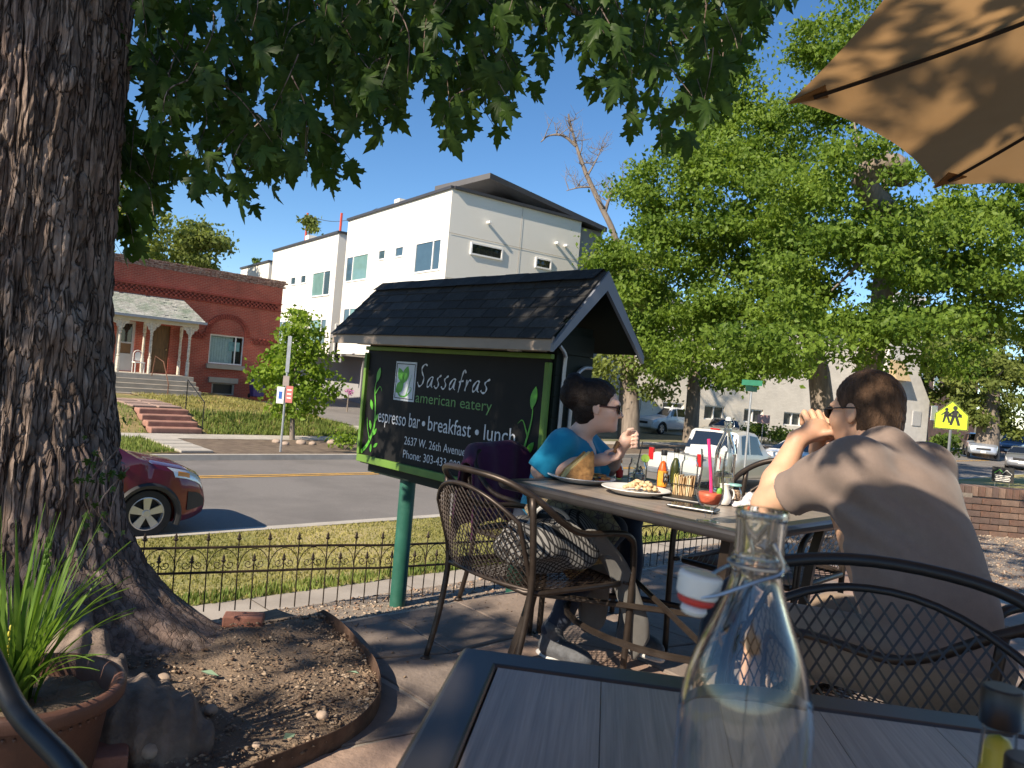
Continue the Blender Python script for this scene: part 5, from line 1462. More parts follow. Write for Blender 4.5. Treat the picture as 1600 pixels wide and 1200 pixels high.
# mason jars
jar_o = [(.034, 0), (.0385, .004), (.0395, .02), (.0395, .078), (.037, .09), (.0315, .098), (.0315, .118), (.033, .12)]
def mason(label, x, y, level, straw=True):
    p = tpos(x, y); t = thing('mason_jar', label, 'jar', p)
    obj('glass', solid_glass(jar_o, .0026), m_thin, t, True, 60)
    mb = MB()
    for z in (.102, .109): mb.tube([(.0322 * cos(a), .0322 * sin(a), z) for a in np.linspace(0, 2 * pi, 25)[:-1]], .0013, 5, closed=True)
    obj('thread', mb, m_thin, t, True)
    if level:
        obj('water', inside(jar_o, .0026, .0055, level), glass('water', (.93, .96, .92), 0, 1.33), t, True, 60)
        for k in range(7):
            mb = MB(); mb.box((0, 0, 0), (.02, .02, .02)); o = obj('ice_cube', mb, glass('ice', (.97, .98, 1), .08, 1.31), t, bev=.003); o.location = (rnd.uniform(-.016, .016), rnd.uniform(-.016, .016), level + .006 + .012 * (k // 3)); o.rotation_euler = (rnd.uniform(0, 3), rnd.uniform(0, 3), 0)
    if straw:
        mb = MB(); mb.tube([(-.012, 0, .02), (.012, .004, .19)], .0028, 8); obj('straw', mb, m_cap, t, True)
        mb = MB(); mb.lathe([(0, -.003), (.017, -.003), (.018, 0), (.017, .003), (0, .003)], 18, M=TR(.026, -.012, .122) @ Matrix.Rotation(1.3, 4, 'X')); obj('lime_slice', mb, M('lime', (.22, .36, .05), .5), t, True)
    return t
mason('mason jar of iced water with a black straw and lime', 994, 760, .055)
mason('empty mason jar behind the sugar packets', 1076, 752, 0, False)
# hot sauce bottles
def sauce(name, label, p, H, R, liquid, capc=m_cap, lab=None, ang=0, neckclear=True):
    t = thing(name, label, 'bottle', p, ang)
    o_ = [(R * .9, 0), (R, .004), (R, H * .48), (R * .85, H * .58), (R * .5, H * .70), (R * .46, H * .86)]
    obj('glass', solid_glass(o_, .0015, 24), m_thin, t, True, 60)
    obj('sauce', inside(o_, .0012, .003, H * (.84 if name in ('pepper_sauce_bottle', 'brown_sauce_bottle') else .74), 24), liquid, t, True, 60)
    obj('cap', MB().lathe([(0, H * .87), (R * .54, H * .87), (R * .57, H * .875), (R * .57, H * .99), (R * .55, H), (0, H)], 20), capc, t, True, 40)
    if lab:
        mb = MB(); vs = []; n = 12
        for i in range(n + 1):
            a = -pi / 2 - 1.15 + 2.3 * i / n
            vs += [((R + .0006) * cos(a), (R + .0006) * sin(a), H * .12), ((R + .0006) * cos(a), (R + .0006) * sin(a), H * .5)]
        mb.add(vs, [(2 * i, 2 * i + 2, 2 * i + 3, 2 * i + 1) for i in range(n)]); l_ = obj('label', mb, lab, t)
        if name == 'hot_sauce_bottle':
            mb = MB(); vs = []
            for i in range(n + 1):
                a = -pi / 2 - .1 + 1.0 * i / n
                vs += [((R + .001) * cos(a), (R + .001) * sin(a), H * (.2 + .03 * sin(i))), ((R + .001) * cos(a), (R + .001) * sin(a), H * (.46 + .03 * sin(i * 1.3)))]
            mb.add(vs, [(2 * i, 2 * i + 2, 2 * i + 3, 2 * i + 1) for i in range(n)]); obj('label_crest', mb, M('label_dark', (.05, .03, .025), .5), l_)
            for (a0, zz, w) in ((-pi / 2 + .15, .375, 'Pai'), (-pi / 2 + .25, .27, 'Pal')):
                me = text_mesh(w, .016, .016); co = np.empty(len(me.vertices) * 3, np.float32); me.vertices.foreach_get('co', co); co = co.reshape(-1, 3).copy()
                aa = a0 + co[:, 0] / R; co2 = np.stack([(R + .0016) * np.cos(aa), (R + .0016) * np.sin(aa), H * zz + co[:, 2]], 1).astype(np.float32); me.vertices.foreach_set('co', co2.ravel()); me.update(); o = obj('label_text', me, m_white, l_); o['kind'] = 'stuff'
    return t
m_hot = M('red_hot_sauce', (.70, .10, .012), .3, 0, .12, 40)
sauce('hot_sauce_bottle', 'bottle of red orange hot sauce with printed label beside the sugar packets', tpos(1033, 767), .168, .0225, m_hot, lab=M('orange_label', (.72, .30, .03), .5, 0, .3, 60))
sauce('green_sauce_bottle', 'dark green sauce bottle behind the red hot sauce', tpos(1053, 759), .168, .0225, M('green_sauce', (.055, .06, .012), .35, 0, .2, 40))
sauce('ketchup_bottle', 'little red and orange labelled sauce bottle near the woman\'s hand', tpos(967, 748), .085, .017, m_hot, M('orange_cap', (.75, .25, .02), .4), lab=M('red_label', (.5, .02, .02), .5))
# sugar packet caddy
p = tpos(1067, 776); cd = thing('sugar_caddy', 'wire caddy of brown sugar packets on the dining table', 'caddy', p, radians(-20))
mb = MB()
for z in (.006, .05): mb.tube([(x, y, z) for x, y in ((-.045, -.03), (.045, -.03), (.045, .03), (-.045, .03))], .0018, 5, closed=True)
for x, y in ((-.045, -.03), (.045, -.03), (.045, .03), (-.045, .03)): mb.tube([(x, y, .006), (x, y, .05)], .0018, 5)
obj('wire_frame', mb, m_cap, cd)
m_pkt = [M('kraft_packet', (.50, .33, .17), .8, 0, .15, 20), M('pale_packet', (.66, .55, .36), .8, 0, .1, 20), M('yellow_packet', (.66, .55, .18), .8, 0, .1, 20)]
for k in range(11):
    for r in (0, 1):
        mb = MB(); mb.box((0, 0, .036), (.0035, .052, .072)); o = obj('packet', mb, m_pkt[2 if k < 3 and r else rnd.choice((0, 0, 1))], cd, bev=.001); o.location = (-.038 + .0075 * k, 0 if r == 0 else .004, .005 + .012 * r * rnd.random()); o.rotation_euler = (0, rnd.uniform(-.12, .12), rnd.uniform(-.1, .1))
# bill folder / phone
p = tpos(1083, 795); ph = thing('bill_folder', 'slim black folder lying flat near the table edge', 'folder', p, radians(-30)); mb = MB(); mb.box((0, 0, .005), (.17, .085, .010)); obj('cover', mb, M('black_plastic', (.018, .018, .02), .3), ph, bev=.004)
mb = MB(); mb.box((.0, 0, .0108), (.155, .07, .0012)); obj('screen', mb, M('dark_screen_glass', (.03, .032, .036), .1, spec=.8), ph)
p = tpos(1062, 784); ph = thing('caddy_tray', 'black tray under the sugar packet caddy', 'tray', p + Vector((.0, .05, 0)), radians(-30)); mb = MB(); mb.box((0, 0, .006), (.2, .1, .012)); obj('tray', mb, m_cap, ph, bev=.004)
# hurricane glass with smoothie remains and pink straw
p = tpos(1106, 815); hg = thing('hurricane_glass', 'footed hurricane glass with red smoothie remains and pink straw', 'glass', p)
ho = [(.033, 0), (.033, .003), (.012, .008), (.007, .014), (.012, .022), (.007, .030), (.012, .036), (.031, .052), (.038, .072), (.0385, .092), (.034, .125), (.032, .15), (.035, .185), (.038, .205)]
outer = ho; inner = [(r - .0022, z) for r, z in ho if z > .05]
obj('glass', MB().lathe([(0, 0)] + outer + inner[::-1] + [(0, .044)], 36), m_thin, hg, True, 70); hg.scale = (1.12,) * 3
obj('smoothie', inside(ho, .0024, .05, .084), M('smoothie_red', (.62, .13, .07), .4, 0, .2, 60), hg, True, 60)
mb = MB(); mb.tube([(.004, -.005, .055), (-.004, .0, .14), (-.018, .0, .235)], .0048, 10); obj('straw', mb, M('pink_straw', (.80, .04, .20), .4), hg, True)
mb = MB(); mb.ball((.024, -.012, .088), (.010, .006, .013)); obj('mint_leaf', mb, M('mint_green', (.16, .38, .05), .5), hg, True)
# white creamer, shaker jar
p = tpos(1130, 788); cr = thing('creamer', 'small white china creamer behind the hurricane glass', 'jug', p)
obj('jug', MB().lathe([(0, 0), (.02, 0), (.026, .012), (.027, .03), (.018, .055), (.017, .07), (.021, .078), (.018, .077), (.014, .068), (.0, .06)], 24), m_china, cr, True, 60)
mb = MB(); mb.tube([(.024 + .014 * sin(a), 0, .04 + .02 * cos(a)) for a in np.linspace(.2, pi - .2, 8)], .003, 6); obj('handle', mb, m_china, cr, True)
p = tpos(1146, 787); sj = thing('shaker_jar', 'round shaker jar with teal rim and speckled contents', 'jar', p)
jo = [(.02, 0), (.028, .01), (.031, .03), (.028, .05), (.021, .062), (.023, .07)]
obj('glass', solid_glass(jo, .002), m_thin, sj, True, 60)
obj('contents', inside(jo, .002, .005, .055), M('speckled_brown', (.30, .16, .09), .8, 0, .9, 160, .8, 160, dirt=((.7, .6, .5), 150, .9)), sj, True)
obj('rim', MB().lathe([(.0, .068), (.024, .068), (.026, .071), (.024, .076), (0, .077)], 24), M('teal_rim', (.25, .50, .47), .5), sj, True)
# swing-top bottle on the dining table, napkin
BO = [(.040, 0), (.0435, .004), (.0435, .15), (.0425, .185), (.036, .215), (.026, .24), (.0195, .258), (.0162, .272), (.0175, .276), (.0175, .283), (.0158, .286), (.0162, .308), (.0172, .311), (.0165, .315)]
def swing_bottle(label, p, rz, open_=False, scale=1.0, water=None):
    t = thing('swing_top_bottle', label, 'bottle', p, rz, 'clear swing-top glass bottles'); t.scale = (scale,) * 3
    out = smooth_path([Vector((r, 0, z)) for r, z in BO], 4); out = [(v.x, v.z) for v in out]
    obj('glass', solid_glass(out, .0032, 48, .007), m_glass, t, True, 70)
    if water: obj('water', inside(BO, .0034, .008, water, 32), glass('water', (.93, .96, .92), 0, 1.33), t, True, 60)
    m_wire = M('bail_wire', (.36, .38, .40), .3, .9, .05)
    # moulded finish: collar bead and pivots
    mb = MB(); mb.tube([(.0185 * cos(a), .0185 * sin(a), .279) for a in np.linspace(0, 2 * pi, 25)[:-1]], .0014, 6, closed=True); obj('wire_collar', mb, m_wire, t, True)
    mc = M('white_ceramic', (.62, .68, .70), .3, 0, .03, 4); mr = M('red_gasket', (.50, .05, .04), .5)
    if open_:
        mb = MB()
        for sd in (-1, 1):
            mb.tube(smooth_path([(.002, sd * .0185, .292), (.006, sd * .0195, .279), (-.012, sd * .0195, .272), (-.034, sd * .015, .262), (-.045, sd * .012, .259)], 4), .0013, 6)
            mb.tube([(.002, sd * .0185, .292), (.0, sd * .0165, .296)], .0013, 6)
        obj('bail', mb, m_wire, t, True)
        T_ = TR(-.041, 0, .262) @ Matrix.Rotation(radians(8), 4, 'Y')
        obj('stopper', MB().lathe([(0, .010), (.013, .010), (.0145, .008), (.0135, -.004), (.0125, -.006), (0, -.006)], 28, M=T_), mc, t, True, 50)
        obj('stopper_foot', MB().lathe([(0, -.011), (.009, -.011), (.0085, -.018), (0, -.018)], 24, M=T_), mc, t, True, 50)
        obj('gasket', MB().lathe([(0, -.006), (.0125, -.006), (.012, -.009), (.009, -.0112), (0, -.0112)], 24, M=T_), mr, t, True, 50)
    else:
        obj('stopper', MB().lathe([(0, .316), (.012, .316), (.0135, .320), (.012, .332), (.006, .336), (0, .336)], 24), mc, t, True, 50)
        mb = MB()
        for sd in (-1, 1): mb.tube(smooth_path([(.0, sd * .0185, .281), (.016, sd * .02, .30), (.012, sd * .015, .325), (0, sd * .012, .328)], 4), .0013, 6)
        obj('bail', mb, m_wire, t, True)
    return t
swing_bottle('clear swing-top water bottle standing behind the hurricane glass', tpos(1127, 776) + Vector((.02, .06, 0)), .5, water=.1, scale=.97)
m_nap = M('blue_white_napkin', (.70, .68, .66), .9, 0, .1, 20, .3, 60, dirt=((.08, .08, .30), 70, .95))
p = tpos(1165, 790); nk = thing('patterned_napkin', 'crumpled blue and white patterned napkin by the man\'s elbow', 'napkin', p)
mb = MB(); vs = []; fs = []; n = 16
for i in range(n + 1):
    for j in range(n + 1):
        x, y = (i / n - .5) * .12, (j / n - .5) * .11; r_ = sqrt(x * x + y * y)
        vs.append((x, y, .004 + max(0, .055 - r_ * .9) * (.7 + .5 * sin(60 * x + 30 * y) * cos(70 * y)) + .006 * sin(90 * x) * cos(80 * y)))
for i in range(n):
    for j in range(n): k = i * (n + 1) + j; fs.append((k, k + n + 1, k + n + 2, k + 1))
mb.add(vs, fs); o = obj('cloth', mb, m_nap, nk, True, 60); md = o.modifiers.new('thick', 'SOLIDIFY'); md.thickness = .002

# ================================================================== NEAREST TABLE: bottle and sauces
swing_bottle('large clear swing-top bottle with open stopper in the near foreground', (.1725, .5, TZ_), radians(12), True)
sauce('pepper_sauce_bottle', 'yellow sauce bottle with black cap at the lower right corner', at(1548, 1300, .52).to_2d().to_3d() + Vector((0, 0, TZ_)), .205, .023, M('yellow_sauce', (.52, .40, .05), .35, 0, .1, 40))
sauce('brown_sauce_bottle', 'brown sauce bottle with black cap cut by the photo corner', at(1600, 1300, .445).to_2d().to_3d() + Vector((0, 0, TZ_)), .19, .023, M('brown_sauce', (.20, .06, .03), .35, 0, .3, 40))
# ================================================================== PEOPLE
class Sdf:
    """signed distance field on a grid; smooth unions of tapered limbs, meshed as one skin"""
    def __init__(s, lo, hi, h):
        s.lo = np.array(lo, np.float32); s.h = h
        s.n = np.ceil((np.array(hi) - s.lo) / h).astype(int) + 1
        s.f = np.ones(s.n, np.float32)
    def sub(s, lo, hi):
        i0 = np.clip(np.floor((np.array(lo) - s.lo) / s.h).astype(int), 0, s.n); i1 = np.clip(np.ceil((np.array(hi) - s.lo) / s.h).astype(int) + 1, 0, s.n)
        sl = tuple(slice(a, b) for a, b in zip(i0, i1))
        ax = [s.lo[k] + s.h * np.arange(i0[k], i1[k], dtype=np.float32) for k in range(3)]
        return sl, ax[0][:, None, None], ax[1][None, :, None], ax[2][None, None, :]
    def merge(s, sl, d, k, op='u'):
        f = s.f[sl]
        if op == 'u':
            if k > 0:
                h = np.clip(.5 + .5 * (f - d) / k, 0, 1); r = f * (1 - h) + d * h - k * h * (1 - h)
                s.f[sl] = np.where(f > .9, d, r)
            else: s.f[sl] = np.minimum(f, d)
        else:
            if k > 0:
                h = np.clip(.5 - .5 * (f + d) / k, 0, 1); s.f[sl] = f * (1 - h) - d * h + k * h * (1 - h)
            else: s.f[sl] = np.maximum(f, -d)
    def cap(s, a, b, ra, rb=None, k=.02, op='u'):
        rb = ra if rb is None else rb; a = np.array(a, np.float32); b = np.array(b, np.float32); R = max(ra, rb) + k + 3 * s.h
        sl, X, Y, Z = s.sub(np.minimum(a, b) - R, np.maximum(a, b) + R)
        if 0 in s.f[sl].shape: return s
        d = b - a; L = float(d @ d) + 1e-9
        t = np.clip(((X - a[0]) * d[0] + (Y - a[1]) * d[1] + (Z - a[2]) * d[2]) / L, 0, 1)
        q = np.sqrt((X - a[0] - t * d[0]) ** 2 + (Y - a[1] - t * d[1]) ** 2 + (Z - a[2] - t * d[2]) ** 2) - (ra + t * (rb - ra))
        s.merge(sl, q, k, op); return s
    def ell(s, c, r, M3=None, k=.02, op='u'):
        c = np.array(c, np.float32); r = np.array(r, np.float32); R = r.max() + k + 3 * s.h
        sl, X, Y, Z = s.sub(c - R, c + R)
        if 0 in s.f[sl].shape: return s
        P = [X - c[0], Y - c[1], Z - c[2]]
        if M3 is not None:
            A = np.array(M3, np.float32); P = [P[0] * A[0, i] + P[1] * A[1, i] + P[2] * A[2, i] for i in range(3)]
        k0 = np.sqrt((P[0] / r[0]) ** 2 + (P[1] / r[1]) ** 2 + (P[2] / r[2]) ** 2); k1 = np.sqrt((P[0] / r[0] ** 2) ** 2 + (P[1] / r[1] ** 2) ** 2 + (P[2] / r[2] ** 2) ** 2) + 1e-9
        s.merge(sl, k0 * (k0 - 1) / k1, k, op); return s
    def plane(s, p, n, k=0.0):
        """keep the side the normal points away from"""
        p = np.array(p, np.float32); n = np.array(n, np.float32); n /= np.linalg.norm(n)
        sl, X, Y, Z = s.sub(s.lo, s.lo + s.h * s.n)
        s.f = np.maximum(s.f, (X - p[0]) * n[0] + (Y - p[1]) * n[1] + (Z - p[2]) * n[2]); return s
    def warp(s, fn):
        sl, X, Y, Z = s.sub(s.lo, s.lo + s.h * s.n)
        s.f = s.f + fn(X, Y, Z).astype(np.float32); return s
    def mesh(s, name, origin=(0, 0, 0)):
        f = s.f; f[0] = f[-1] = 1; f[:, 0] = f[:, -1] = 1; f[:, :, 0] = f[:, :, -1] = 1
        ins = f < 0
        nx, ny, nz = f.shape
        c = [ins[i:nx - 1 + i, j:ny - 1 + j, k:nz - 1 + k] for i in (0, 1) for j in (0, 1) for k in (0, 1)]
        cnt = sum(x.astype(np.int8) for x in c)
        cells = np.argwhere((cnt > 0) & (cnt < 8))
        idx = np.full((nx - 1, ny - 1, nz - 1), -1, np.int32); idx[tuple(cells.T)] = np.arange(len(cells))
        acc = np.zeros((len(cells), 3), np.float32); w = np.zeros(len(cells), np.float32)
        cor = [(i, j, k) for i in (0, 1) for j in (0, 1) for k in (0, 1)]
        val = {q: f[cells[:, 0] + q[0], cells[:, 1] + q[1], cells[:, 2] + q[2]] for q in cor}
        for a in cor:
            for ax in range(3):
                if a[ax] == 0:
                    b = list(a); b[ax] = 1; b = tuple(b); va, vb = val[a], val[b]; m = (va < 0) != (vb < 0)
                    t = np.where(m, va / (va - vb + 1e-12), 0); p = np.array(a, np.float32)[None] + 0 * acc; p[:, ax] += t
                    acc += p * m[:, None]; w += m
        v = s.lo + s.h * (cells + acc / w[:, None]) - np.array(origin, np.float32)
        quads = []
        for ax in range(3):
            sh = [slice(1, -1)] * 3; sh[ax] = slice(0, -1)
            A = ins[tuple(slice(0, -1) if i == ax else slice(None) for i in range(3))]; B = ins[tuple(slice(1, None) if i == ax else slice(None) for i in range(3))]
            e = np.argwhere(A != B); o1, o2 = (ax + 1) % 3, (ax + 2) % 3
            e = e[(e[:, o1] > 0) & (e[:, o2] > 0) & (e[:, o1] < f.shape[o1] - 1) & (e[:, o2] < f.shape[o2] - 1)]
            def g(d1, d2):
                q = e.copy(); q[:, o1] -= d1; q[:, o2] -= d2; return idx[tuple(q.T)]
            Q = np.stack([g(1, 1), g(0, 1), g(0, 0), g(1, 0)], 1); inside_first = A[tuple(e.T)]
            Q = np.where(inside_first[:, None], Q, Q[:, ::-1]); quads.append(Q)
        me = fast_mesh(name, v, np.concatenate(quads)); me.shade_smooth()
        return me
def skin_mat(name, c, red):
    m, nt, b = new_mat(name); v = coords(nt)
    col = ramp(nt, noise(nt, v, 14, 4), [(.3, [k * .88 for k in c]), (.7, [min(1, k * 1.08) for k in c])])
    col = mixc(nt, ramp(nt, noise(nt, v, 5, 3), [(.45, 0), (.75, .35)]), col, red)
    nt.links.new(col, b.inputs['Base Color']); b.inputs['Roughness'].default_value = .5
    b.inputs['Subsurface Weight'].default_value = .12; b.inputs['Subsurface Radius'].default_value = (.02, .008, .004); b.inputs['Subsurface Scale'].default_value = .3
    bump(nt, b, noise(nt, v, 320, 2), .12, .002)
    return m
def cloth_mat(name, c, var=.12, fine=260, dirt=None):
    m, nt, b = new_mat(name); v = coords(nt)
    f = mixc(nt, .5, noise(nt, v, 30, 4), noise(nt, coords(nt, (1, 1, 2.2)), fine, 2))
    nt.links.new(ramp(nt, f, [(.3, [k * (1 - var) for k in c]), (.7, [min(1, k * (1 + var)) for k in c])]), b.inputs['Base Color'])
    b.inputs['Roughness'].default_value = .9; b.inputs['Sheen Weight'].default_value = .15; b.inputs['Specular IOR Level'].default_value = .2
    bump(nt, b, noise(nt, v, fine, 2), .2, .002)
    MATS[name] = m
    return m
def frame3(fwd, up):
    f = Vector(fwd).normalized(); u = (Vector(up) - f * Vector(up).dot(f)).normalized(); l = u.cross(f)
    return f, l, u               # forward, left, up
def add_head(sd, c, fwd, up, sc=1.0, female=False):
    """c: centre of the skull between the ears; head about .23 tall"""
    f, l, u = frame3(fwd, up); M3 = np.array([[f.x, l.x, u.x], [f.y, l.y, u.y], [f.z, l.z, u.z]])
    P = lambda x, y, z: Vector(c) + (f * x + l * y + u * z) * sc
    E = lambda p, r, k=.012, op='u': sd.ell(P(*p), np.array(r) * sc, M3, k, op)
    E((-.012, 0, .028), (.098, .076, .092)); E((.03, 0, -.02), (.066, .062, .085), .02)
    E((.045, 0, -.068), (.045, .044 if female else .05, .038), .02); E((.078, 0, -.088), (.020, .022, .018), .015)     # jaw, chin
    E((.082, 0, .025), (.018, .05, .014), .014)                                                                          # brow
    for y in (-.032, .032): E((.082, y, .004), (.016, .017, .013), .01, 's'); E((.070, y, .003), (.0145, .0145, .0125), .003)
    sd.cap(P(.088, 0, .008), P(.108, 0, -.026), .008 * sc, .0125 * sc, .010)                                                # nose
    for y in (-.009, .009): E((.098, y, -.030), (.010, .008, .007), .005)
    E((.082, 0, -.052), (.014, .024, .006), .005); E((.081, 0, -.063), (.013, .02, .007), .005)                             # lips
    for y in (-.045, .045): E((.055, y, -.022), (.03, .022, .026), .02)                                                    # cheeks
    for sg in (-1, 1):                                                                                                   # ears
        E((-.012, sg * .078, -.002), (.019, .008, .031), .006); E((-.010, sg * .088, .002), (.010, .006, .018), .004, 's'); E((-.006, sg * .075, -.026), (.009, .007, .010), .004)
    return f, l, u, P, M3
def hair_cap(name, P, M3, sc, h, mat, parent, o0, lo, hi, shape):
    s = Sdf(lo, hi, h)
    for kind, p, r, k in shape:
        s.ell(P(*p), np.array(r) * sc, M3, k, kind)
    return s
def finger(sd, pts, r0, r1, k=.004):
    n = len(pts) - 1
    for i in range(n): sd.cap(pts[i], pts[i + 1], r0 + (r1 - r0) * i / n, r0 + (r1 - r0) * (i + 1) / n, k)
def mesh_smooth(o, it=3, f=.5):
    m = o.modifiers.new('smooth', 'SMOOTH'); m.iterations = it; m.factor = f

# ------------------------------------------------------------------ the man
mp = Vector((1.13, 2.0, 0)); man = thing('person', 'man in a taupe T-shirt and sunglasses with folded hands, seen from behind', 'person', mp)
fd = Vector((cos(radians(122)), sin(radians(122)), 0)); lf = Vector((-fd.y, fd.x, 0)); up = Vector((0, 0, 1))
sh_c = Vector((1.075, 2.12, .985)); hd_c = Vector((1.055, 2.25, 1.135))
pel = mp + Vector((0.02, -.02, .53))
shL, shR = sh_c + lf * .175 + Vector((0, 0, .0)), sh_c - lf * .175
elL, elR = Vector((.792, 2.262, .838)), Vector((1.19, 2.56, .82))
hand_c = Vector((.978, 2.375, 1.07))
wrL, wrR = Vector((.893, 2.335, 1.035)), Vector((1.01, 2.45, 1.0))
hfw = Vector((cos(radians(118)), sin(radians(118)), -.10)); hup = Vector((hfw.x * .14, hfw.y * .14, 1))
m_skin_m = skin_mat('man_skin', (.60, .36, .235), (.50, .22, .14))
B = Sdf((.62, 1.55, -.02), (1.55, 2.95, 1.36), .0052)
hips = [pel + lf * .10 - up * .02, pel - lf * .10 - up * .02]
B.cap(pel, sh_c - up * .1 + fd * .0, .14, .15, .05); B.cap(shL, shR, .07, .07, .05)
f, l, u_, HP, HM = add_head(B, hd_c, hfw, hup, 1.0)
B.cap(sh_c + up * .02 - fd * .01, hd_c + u_ * -.06 - f * .02, .066, .058, .03)
for a, b, c in ((shL, elL, wrL), (shR, elR, wrR)):
    B.cap(a, a.lerp(b, .5), .058, .05, .03); B.cap(a.lerp(b, .5), b, .05, .043, .03); m_ = b.lerp(c, .35); B.cap(b, m_, .043, .044, .02); B.cap(m_, c, .044, .028, .02)
# folded hands in front of the mouth: left hand (towards us) over the right
hx_ = Vector((hfw.x, hfw.y, 0)).normalized()
pl_, pr_ = hand_c + Vector((-.035, -.03, -.005)), hand_c + Vector((.02, .045, -.01))
B.cap(wrL, pl_, .027, .032, .015); B.cap(wrR, pr_, .027, .032, .015)
B.ell(pl_ + Vector((.012, -.004, .006)), (.042, .022, .036), None, .01)
kn = [hand_c + Vector((-.045 + .027 * i, -.005 + .012 * i, .040 - .004 * abs(i - 1.5))) for i in range(4)]
for i in range(4):      # left fingers wrap over the top and away; right fingers come towards us underneath
    k0 = kn[i]; finger(B, [k0 + Vector((0, -.018, -.016)), k0 + Vector((-.006, .012, .016)), k0 + Vector((0, .042, .006)), k0 + Vector((.004, .05, -.02))], .0108, .0085)
    q = hand_c + Vector((.05 - .004 * i, -.01 + .004 * i, .012 - .022 * i)); finger(B, [q + Vector((.006, .05, .0)), q + Vector((.012, .012, .002)), q + Vector((-.006, -.03, .0)), q + Vector((-.03, -.036, -.004))], .0105, .0088)
finger(B, [pl_ + Vector((.01, -.02, -.006)), pl_ + Vector((.045, -.034, .004)), pl_ + Vector((.082, -.028, .006))], .0125, .010)
# legs
kneeL, kneeR = pel + fd * .40 + lf * .17 - up * .06, pel + fd * .40 - lf * .15 - up * .06
for hp_, kn_, sg in ((hips[0], kneeL, 1), (hips[1], kneeR, -1)):
    an_ = Vector((kn_.x, kn_.y, .08)) + fd * .02; B.cap(hp_, kn_, .082, .06, .03); B.cap(kn_, kn_.lerp(an_, .35), .055, .055, .02); B.cap(kn_.lerp(an_, .35), an_, .055, .036, .02)
    B.cap(an_ - fd * .03 - up * .045, an_ + fd * .17 - up * .055, .032, .03, .02)
bo = obj('body', B.mesh('body', mp), m_skin_m, man); mesh_smooth(bo, 2)
# T-shirt
m_shirt = cloth_mat('taupe_jersey', (.205, .158, .135), .12, 300)
T_ = Sdf((.66, 1.6, .40), (1.55, 2.6, 1.16), .006)
low = pel - up * .09
T_.ell(pel - up * .01 - fd * .01, (.19, .165, .13), None, .06)
for t in np.linspace(0, 1, 7):
    c = pel.lerp(sh_c - up * .07, t) - fd * (.03 * sin(pi * t) + .012)
    wl_ = .175 + .035 * t; ang = np.array([[lf.x, fd.x, 0], [lf.y, fd.y, 0], [0, 0, 1]])
    T_.ell(c, (wl_, .135 + .01 * sin(pi * t), .12), ang, .05)
T_.ell(sh_c - up * .055 - fd * .035, (.205, .115, .10), np.array([[lf.x, fd.x, 0], [lf.y, fd.y, 0], [0, 0, 1]]), .05)
T_.cap(sh_c + lf * .15 - up * .005, sh_c - lf * .15 - up * .005, .078, .078, .05)
T_.cap(sh_c - up * .02, sh_c + up * .045 + fd * .012, .10, .078, .04)
for a, b in ((shL, elL), (shR, elR)):
    d_ = (b - a).normalized(); T_.cap(a - d_ * .02, a + d_ * .12, .076, .073, .035); T_.cap(a + d_ * .10, a + d_ * .25, .073, .07, .02)
def folds_m(X, Y, Z):
    a = (X - shL.x) * .8 + (Y - shL.y) * .6; q = np.exp(-((X - 1.0) ** 2 + (Y - 2.02) ** 2 + (Z - .86) ** 2) / .02)
    return .013 * q * np.sin(75 * Z + 45 * X) + .006 * np.sin(16 * X - 26 * Z + 2.5 * np.sin(9 * Z)) * np.exp(-((Z - .66) / .14) ** 2) + .0045 * np.sin(9 * Z + 13 * X + 3 * np.sin(7 * Y)) + .0035 * np.sin(21 * Z - 17 * X) * (Z < .75) + .006 * np.sin(30 * Z + 8 * Y) * np.exp(-((Z - .6) / .08) ** 2)
T_.warp(folds_m)
for a, b in ((shL, elL), (shR, elR)):        # sleeve hems
    d_ = (b - a).normalized(); e_ = a + d_ * .215; sl, X, Y, Z = T_.sub(Vector(e_) - Vector((.16,) * 3), Vector(e_) + Vector((.2,) * 3))
    pd = -((X - e_.x) * d_.x + (Y - e_.y) * d_.y + (Z - e_.z) * d_.z)
    near = np.sqrt((X - e_.x) ** 2 + (Y - e_.y) ** 2 + (Z - e_.z) ** 2) - .15
    T_.f[sl] = np.maximum(T_.f[sl], np.where(near < 0, -pd, -1))
T_.ell(hd_c - u_ * .085 - f * .02, (.078, .078, .052), HM, .0, 's'); T_.plane(pel - up * .12, (0, 0, -1))
so = obj('t_shirt', T_.mesh('t_shirt', mp), m_shirt, man); mesh_smooth(so, 1)
def ring(c, n, r1, r2, rad, side):
    n = Vector(n).normalized(); e1_ = Vector(side) - n * Vector(side).dot(n); e1_.normalize(); e2_ = n.cross(e1_)
    return [Vector(c) + e1_ * (r1 * cos(t)) + e2_ * (r2 * sin(t)) for t in np.linspace(0, 2 * pi, 33)[:-1]]
nk_ = (hd_c - sh_c).normalized(); mb = MB(); mb.tube([p - mp for p in ring(hd_c - u_ * .128 - f * .030, nk_ * .6 + up * .5 + f * .12, .071, .076, 0, f)], .0075, 7, closed=True, flat=1.3); obj('collar', mb, m_shirt, so, True)
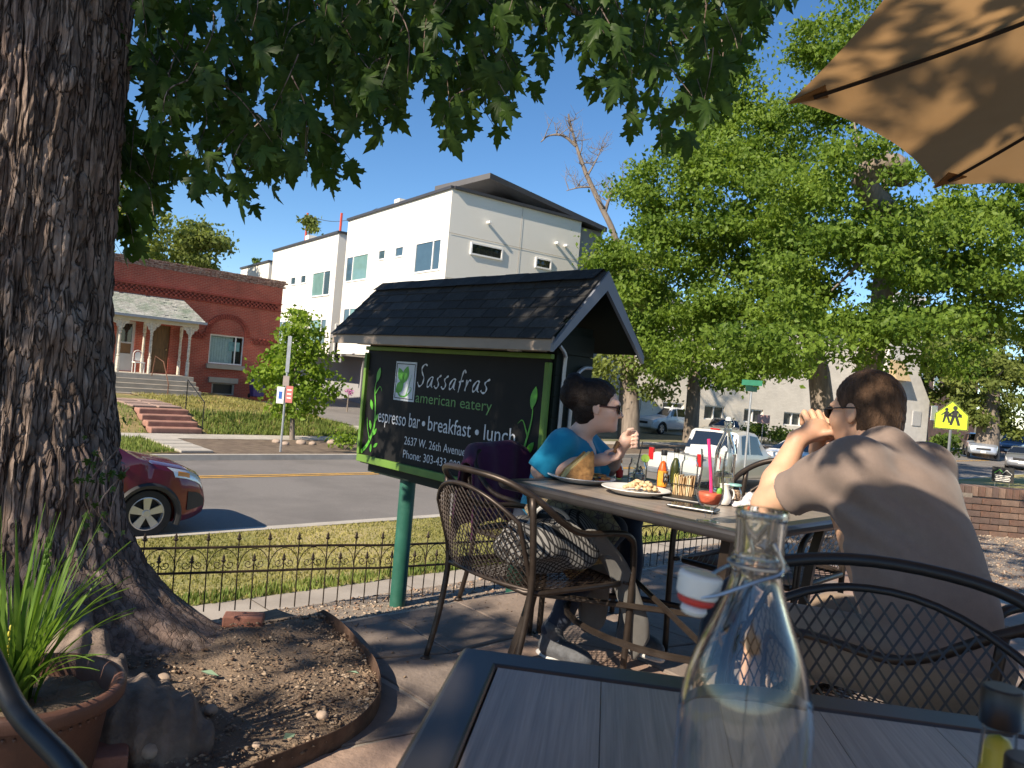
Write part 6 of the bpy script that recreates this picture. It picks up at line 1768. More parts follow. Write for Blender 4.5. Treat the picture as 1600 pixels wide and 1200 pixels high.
# shorts
K = Sdf((.62, 1.6, .2), (1.55, 2.8, .75), .008)
K.ell(pel - up * .03, (.19, .185, .12), None, .05)
for hp_, kn_ in ((hips[0], kneeL), (hips[1], kneeR)): K.cap(hp_, hp_.lerp(kn_, .92), .105, .092, .04)
K.warp(lambda X, Y, Z: .006 * np.sin(30 * X + 14 * Y) * np.sin(22 * Z))
ko = obj('shorts', K.mesh('shorts', mp), cloth_mat('khaki_shorts', (.24, .18, .13), .1), man); mesh_smooth(ko, 2)
for kn_ in (kneeL, kneeR):
    an_ = Vector((kn_.x, kn_.y, .06)) + fd * .05
    mb = MB(); mb.ball((0, 0, 0), (.14, .05, .05), 14, 8, M=TR(*(an_ + fd * .06 - mp)) @ Rz(radians(122))); obj('shoe', mb, M('brown_shoe', (.10, .06, .04), .6), man, True)
# hair: short cap with a lower edge behind the ears
m_hair_m = M('brown_hair', (.095, .055, .033), .65, 0, .45, 60, .9, 300, stretch=(1, 1, .3), spec=.25)
Hh = Sdf(hd_c - Vector((.17,) * 3), hd_c + Vector((.17,) * 3), .0035)
Hh.ell(HP(-.016, 0, .032), np.array((.104, .0825, .098)), HM, .01); Hh.ell(HP(-.045, 0, -.035), np.array((.066, .068, .07)), HM, .03)
Hh.ell(HP(.10, 0, -.012), np.array((.095, .12, .085)), HM, .006, 's')
for sg_ in (-1, 1): Hh.ell(HP(.012, sg_ * .085, -.035), np.array((.038, .04, .048)), HM, .006, 's')
Hh.ell(HP(-.02, 0, -.125), np.array((.12, .12, .06)), HM, .012, 's')
Hh.warp(lambda X, Y, Z: .0016 * np.sin(330 * X + 90 * Z) * np.sin(280 * Y - 120 * Z))
obj('hair', Hh.mesh('hair', mp), m_hair_m, man)
# sunglasses
gl = MB()
for sg_ in (-1, 1):
    gl.tube([HP(.093, sg_ * .02, .012) - mp, HP(.086, sg_ * .062, .012) - mp, HP(.02, sg_ * .083, .012) - mp, HP(-.03, sg_ * .085, .010) - mp], .0022, 6)
gl.tube([HP(.098, -.012, .010) - mp, HP(.098, .012, .010) - mp], .0025, 6)
go = obj('sunglasses', gl, m_cap, man)
lm = MB()
for sg_ in (-1, 1):
    lm.ball((0, 0, 0), (.004, .026, .019), 14, 9, M=Matrix.Translation(HP(.095, sg_ * .036, .002) - mp) @ Matrix(((f.x, l.x, u_.x, 0), (f.y, l.y, u_.y, 0), (f.z, l.z, u_.z, 0), (0, 0, 0, 1))))
obj('lens', lm, m_carglass, go, True)

# ------------------------------------------------------------------ the woman
wp = Vector((.20, 3.62, 0)); wom = thing('person', 'woman in a bright blue T-shirt and sunglasses eating at the far table end', 'person', wp)
wa = radians(-28); wf = Vector((cos(wa), sin(wa), 0)); wl_ = Vector((-wf.y, wf.x, 0))
whc = Vector((.388, 3.33, 1.06)); wsc = Vector((.292, 3.385, .888)); wpel = Vector((.22, 3.57, .52))
whf = Vector((cos(radians(-4)), sin(radians(-4)), -.04)); whu = Vector((.10, 0, 1))
m_skin_w = skin_mat('woman_skin', (.66, .44, .345), (.56, .28, .22))
Wb = Sdf((-.12, 2.95, -.02), (.85, 3.95, 1.28), .0055)
wR, wL = wsc - wl_ * .14 + up * -.012, wsc + wl_ * .14
weR, weL = Vector((.158, 3.26, .772)), Vector((.47, 3.45, .79))
wwR, wwL = Vector((.365, 3.22, .832)), Vector((.485, 3.27, .868))
Wb.cap(wpel, wsc - up * .1, .13, .12, .05); Wb.cap(wR, wL, .052, .052, .04)
wfv, wlv, wuv, WP, WM = add_head(Wb, whc, whf, whu, .96, True)
Wb.cap(wsc + up * .02 + wf * .01, whc - wuv * .06 - wfv * .015, .052, .05, .03)
Wb.ell(wsc + wf * .03 - up * .03, (.075, .085, .06), None, .04)
for a, b, c in ((wR, weR, wwR), (wL, weL, wwL)):
    Wb.cap(a, b, .05, .041, .03); m_ = b.lerp(c, .35); Wb.cap(b, m_, .041, .038, .02); Wb.cap(m_, c, .038, .024, .02)
# right hand: relaxed, palm up, fingers curling towards us; left hand raised, loosely closed
h1 = wwR + Vector((.045, -.012, .012)); Wb.cap(wwR, h1, .024, .028, .012); Wb.ell(h1 + Vector((.01, 0, 0)), (.036, .024, .02), None, .01)
for i in range(4):
    q = h1 + Vector((.03, -.02 + .013 * i, .004 * i)); finger(Wb, [q, q + Vector((.03, -.004, .012)), q + Vector((.042, 0, .034)), q + Vector((.03, .004, .045))], .0082, .0066, .003)
finger(Wb, [h1 + Vector((0, .01, .012)), h1 + Vector((.02, .012, .034)), h1 + Vector((.045, .008, .046))], .009, .0075, .003)
h2 = wwL + Vector((.022, -.015, .055)); Wb.cap(wwL, h2, .023, .027, .012); Wb.ell(h2 + Vector((.006, 0, .012)), (.03, .022, .036), None, .01)
for i in range(4):
    q = h2 + Vector((.022, -.004, .042 - .017 * i)); finger(Wb, [q + Vector((-.012, 0, 0)), q + Vector((.018, -.012, .006)), q + Vector((.022, -.032, -.004)), q + Vector((.0, -.036, -.01))], .0085, .0068, .003)
finger(Wb, [h2 + Vector((-.002, -.014, .03)), h2 + Vector((.006, -.03, .055)), h2 + Vector((.024, -.034, .062))], .0088, .0072, .003)
obj('body', Wb.mesh('body', wp), m_skin_w, wom); mesh_smooth(wom.children[0], 2)
m_teal = cloth_mat('teal_jersey', (.010, .205, .36), .08, 300)
Ws = Sdf((-.12, 3.0, .42), (.72, 3.9, 1.02), .006)
wang = np.array([[wf.x, wl_.x, 0], [wf.y, wl_.y, 0], [0, 0, 1]])
for t in np.linspace(0, 1, 7):
    c = wpel.lerp(wsc - up * .08, t); Ws.ell(c, (.125 + .012 * t, .155 + .012 * t, .11), wang, .05)
for sg_ in (-1, 1): Ws.ell(wsc + wf * .105 + wl_ * .07 * sg_ - up * .115, (.066, .068, .062), wang, .04)
Ws.cap(wR + wl_ * .01, wL - wl_ * .01, .068, .068, .05)
for a, b in ((wR, weR), (wL, weL)):
    d_ = (b - a).normalized(); Ws.cap(a - d_ * .015, a + d_ * .18, .067, .062, .03)
Ws.warp(lambda X, Y, Z: .004 * np.sin(26 * Z + 18 * X) + .003 * np.sin(45 * X - 22 * Z + 10 * Y))
for a, b in ((wR, weR), (wL, weL)):
    d_ = (b - a).normalized(); e_ = a + d_ * .135; sl, X, Y, Z = Ws.sub(Vector(e_) - Vector((.13,) * 3), Vector(e_) + Vector((.22,) * 3))
    pd = (X - e_.x) * d_.x + (Y - e_.y) * d_.y + (Z - e_.z) * d_.z; near = np.sqrt((X - e_.x) ** 2 + (Y - e_.y) ** 2 + (Z - e_.z) ** 2) - .13
    rr = np.sqrt(np.maximum(0, (X - e_.x) ** 2 + (Y - e_.y) ** 2 + (Z - e_.z) ** 2 - pd ** 2))
    Ws.f[sl] = np.maximum(Ws.f[sl], np.where((near < 0) & (rr < .085), pd, -1))
# V neck
vn = wsc + wf * .10 + up * .055
Ws.ell(wsc + up * .06 + wf * .02, (.078, .066, .055), wang, .0, 's'); Ws.ell(wsc + wf * .10 + up * .015, (.06, .032, .075), wang, .0, 's')
obj('t_shirt', Ws.mesh('t_shirt', wp), m_teal, wom); mesh_smooth(wom.children[-1], 2)
m_jean = cloth_mat('dark_denim', (.022, .030, .050), .25, 300)
Wj = Sdf((-.12, 2.9, .05), (.85, 3.95, .70), .008)
Wj.ell(wpel - up * .02, (.17, .17, .11), None, .05)
kR, kL = Vector((.48, 3.24, .54)), Vector((.60, 3.50, .56)); aR, aL = Vector((.26, 3.17, .12)), Vector((.60, 3.28, .16))
for h_, k_, a_ in ((wpel - wl_ * .09, kR, aR), (wpel + wl_ * .09, kL, aL)): Wj.cap(h_, k_, .085, .062, .04); Wj.cap(k_, a_, .06, .045, .02)
Wj.warp(lambda X, Y, Z: .005 * np.sin(40 * X + 25 * Z))
obj('jeans', Wj.mesh('jeans', wp), m_jean, wom); mesh_smooth(wom.children[-1], 2)
m_shoe = M('grey_running_shoe', (.07, .075, .085), .7, 0, .3, 40, .3, 90); m_sole = M('pale_sole', (.45, .45, .44), .7)
def shoe(a, d):
    d = Vector(d).normalized(); s_ = Sdf(a - Vector((.3, .3, .14)), a + Vector((.3, .3, .14)), .006); pr = Vector((-d.y, d.x, 0))
    mt = np.array([[d.x, pr.x, 0], [d.y, pr.y, 0], [0, 0, 1]])
    s_.ell(a + d * .07 - up * .075, (.135, .046, .045), mt, .02); s_.cap(a - up * .0, a - up * .07, .046, .045, .03); s_.ell(a + d * .13 - up * .08, (.07, .046, .034), mt, .02); s_.plane(a - up * .112, (0, 0, -1))
    o = obj('shoe', s_.mesh('shoe', wp), m_shoe, wom)
    mb = MB(); pts = []
    for t in np.linspace(0, 2 * pi, 25)[:-1]:
        p = a + d * (.07 + .145 * cos(t)) + pr * (.05 * sin(t)); pts.append((p.x - wp.x, p.y - wp.y))
    mb.prism(pts, a.z - .122, a.z - .100, ax='z'); obj('sole', mb, m_sole, o, True, 40)
    for k in range(4):
        p = a + d * (.05 + .022 * k) - up * (.035 + .008 * k) - wp; q = MB(); q.tube([p - pr * .03, p + up * .012, p + pr * .03], .003, 5); obj('lace', q, m_sole, o)
shoe(aR, (.75, -.65, 0)); shoe(aL, (.55, -.83, 0))
# hair pulled back into a bun
m_hair_w = M('dark_hair', (.012, .008, .007), .6, 0, .4, 30, .7, 200, stretch=(1, 1, .5), spec=.2)
Wh = Sdf(whc - Vector((.24, .17, .17)), whc + Vector((.17, .17, .19)), .004)
Wh.ell(WP(-.020, 0, .036), np.array((.102, .083, .094)), WM, .01); Wh.ell(WP(-.055, 0, -.03), np.array((.055, .066, .06)), WM, .03); Wh.ell(WP(-.125, 0, .045), np.array((.056, .058, .066)), WM, .015); Wh.ell(WP(-.12, .0, .10), np.array((.045, .05, .045)), WM, .02)
Wh.ell(WP(.105, 0, -.02), np.array((.088, .12, .100)), WM, .006, 's')
for sg_ in (-1, 1): Wh.ell(WP(.012, sg_ * .085, -.03), np.array((.036, .035, .042)), WM, .006, 's')
Wh.warp(lambda X, Y, Z: .002 * np.sin(160 * Z + 60 * X) * np.sin(120 * Y + 40 * X))
obj('hair', Wh.mesh('hair', wp), m_hair_w, wom)
gl = MB()
for sg_ in (-1, 1): gl.tube([WP(.094, sg_ * .015, .010) - wp, WP(.084, sg_ * .062, .010) - wp, WP(.0, sg_ * .082, .008) - wp], .004, 6)
go = obj('sunglasses', gl, M('tortoise', (.05, .012, .010), .3), wom)
lm = MB()
for sg_ in (-1, 1):
    lm.ball((0, 0, 0), (.005, .027, .021), 14, 9, M=Matrix.Translation(WP(.096, sg_ * .034, .0) - wp) @ Matrix(((wfv.x, wlv.x, wuv.x, 0), (wfv.y, wlv.y, wuv.y, 0), (wfv.z, wlv.z, wuv.z, 0), (0, 0, 0, 1))))
obj('lens', lm, m_carglass, go, True)
# bite of toast in her hand
mb = MB(); mb.box((0, 0, 0), (.014, .03, .05)); o = obj('toast_piece', mb, M('toast_brown', (.24, .12, .05), .8, 0, .3, 30), None, bev=.004); o.location = h1 + Vector((.055, .012, .058)); o.rotation_euler = (.2, .3, .2); tag(o, 'small piece of toast held in the woman\'s right hand', 'toast')

# ------------------------------------------------------------------ clothes and cloths
def cloth_sheet(fn, nu, nv, name, mat, parent=None, th=.003):
    vs = [fn(i / nu, j / nv) for i in range(nu + 1) for j in range(nv + 1)]
    fs = [(i * (nv + 1) + j, (i + 1) * (nv + 1) + j, (i + 1) * (nv + 1) + j + 1, i * (nv + 1) + j + 1) for i in range(nu) for j in range(nv)]
    mb = MB(); mb.add(vs, fs); o = obj(name, mb, mat, parent, True, 70); m = o.modifiers.new('thick', 'SOLIDIFY'); m.thickness = th; return o
# lap napkin: hangs from her lap
m_lap = M('patterned_lap_napkin', (.44, .36, .22), .9, 0, .15, 20, .3, 90)
def lap_mat():
    m, nt, b = new_mat('flower_print'); v = coords(nt); vo = N(nt, 'ShaderNodeTexVoronoi', feature='DISTANCE_TO_EDGE'); vo.inputs['Scale'].default_value = 38; nt.links.new(v, vo.inputs['Vector'])
    c = ramp(nt, vo.outputs['Distance'], [(.03, (.16, .10, .10)), (.10, (.42, .34, .21))]); c = mixc(nt, ramp(nt, noise(nt, v, 18, 2), [(.4, 0), (.6, .5)]), c, (.34, .25, .10)); nt.links.new(c, b.inputs['Base Color']); b.inputs['Roughness'].default_value = .9; return m
def lapfn(u, v):
    x = .12 + .36 * u; y = 3.30 - .16 * u - .05 * v
    z = .665 - .03 * u - v * (.16 + .13 * (1 - abs(2 * u - 1.15))) + .012 * sin(14 * u + 3 * v)
    return (x + .02 * sin(9 * v + 4 * u), y - .03 * sin(6 * u) * v - .06 * v, z)
o = cloth_sheet(lapfn, 24, 16, 'lap_napkin', lap_mat()); tag(o, 'tan patterned cloth napkin hanging from the woman\'s lap under the table', 'napkin')
# purple jacket over her chair back
m_purple = cloth_mat('purple_jacket', (.055, .012, .045), .2, 200)
cc = S(2.80, 2.62, 0); cd_ = Vector((cos(TH - pi / 2 + .05), sin(TH - pi / 2 + .05), 0)); cl_ = Vector((-cd_.y, cd_.x, 0))
def jacket(u, v):
    s = (u - .5) * 2; w = .30
    xb = -.41 + .10 * abs(s) ** 2.2; top = .800 - .10 * abs(s) ** 2.3
    if v < .45: k = (.45 - v) / .45; off = -.035 - .03 * k; z = top - k * .42
    elif v < .55: k = (v - .45) / .1; off = -.035 + .07 * k; z = top + .012
    else: k = (v - .55) / .45; off = .035 + .05 * k; z = top - k * .38
    p = cc + cd_ * (xb + off + .014 * sin(9 * u + 5 * v) + .01 * sin(23 * u)) + cl_ * (s * w * (1 + .06 * sin(6 * v)))
    return (p.x, p.y, z + .012 * sin(11 * u))
o = cloth_sheet(jacket, 30, 30, 'purple_jacket', m_purple, None, .008); tag(o, 'dark purple jacket draped over the back of the woman\'s chair', 'jacket')
# grey clothes piled on the mesh chair: netted bag plus cardigan
c2 = S(2.21, 2.10, 0); fa = TH - .06; F2 = Vector((cos(fa), sin(fa), 0)); L2 = Vector((-F2.y, F2.x, 0))
def Q(x, y, z): return c2 + F2 * x + L2 * y + up * (z - .036)
def net_mat():
    m, nt, b = new_mat('net_print'); v = coords(nt, (1, 1, 1), 'Object', (0.5, .6, .78)); vo = N(nt, 'ShaderNodeTexBrick'); vo.inputs['Scale'].default_value = 1; vo.offset = 0
    vo.inputs['Brick Width'].default_value = .019; vo.inputs['Row Height'].default_value = .013; vo.inputs['Mortar Size'].default_value = .0026; vo.inputs['Color1'].default_value = (.20, .195, .19, 1); vo.inputs['Color2'].default_value = (.15, .148, .145, 1); vo.inputs['Mortar'].default_value = (.01, .01, .011, 1)
    nt.links.new(v, vo.inputs['Vector']); nt.links.new(vo.outputs['Color'], b.inputs['Base Color']); b.inputs['Roughness'].default_value = .85; return m
bag = Sdf(Q(0, 0, .6) - Vector((.42, .42, .22)), Q(0, 0, .6) + Vector((.42, .42, .3)), .009)
bag.ell(Q(-.02, -.02, .53), (.17, .17, .10), None, .04); bag.ell(Q(.06, -.10, .56), (.13, .11, .11), None, .04); bag.ell(Q(.10, .05, .55), (.12, .12, .10), None, .04); bag.ell(Q(-.10, -.06, .55), (.10, .10, .10), None, .04)
bag.warp(lambda X, Y, Z: .014 * np.sin(26 * X + 18 * Z + 2 * np.sin(14 * Y)) + .010 * np.sin(38 * Y - 20 * Z + 9 * X)); bag.plane(Q(0, 0, .446), (0, 0, -1))
p0 = Q(0, 0, .445)
o = thing('netted_bag', 'black netted grey bag heaped on the mesh chair seat', 'bag', p0); obj('bag_body', bag.mesh('bag_body', p0), net_mat(), o); mesh_smooth(o.children[0], 3)
mb = MB(); mb.tube(smooth_path([Q(-.14, -.05, .58) - p0, Q(-.10, -.10, .70) - p0, Q(.0, -.13, .68) - p0, Q(.06, -.14, .60) - p0], 6), .008, 7); obj('strap', mb, M('pale_strap', (.45, .45, .43), .8), o, True)
m_cardi = cloth_mat('grey_cardigan', (.12, .118, .115), .16, 320)
def cardi(u, v):
    # folded over the seat front corner and hanging in two points
    x = .0 + .32 * u; y = -.30 + .40 * v + .03 * sin(5 * u)
    r = max(0, u - .42); z = .60 + .05 * sin(9 * v + 6 * u) - .10 * u
    if u > .42: z = .555 - (u - .42) * (.50 + .24 * sin(9.5 * v + .6)) ; x = .145 + .10 * (1 - math.exp(-5 * r)) + .16 * r + .03 * sin(17 * v + 3 * u)
    p = Q(x, y, z + .012 * sin(26 * v + 8 * u) + .008 * sin(15 * u + 31 * v)); return tuple(p)
o = cloth_sheet(cardi, 36, 36, 'grey_cardigan', m_cardi, None, .006); tag(o, 'crumpled grey cardigan hanging off the mesh chair seat in points', 'cardigan')
# ================================================================== PATIO PAVING, PLANTING BED
m_flag = [M('flagstone_%d' % i, c, .9, 0, .2, 7, .5, 45, dirt=((.13, .105, .09), 3, .5)) for i, c in enumerate(((.29, .195, .15), (.25, .195, .16), (.33, .235, .185), (.215, .175, .15)))]
patio = bpy.data.objects['patio']
cell = .56; ai0, ai1, bi0, bi1 = 1, 11, -2, 6
crn = {}
def corner(i, j):
    if (i, j) not in crn: crn[(i, j)] = (i * cell * .92 + rnd.uniform(-.12, .12), min(2.7, j * .485 + rnd.uniform(-.1, .1)) if j < bi1 else 2.9)
    return crn[(i, j)]
for i in range(ai0, ai1):
    for j in range(bi0, bi1):
        q = [corner(i, j), corner(i + 1, j), corner(i + 1, j + 1), corner(i, j + 1)]
        cx = sum(p[0] for p in q) / 4; cy = sum(p[1] for p in q) / 4
        q = [(cx + (p[0] - cx) * .972, cy + (p[1] - cy) * .972) for p in q]
        pts = []
        for k in range(4):
            a, b = q[k], q[(k + 1) % 4]
            for t in (0, .33, .67): pts.append((a[0] + (b[0] - a[0]) * t + rnd.uniform(-.012, .012), a[1] + (b[1] - a[1]) * t + rnd.uniform(-.012, .012)))
        z1 = .006 + rnd.uniform(0, .006); c0 = S(cx, cy, 0)
        mb = MB(); mb.prism([tuple((S(a, b) - c0)[:2]) for a, b in pts], -.02, z1, ax='z')
        o = obj('flagstone', mb, m_flag[rnd.randrange(4)], patio, bev=.004, seg=1); o.location = c0
# edging strip
EDG = [(-1.06, 3.74), (-.915, 3.53), (-.74, 3.33), (-.573, 3.10), (-.45, 2.88), (-.372, 2.66), (-.352, 2.50), (-.38, 2.344), (-.486, 2.148), (-.68, 1.90), (-.95, 1.66), (-1.35, 1.45)]
EP = smooth_path([Vector((x, y, 0)) for x, y in EDG], 8)
m_edge = M('rusted_steel_edging', (.085, .05, .035), .75, .3, .3, 14, .3, 60, dirt=((.20, .13, .085), 20, .6))
edg = thing('garden_edging', 'rusty curved steel edging strip between the tree bed and the patio', 'edging', (EP[20].x, EP[20].y, 0)); e0 = edg.location
mb = MB(); vs = []
for i, p in enumerate(EP):
    d = (EP[min(i + 1, len(EP) - 1)] - EP[max(i - 1, 0)]).normalized(); n_ = Vector((-d.y, d.x, 0)); h = .066 + .005 * sin(i * .4); zo = float(np.interp(-sin(TH) * p.x + cos(TH) * p.y, [2.93, 3.4, 4.2], [0, -.2, -.48]))
    for k, z in ((-.002, 0), (-.002, h), (.002, h), (.002, 0)): vs.append(p + n_ * k + Vector((0, 0, z + zo)) - e0)
for i in range(len(EP) - 1):
    for k in range(4): fs_k = (i * 4 + k, i * 4 + (k + 1) % 4, (i + 1) * 4 + (k + 1) % 4, (i + 1) * 4 + k); mb.f.append(fs_k)
mb.v = [tuple(v) for v in vs]; mb.f += [(0, 3, 2, 1)]
obj('strip', mb, m_edge, edg, True, 30)
# bed surface with lumps
TC = Vector((-2.13, 3.08, 0))
def vnoise(x, y, seed=0):
    """smooth value noise"""
    xi, yi = np.floor(x).astype(int), np.floor(y).astype(int); xf, yf = x - xi, y - yi
    def h(a, b): n = (a * 374761393 + b * 668265263 + seed * 1442695041) & 0xffffffff; n = ((n ^ (n >> 13)) * 1274126177) & 0xffffffff; return ((n ^ (n >> 16)) & 0xffff) / 65535.0
    u, v = xf * xf * (3 - 2 * xf), yf * yf * (3 - 2 * yf)
    return (h(xi, yi) * (1 - u) + h(xi + 1, yi) * u) * (1 - v) + (h(xi, yi + 1) * (1 - u) + h(xi + 1, yi + 1) * u) * v
def bed_z(x, y):
    x = np.asarray(x, float); y = np.asarray(y, float)
    d = np.sqrt((x - TC.x) ** 2 + (y - TC.y) ** 2)
    b_ = -sin(TH) * x + cos(TH) * y
    return np.interp(b_, [2.93, 3.4, 4.2, 4.62], [0, -.2, -.48, -.5]) + .012 + .06 * np.exp(-((d - .5) / .5) ** 2 * (d > .5)) + .03 * vnoise(x * 5, y * 5) + .02 * vnoise(x * 17, y * 17, 3) + .10 * np.exp(-((x + 1.02) ** 2 + (y - 2.14) ** 2) / .05)
rows = EP
nu = 70
vs = []
for i, p in enumerate(rows):
    x0 = -4.2; t = np.linspace(0, 1, nu) ** .7
    xs = x0 + (p.x - .004 - x0) * t; ys = np.full(nu, p.y) + (1 - t) * (.15 * (p.y - 2.6)); z = bed_z(xs, ys) * (1 - .55 * t ** 8)
    vs += list(zip(xs, ys, z))
q_ = [(i * nu + j, i * nu + j + 1, (i + 1) * nu + j + 1, (i + 1) * nu + j) for i in range(len(rows) - 1) for j in range(nu - 1)]
mb = MB(); mb.add(vs, [f[::-1] for f in q_]); struct('planting_bed', mb, m_soil, smooth=True)
# bark chips and gravel
def chips(name, n, samp, zf, size, mat, label):
    base = np.array([(1, 0, 0), (-1, 0, 0), (0, 1, 0), (0, -1, 0), (0, 0, 1), (0, 0, -1)], np.float32)
    fac = np.array([(0, 2, 4), (2, 1, 4), (1, 3, 4), (3, 0, 4), (2, 0, 5), (1, 2, 5), (3, 1, 5), (0, 3, 5)])
    P = samp(n); z = zf(P[:, 0], P[:, 1])
    s = size[0] + (size[1] - size[0]) * nrng.random(n) ** 3
    v = base[None] * (s[:, None] * np.stack([nrng.uniform(.6, 1.6, n), nrng.uniform(.4, 1, n), nrng.uniform(.25, .6, n)], 1))[:, None, :]
    v += nrng.normal(size=v.shape) * (s * .15)[:, None, None]
    a = nrng.uniform(0, 2 * pi, n); c, s_ = np.cos(a), np.sin(a)
    x = v[:, :, 0] * c[:, None] - v[:, :, 1] * s_[:, None]; y = v[:, :, 0] * s_[:, None] + v[:, :, 1] * c[:, None]
    V_ = np.stack([x + P[:, :1], y + P[:, 1:2], v[:, :, 2] + (z + s * .2)[:, None]], 2).reshape(-1, 3)
    T = (fac[None] + 6 * np.arange(n)[:, None, None]).reshape(-1, 3)
    o = obj(name, fast_mesh(name, V_, None, T), mat); tag(o, label, 'gravel', kind='stuff'); return o
def chip_mat(name, stops):
    m, nt, b = new_mat(name); v = coords(nt); vo = N(nt, 'ShaderNodeTexWhiteNoise'); sn = N(nt, 'ShaderNodeVectorMath', operation='SNAP'); sn.inputs[1].default_value = (.028, .028, 5); nt.links.new(v, sn.inputs[0]); nt.links.new(sn.outputs[0], vo.inputs['Vector'])
    nt.links.new(ramp(nt, vo.outputs['Value'], stops), b.inputs['Base Color']); b.inputs['Roughness'].default_value = .9; return m
m_chip = chip_mat('bark_chips', [(0, (.10, .06, .04)), (.4, (.20, .14, .095)), (.8, (.30, .22, .15)), (1, (.40, .32, .24))])
m_chip2 = chip_mat('gravel_chips', [(0, (.22, .13, .09)), (.5, (.36, .26, .18)), (1, (.50, .42, .33))])
def samp_bed(n):
    i = nrng.integers(0, len(rows) - 1, n); f_ = nrng.random(n); ex_ = np.array([p.x for p in rows]); ey_ = np.array([p.y for p in rows])
    X = ex_[i] * (1 - f_) + ex_[i + 1] * f_; Y = ey_[i] * (1 - f_) + ey_[i + 1] * f_
    return np.stack([X - .015 - nrng.random(n) ** 1.6 * 2.4, Y + nrng.uniform(-.04, .04, n)], 1)
chips('bark_mulch', 15000, samp_bed, bed_z, (.002, .012), m_chip, 'brown bark mulch and small stones covering the bed round the tree')
def bank_zf(x, y):
    b = -sin(TH) * x + cos(TH) * y; return np.interp(b, [2.93, 3.4, 4.2, 4.62, 5.0], [-.008, -.2, -.48, -.5, -.95])
def samp_bank(n):
    a = nrng.uniform(-.5, 9, n); b = nrng.uniform(2.92, 4.65, n); return np.stack([U.x * a + V.x * b, U.y * a + V.y * b], 1)
chips('gravel_chips', 14000, samp_bank, bank_zf, (.006, .02), m_chip2, 'tan gravel strip along the foot of the iron fence')
def samp_drive(n):
    a = nrng.uniform(6.1, 10, n); b = nrng.uniform(-1.5, 3.1, n); return np.stack([U.x * a + V.x * b, U.y * a + V.y * b], 1)
chips('drive_gravel', 14000, samp_drive, lambda x, y: np.full(len(x), -.018), (.006, .02), m_chip2, 'grey brown gravel in front of the brick wall')
def samp_p(n):
    P = samp_bank(n * 3); a = nrng.uniform(.8, 4, n); b = 2.9 - nrng.random(n) ** 2 * .8; return np.stack([U.x * a + V.x * b, U.y * a + V.y * b], 1)
chips('patio_litter', 500, samp_p, lambda x, y: np.full(len(x), .011), (.003, .008), m_chip, 'scattered leaf litter on the paving near the fence')
# loose bricks
def loose_brick(label, x, y, z, rz, s=(.20, .095, .06), tilt=0):
    p = on(x, y, z); mb = MB(); mb.box((0, 0, 0), s); o = obj('loose_brick', mb, M('loose_brick_red', (.27, .12, .085), .9, 0, .2, 14, .4, 50), None, bev=.006); o.location = p; o.rotation_euler = (tilt, 0, rz); tag(o, label, 'brick')
loose_brick('flat red brick lying in the bed near the fence', 381, 968, .06, radians(12), (.16, .08, .045))
loose_brick('red brick block beside the plant pot at the bottom left', 150, 1190, .055, radians(25), (.15, .2, .11))
# small stones on the bed
for i, (x, y, r, lb) in enumerate(((232, 1183, .03, 'round pebble at the foot of the bulging root'), (505, 1105, .022, 'angular stone on the sunlit mulch'), (330, 1102, .024, 'small brown stone at the centre of the bed'), (402, 1155, .014, 'pale pebble in the shaded lower bed'), (255, 1060, .026, 'tan stone close to the tree trunk'))):
    p = on(x, y, .07); mb = MB(); mb.ball((0, 0, 0), (r, r * .85, r * .65), 9, 6, jit=.12, seed=i); o = obj('stone', mb, m_rock, None, True, 60); o.location = (p.x, p.y, float(bed_z(p.x, p.y)) + r * .35); tag(o, lb, 'stone')
for i, (x, y, lb) in enumerate(((328, 1038, 'pale blue green fallen leaf at the root toe'), (452, 1140, 'small green fallen leaf on the mulch'), (552, 1042, 'tiny green sprout beside the steel edging'))):
    p = on(x, y, .09); mb = MB(); mb.add([(-.03, 0, 0), (0, .014, .006), (.035, 0, .002), (0, -.014, .006), (0, 0, .0)], [(0, 4, 1), (4, 2, 1), (0, 3, 4), (3, 2, 4)]); o = obj('fallen_leaf', mb, M('fallen_leaf_green', (.20, .30, .20), .8), None, True); o.location = (p.x, p.y, float(bed_z(p.x, p.y)) + .018); o.rotation_euler = (.2, .2, i * 1.3); tag(o, lb, 'leaf')

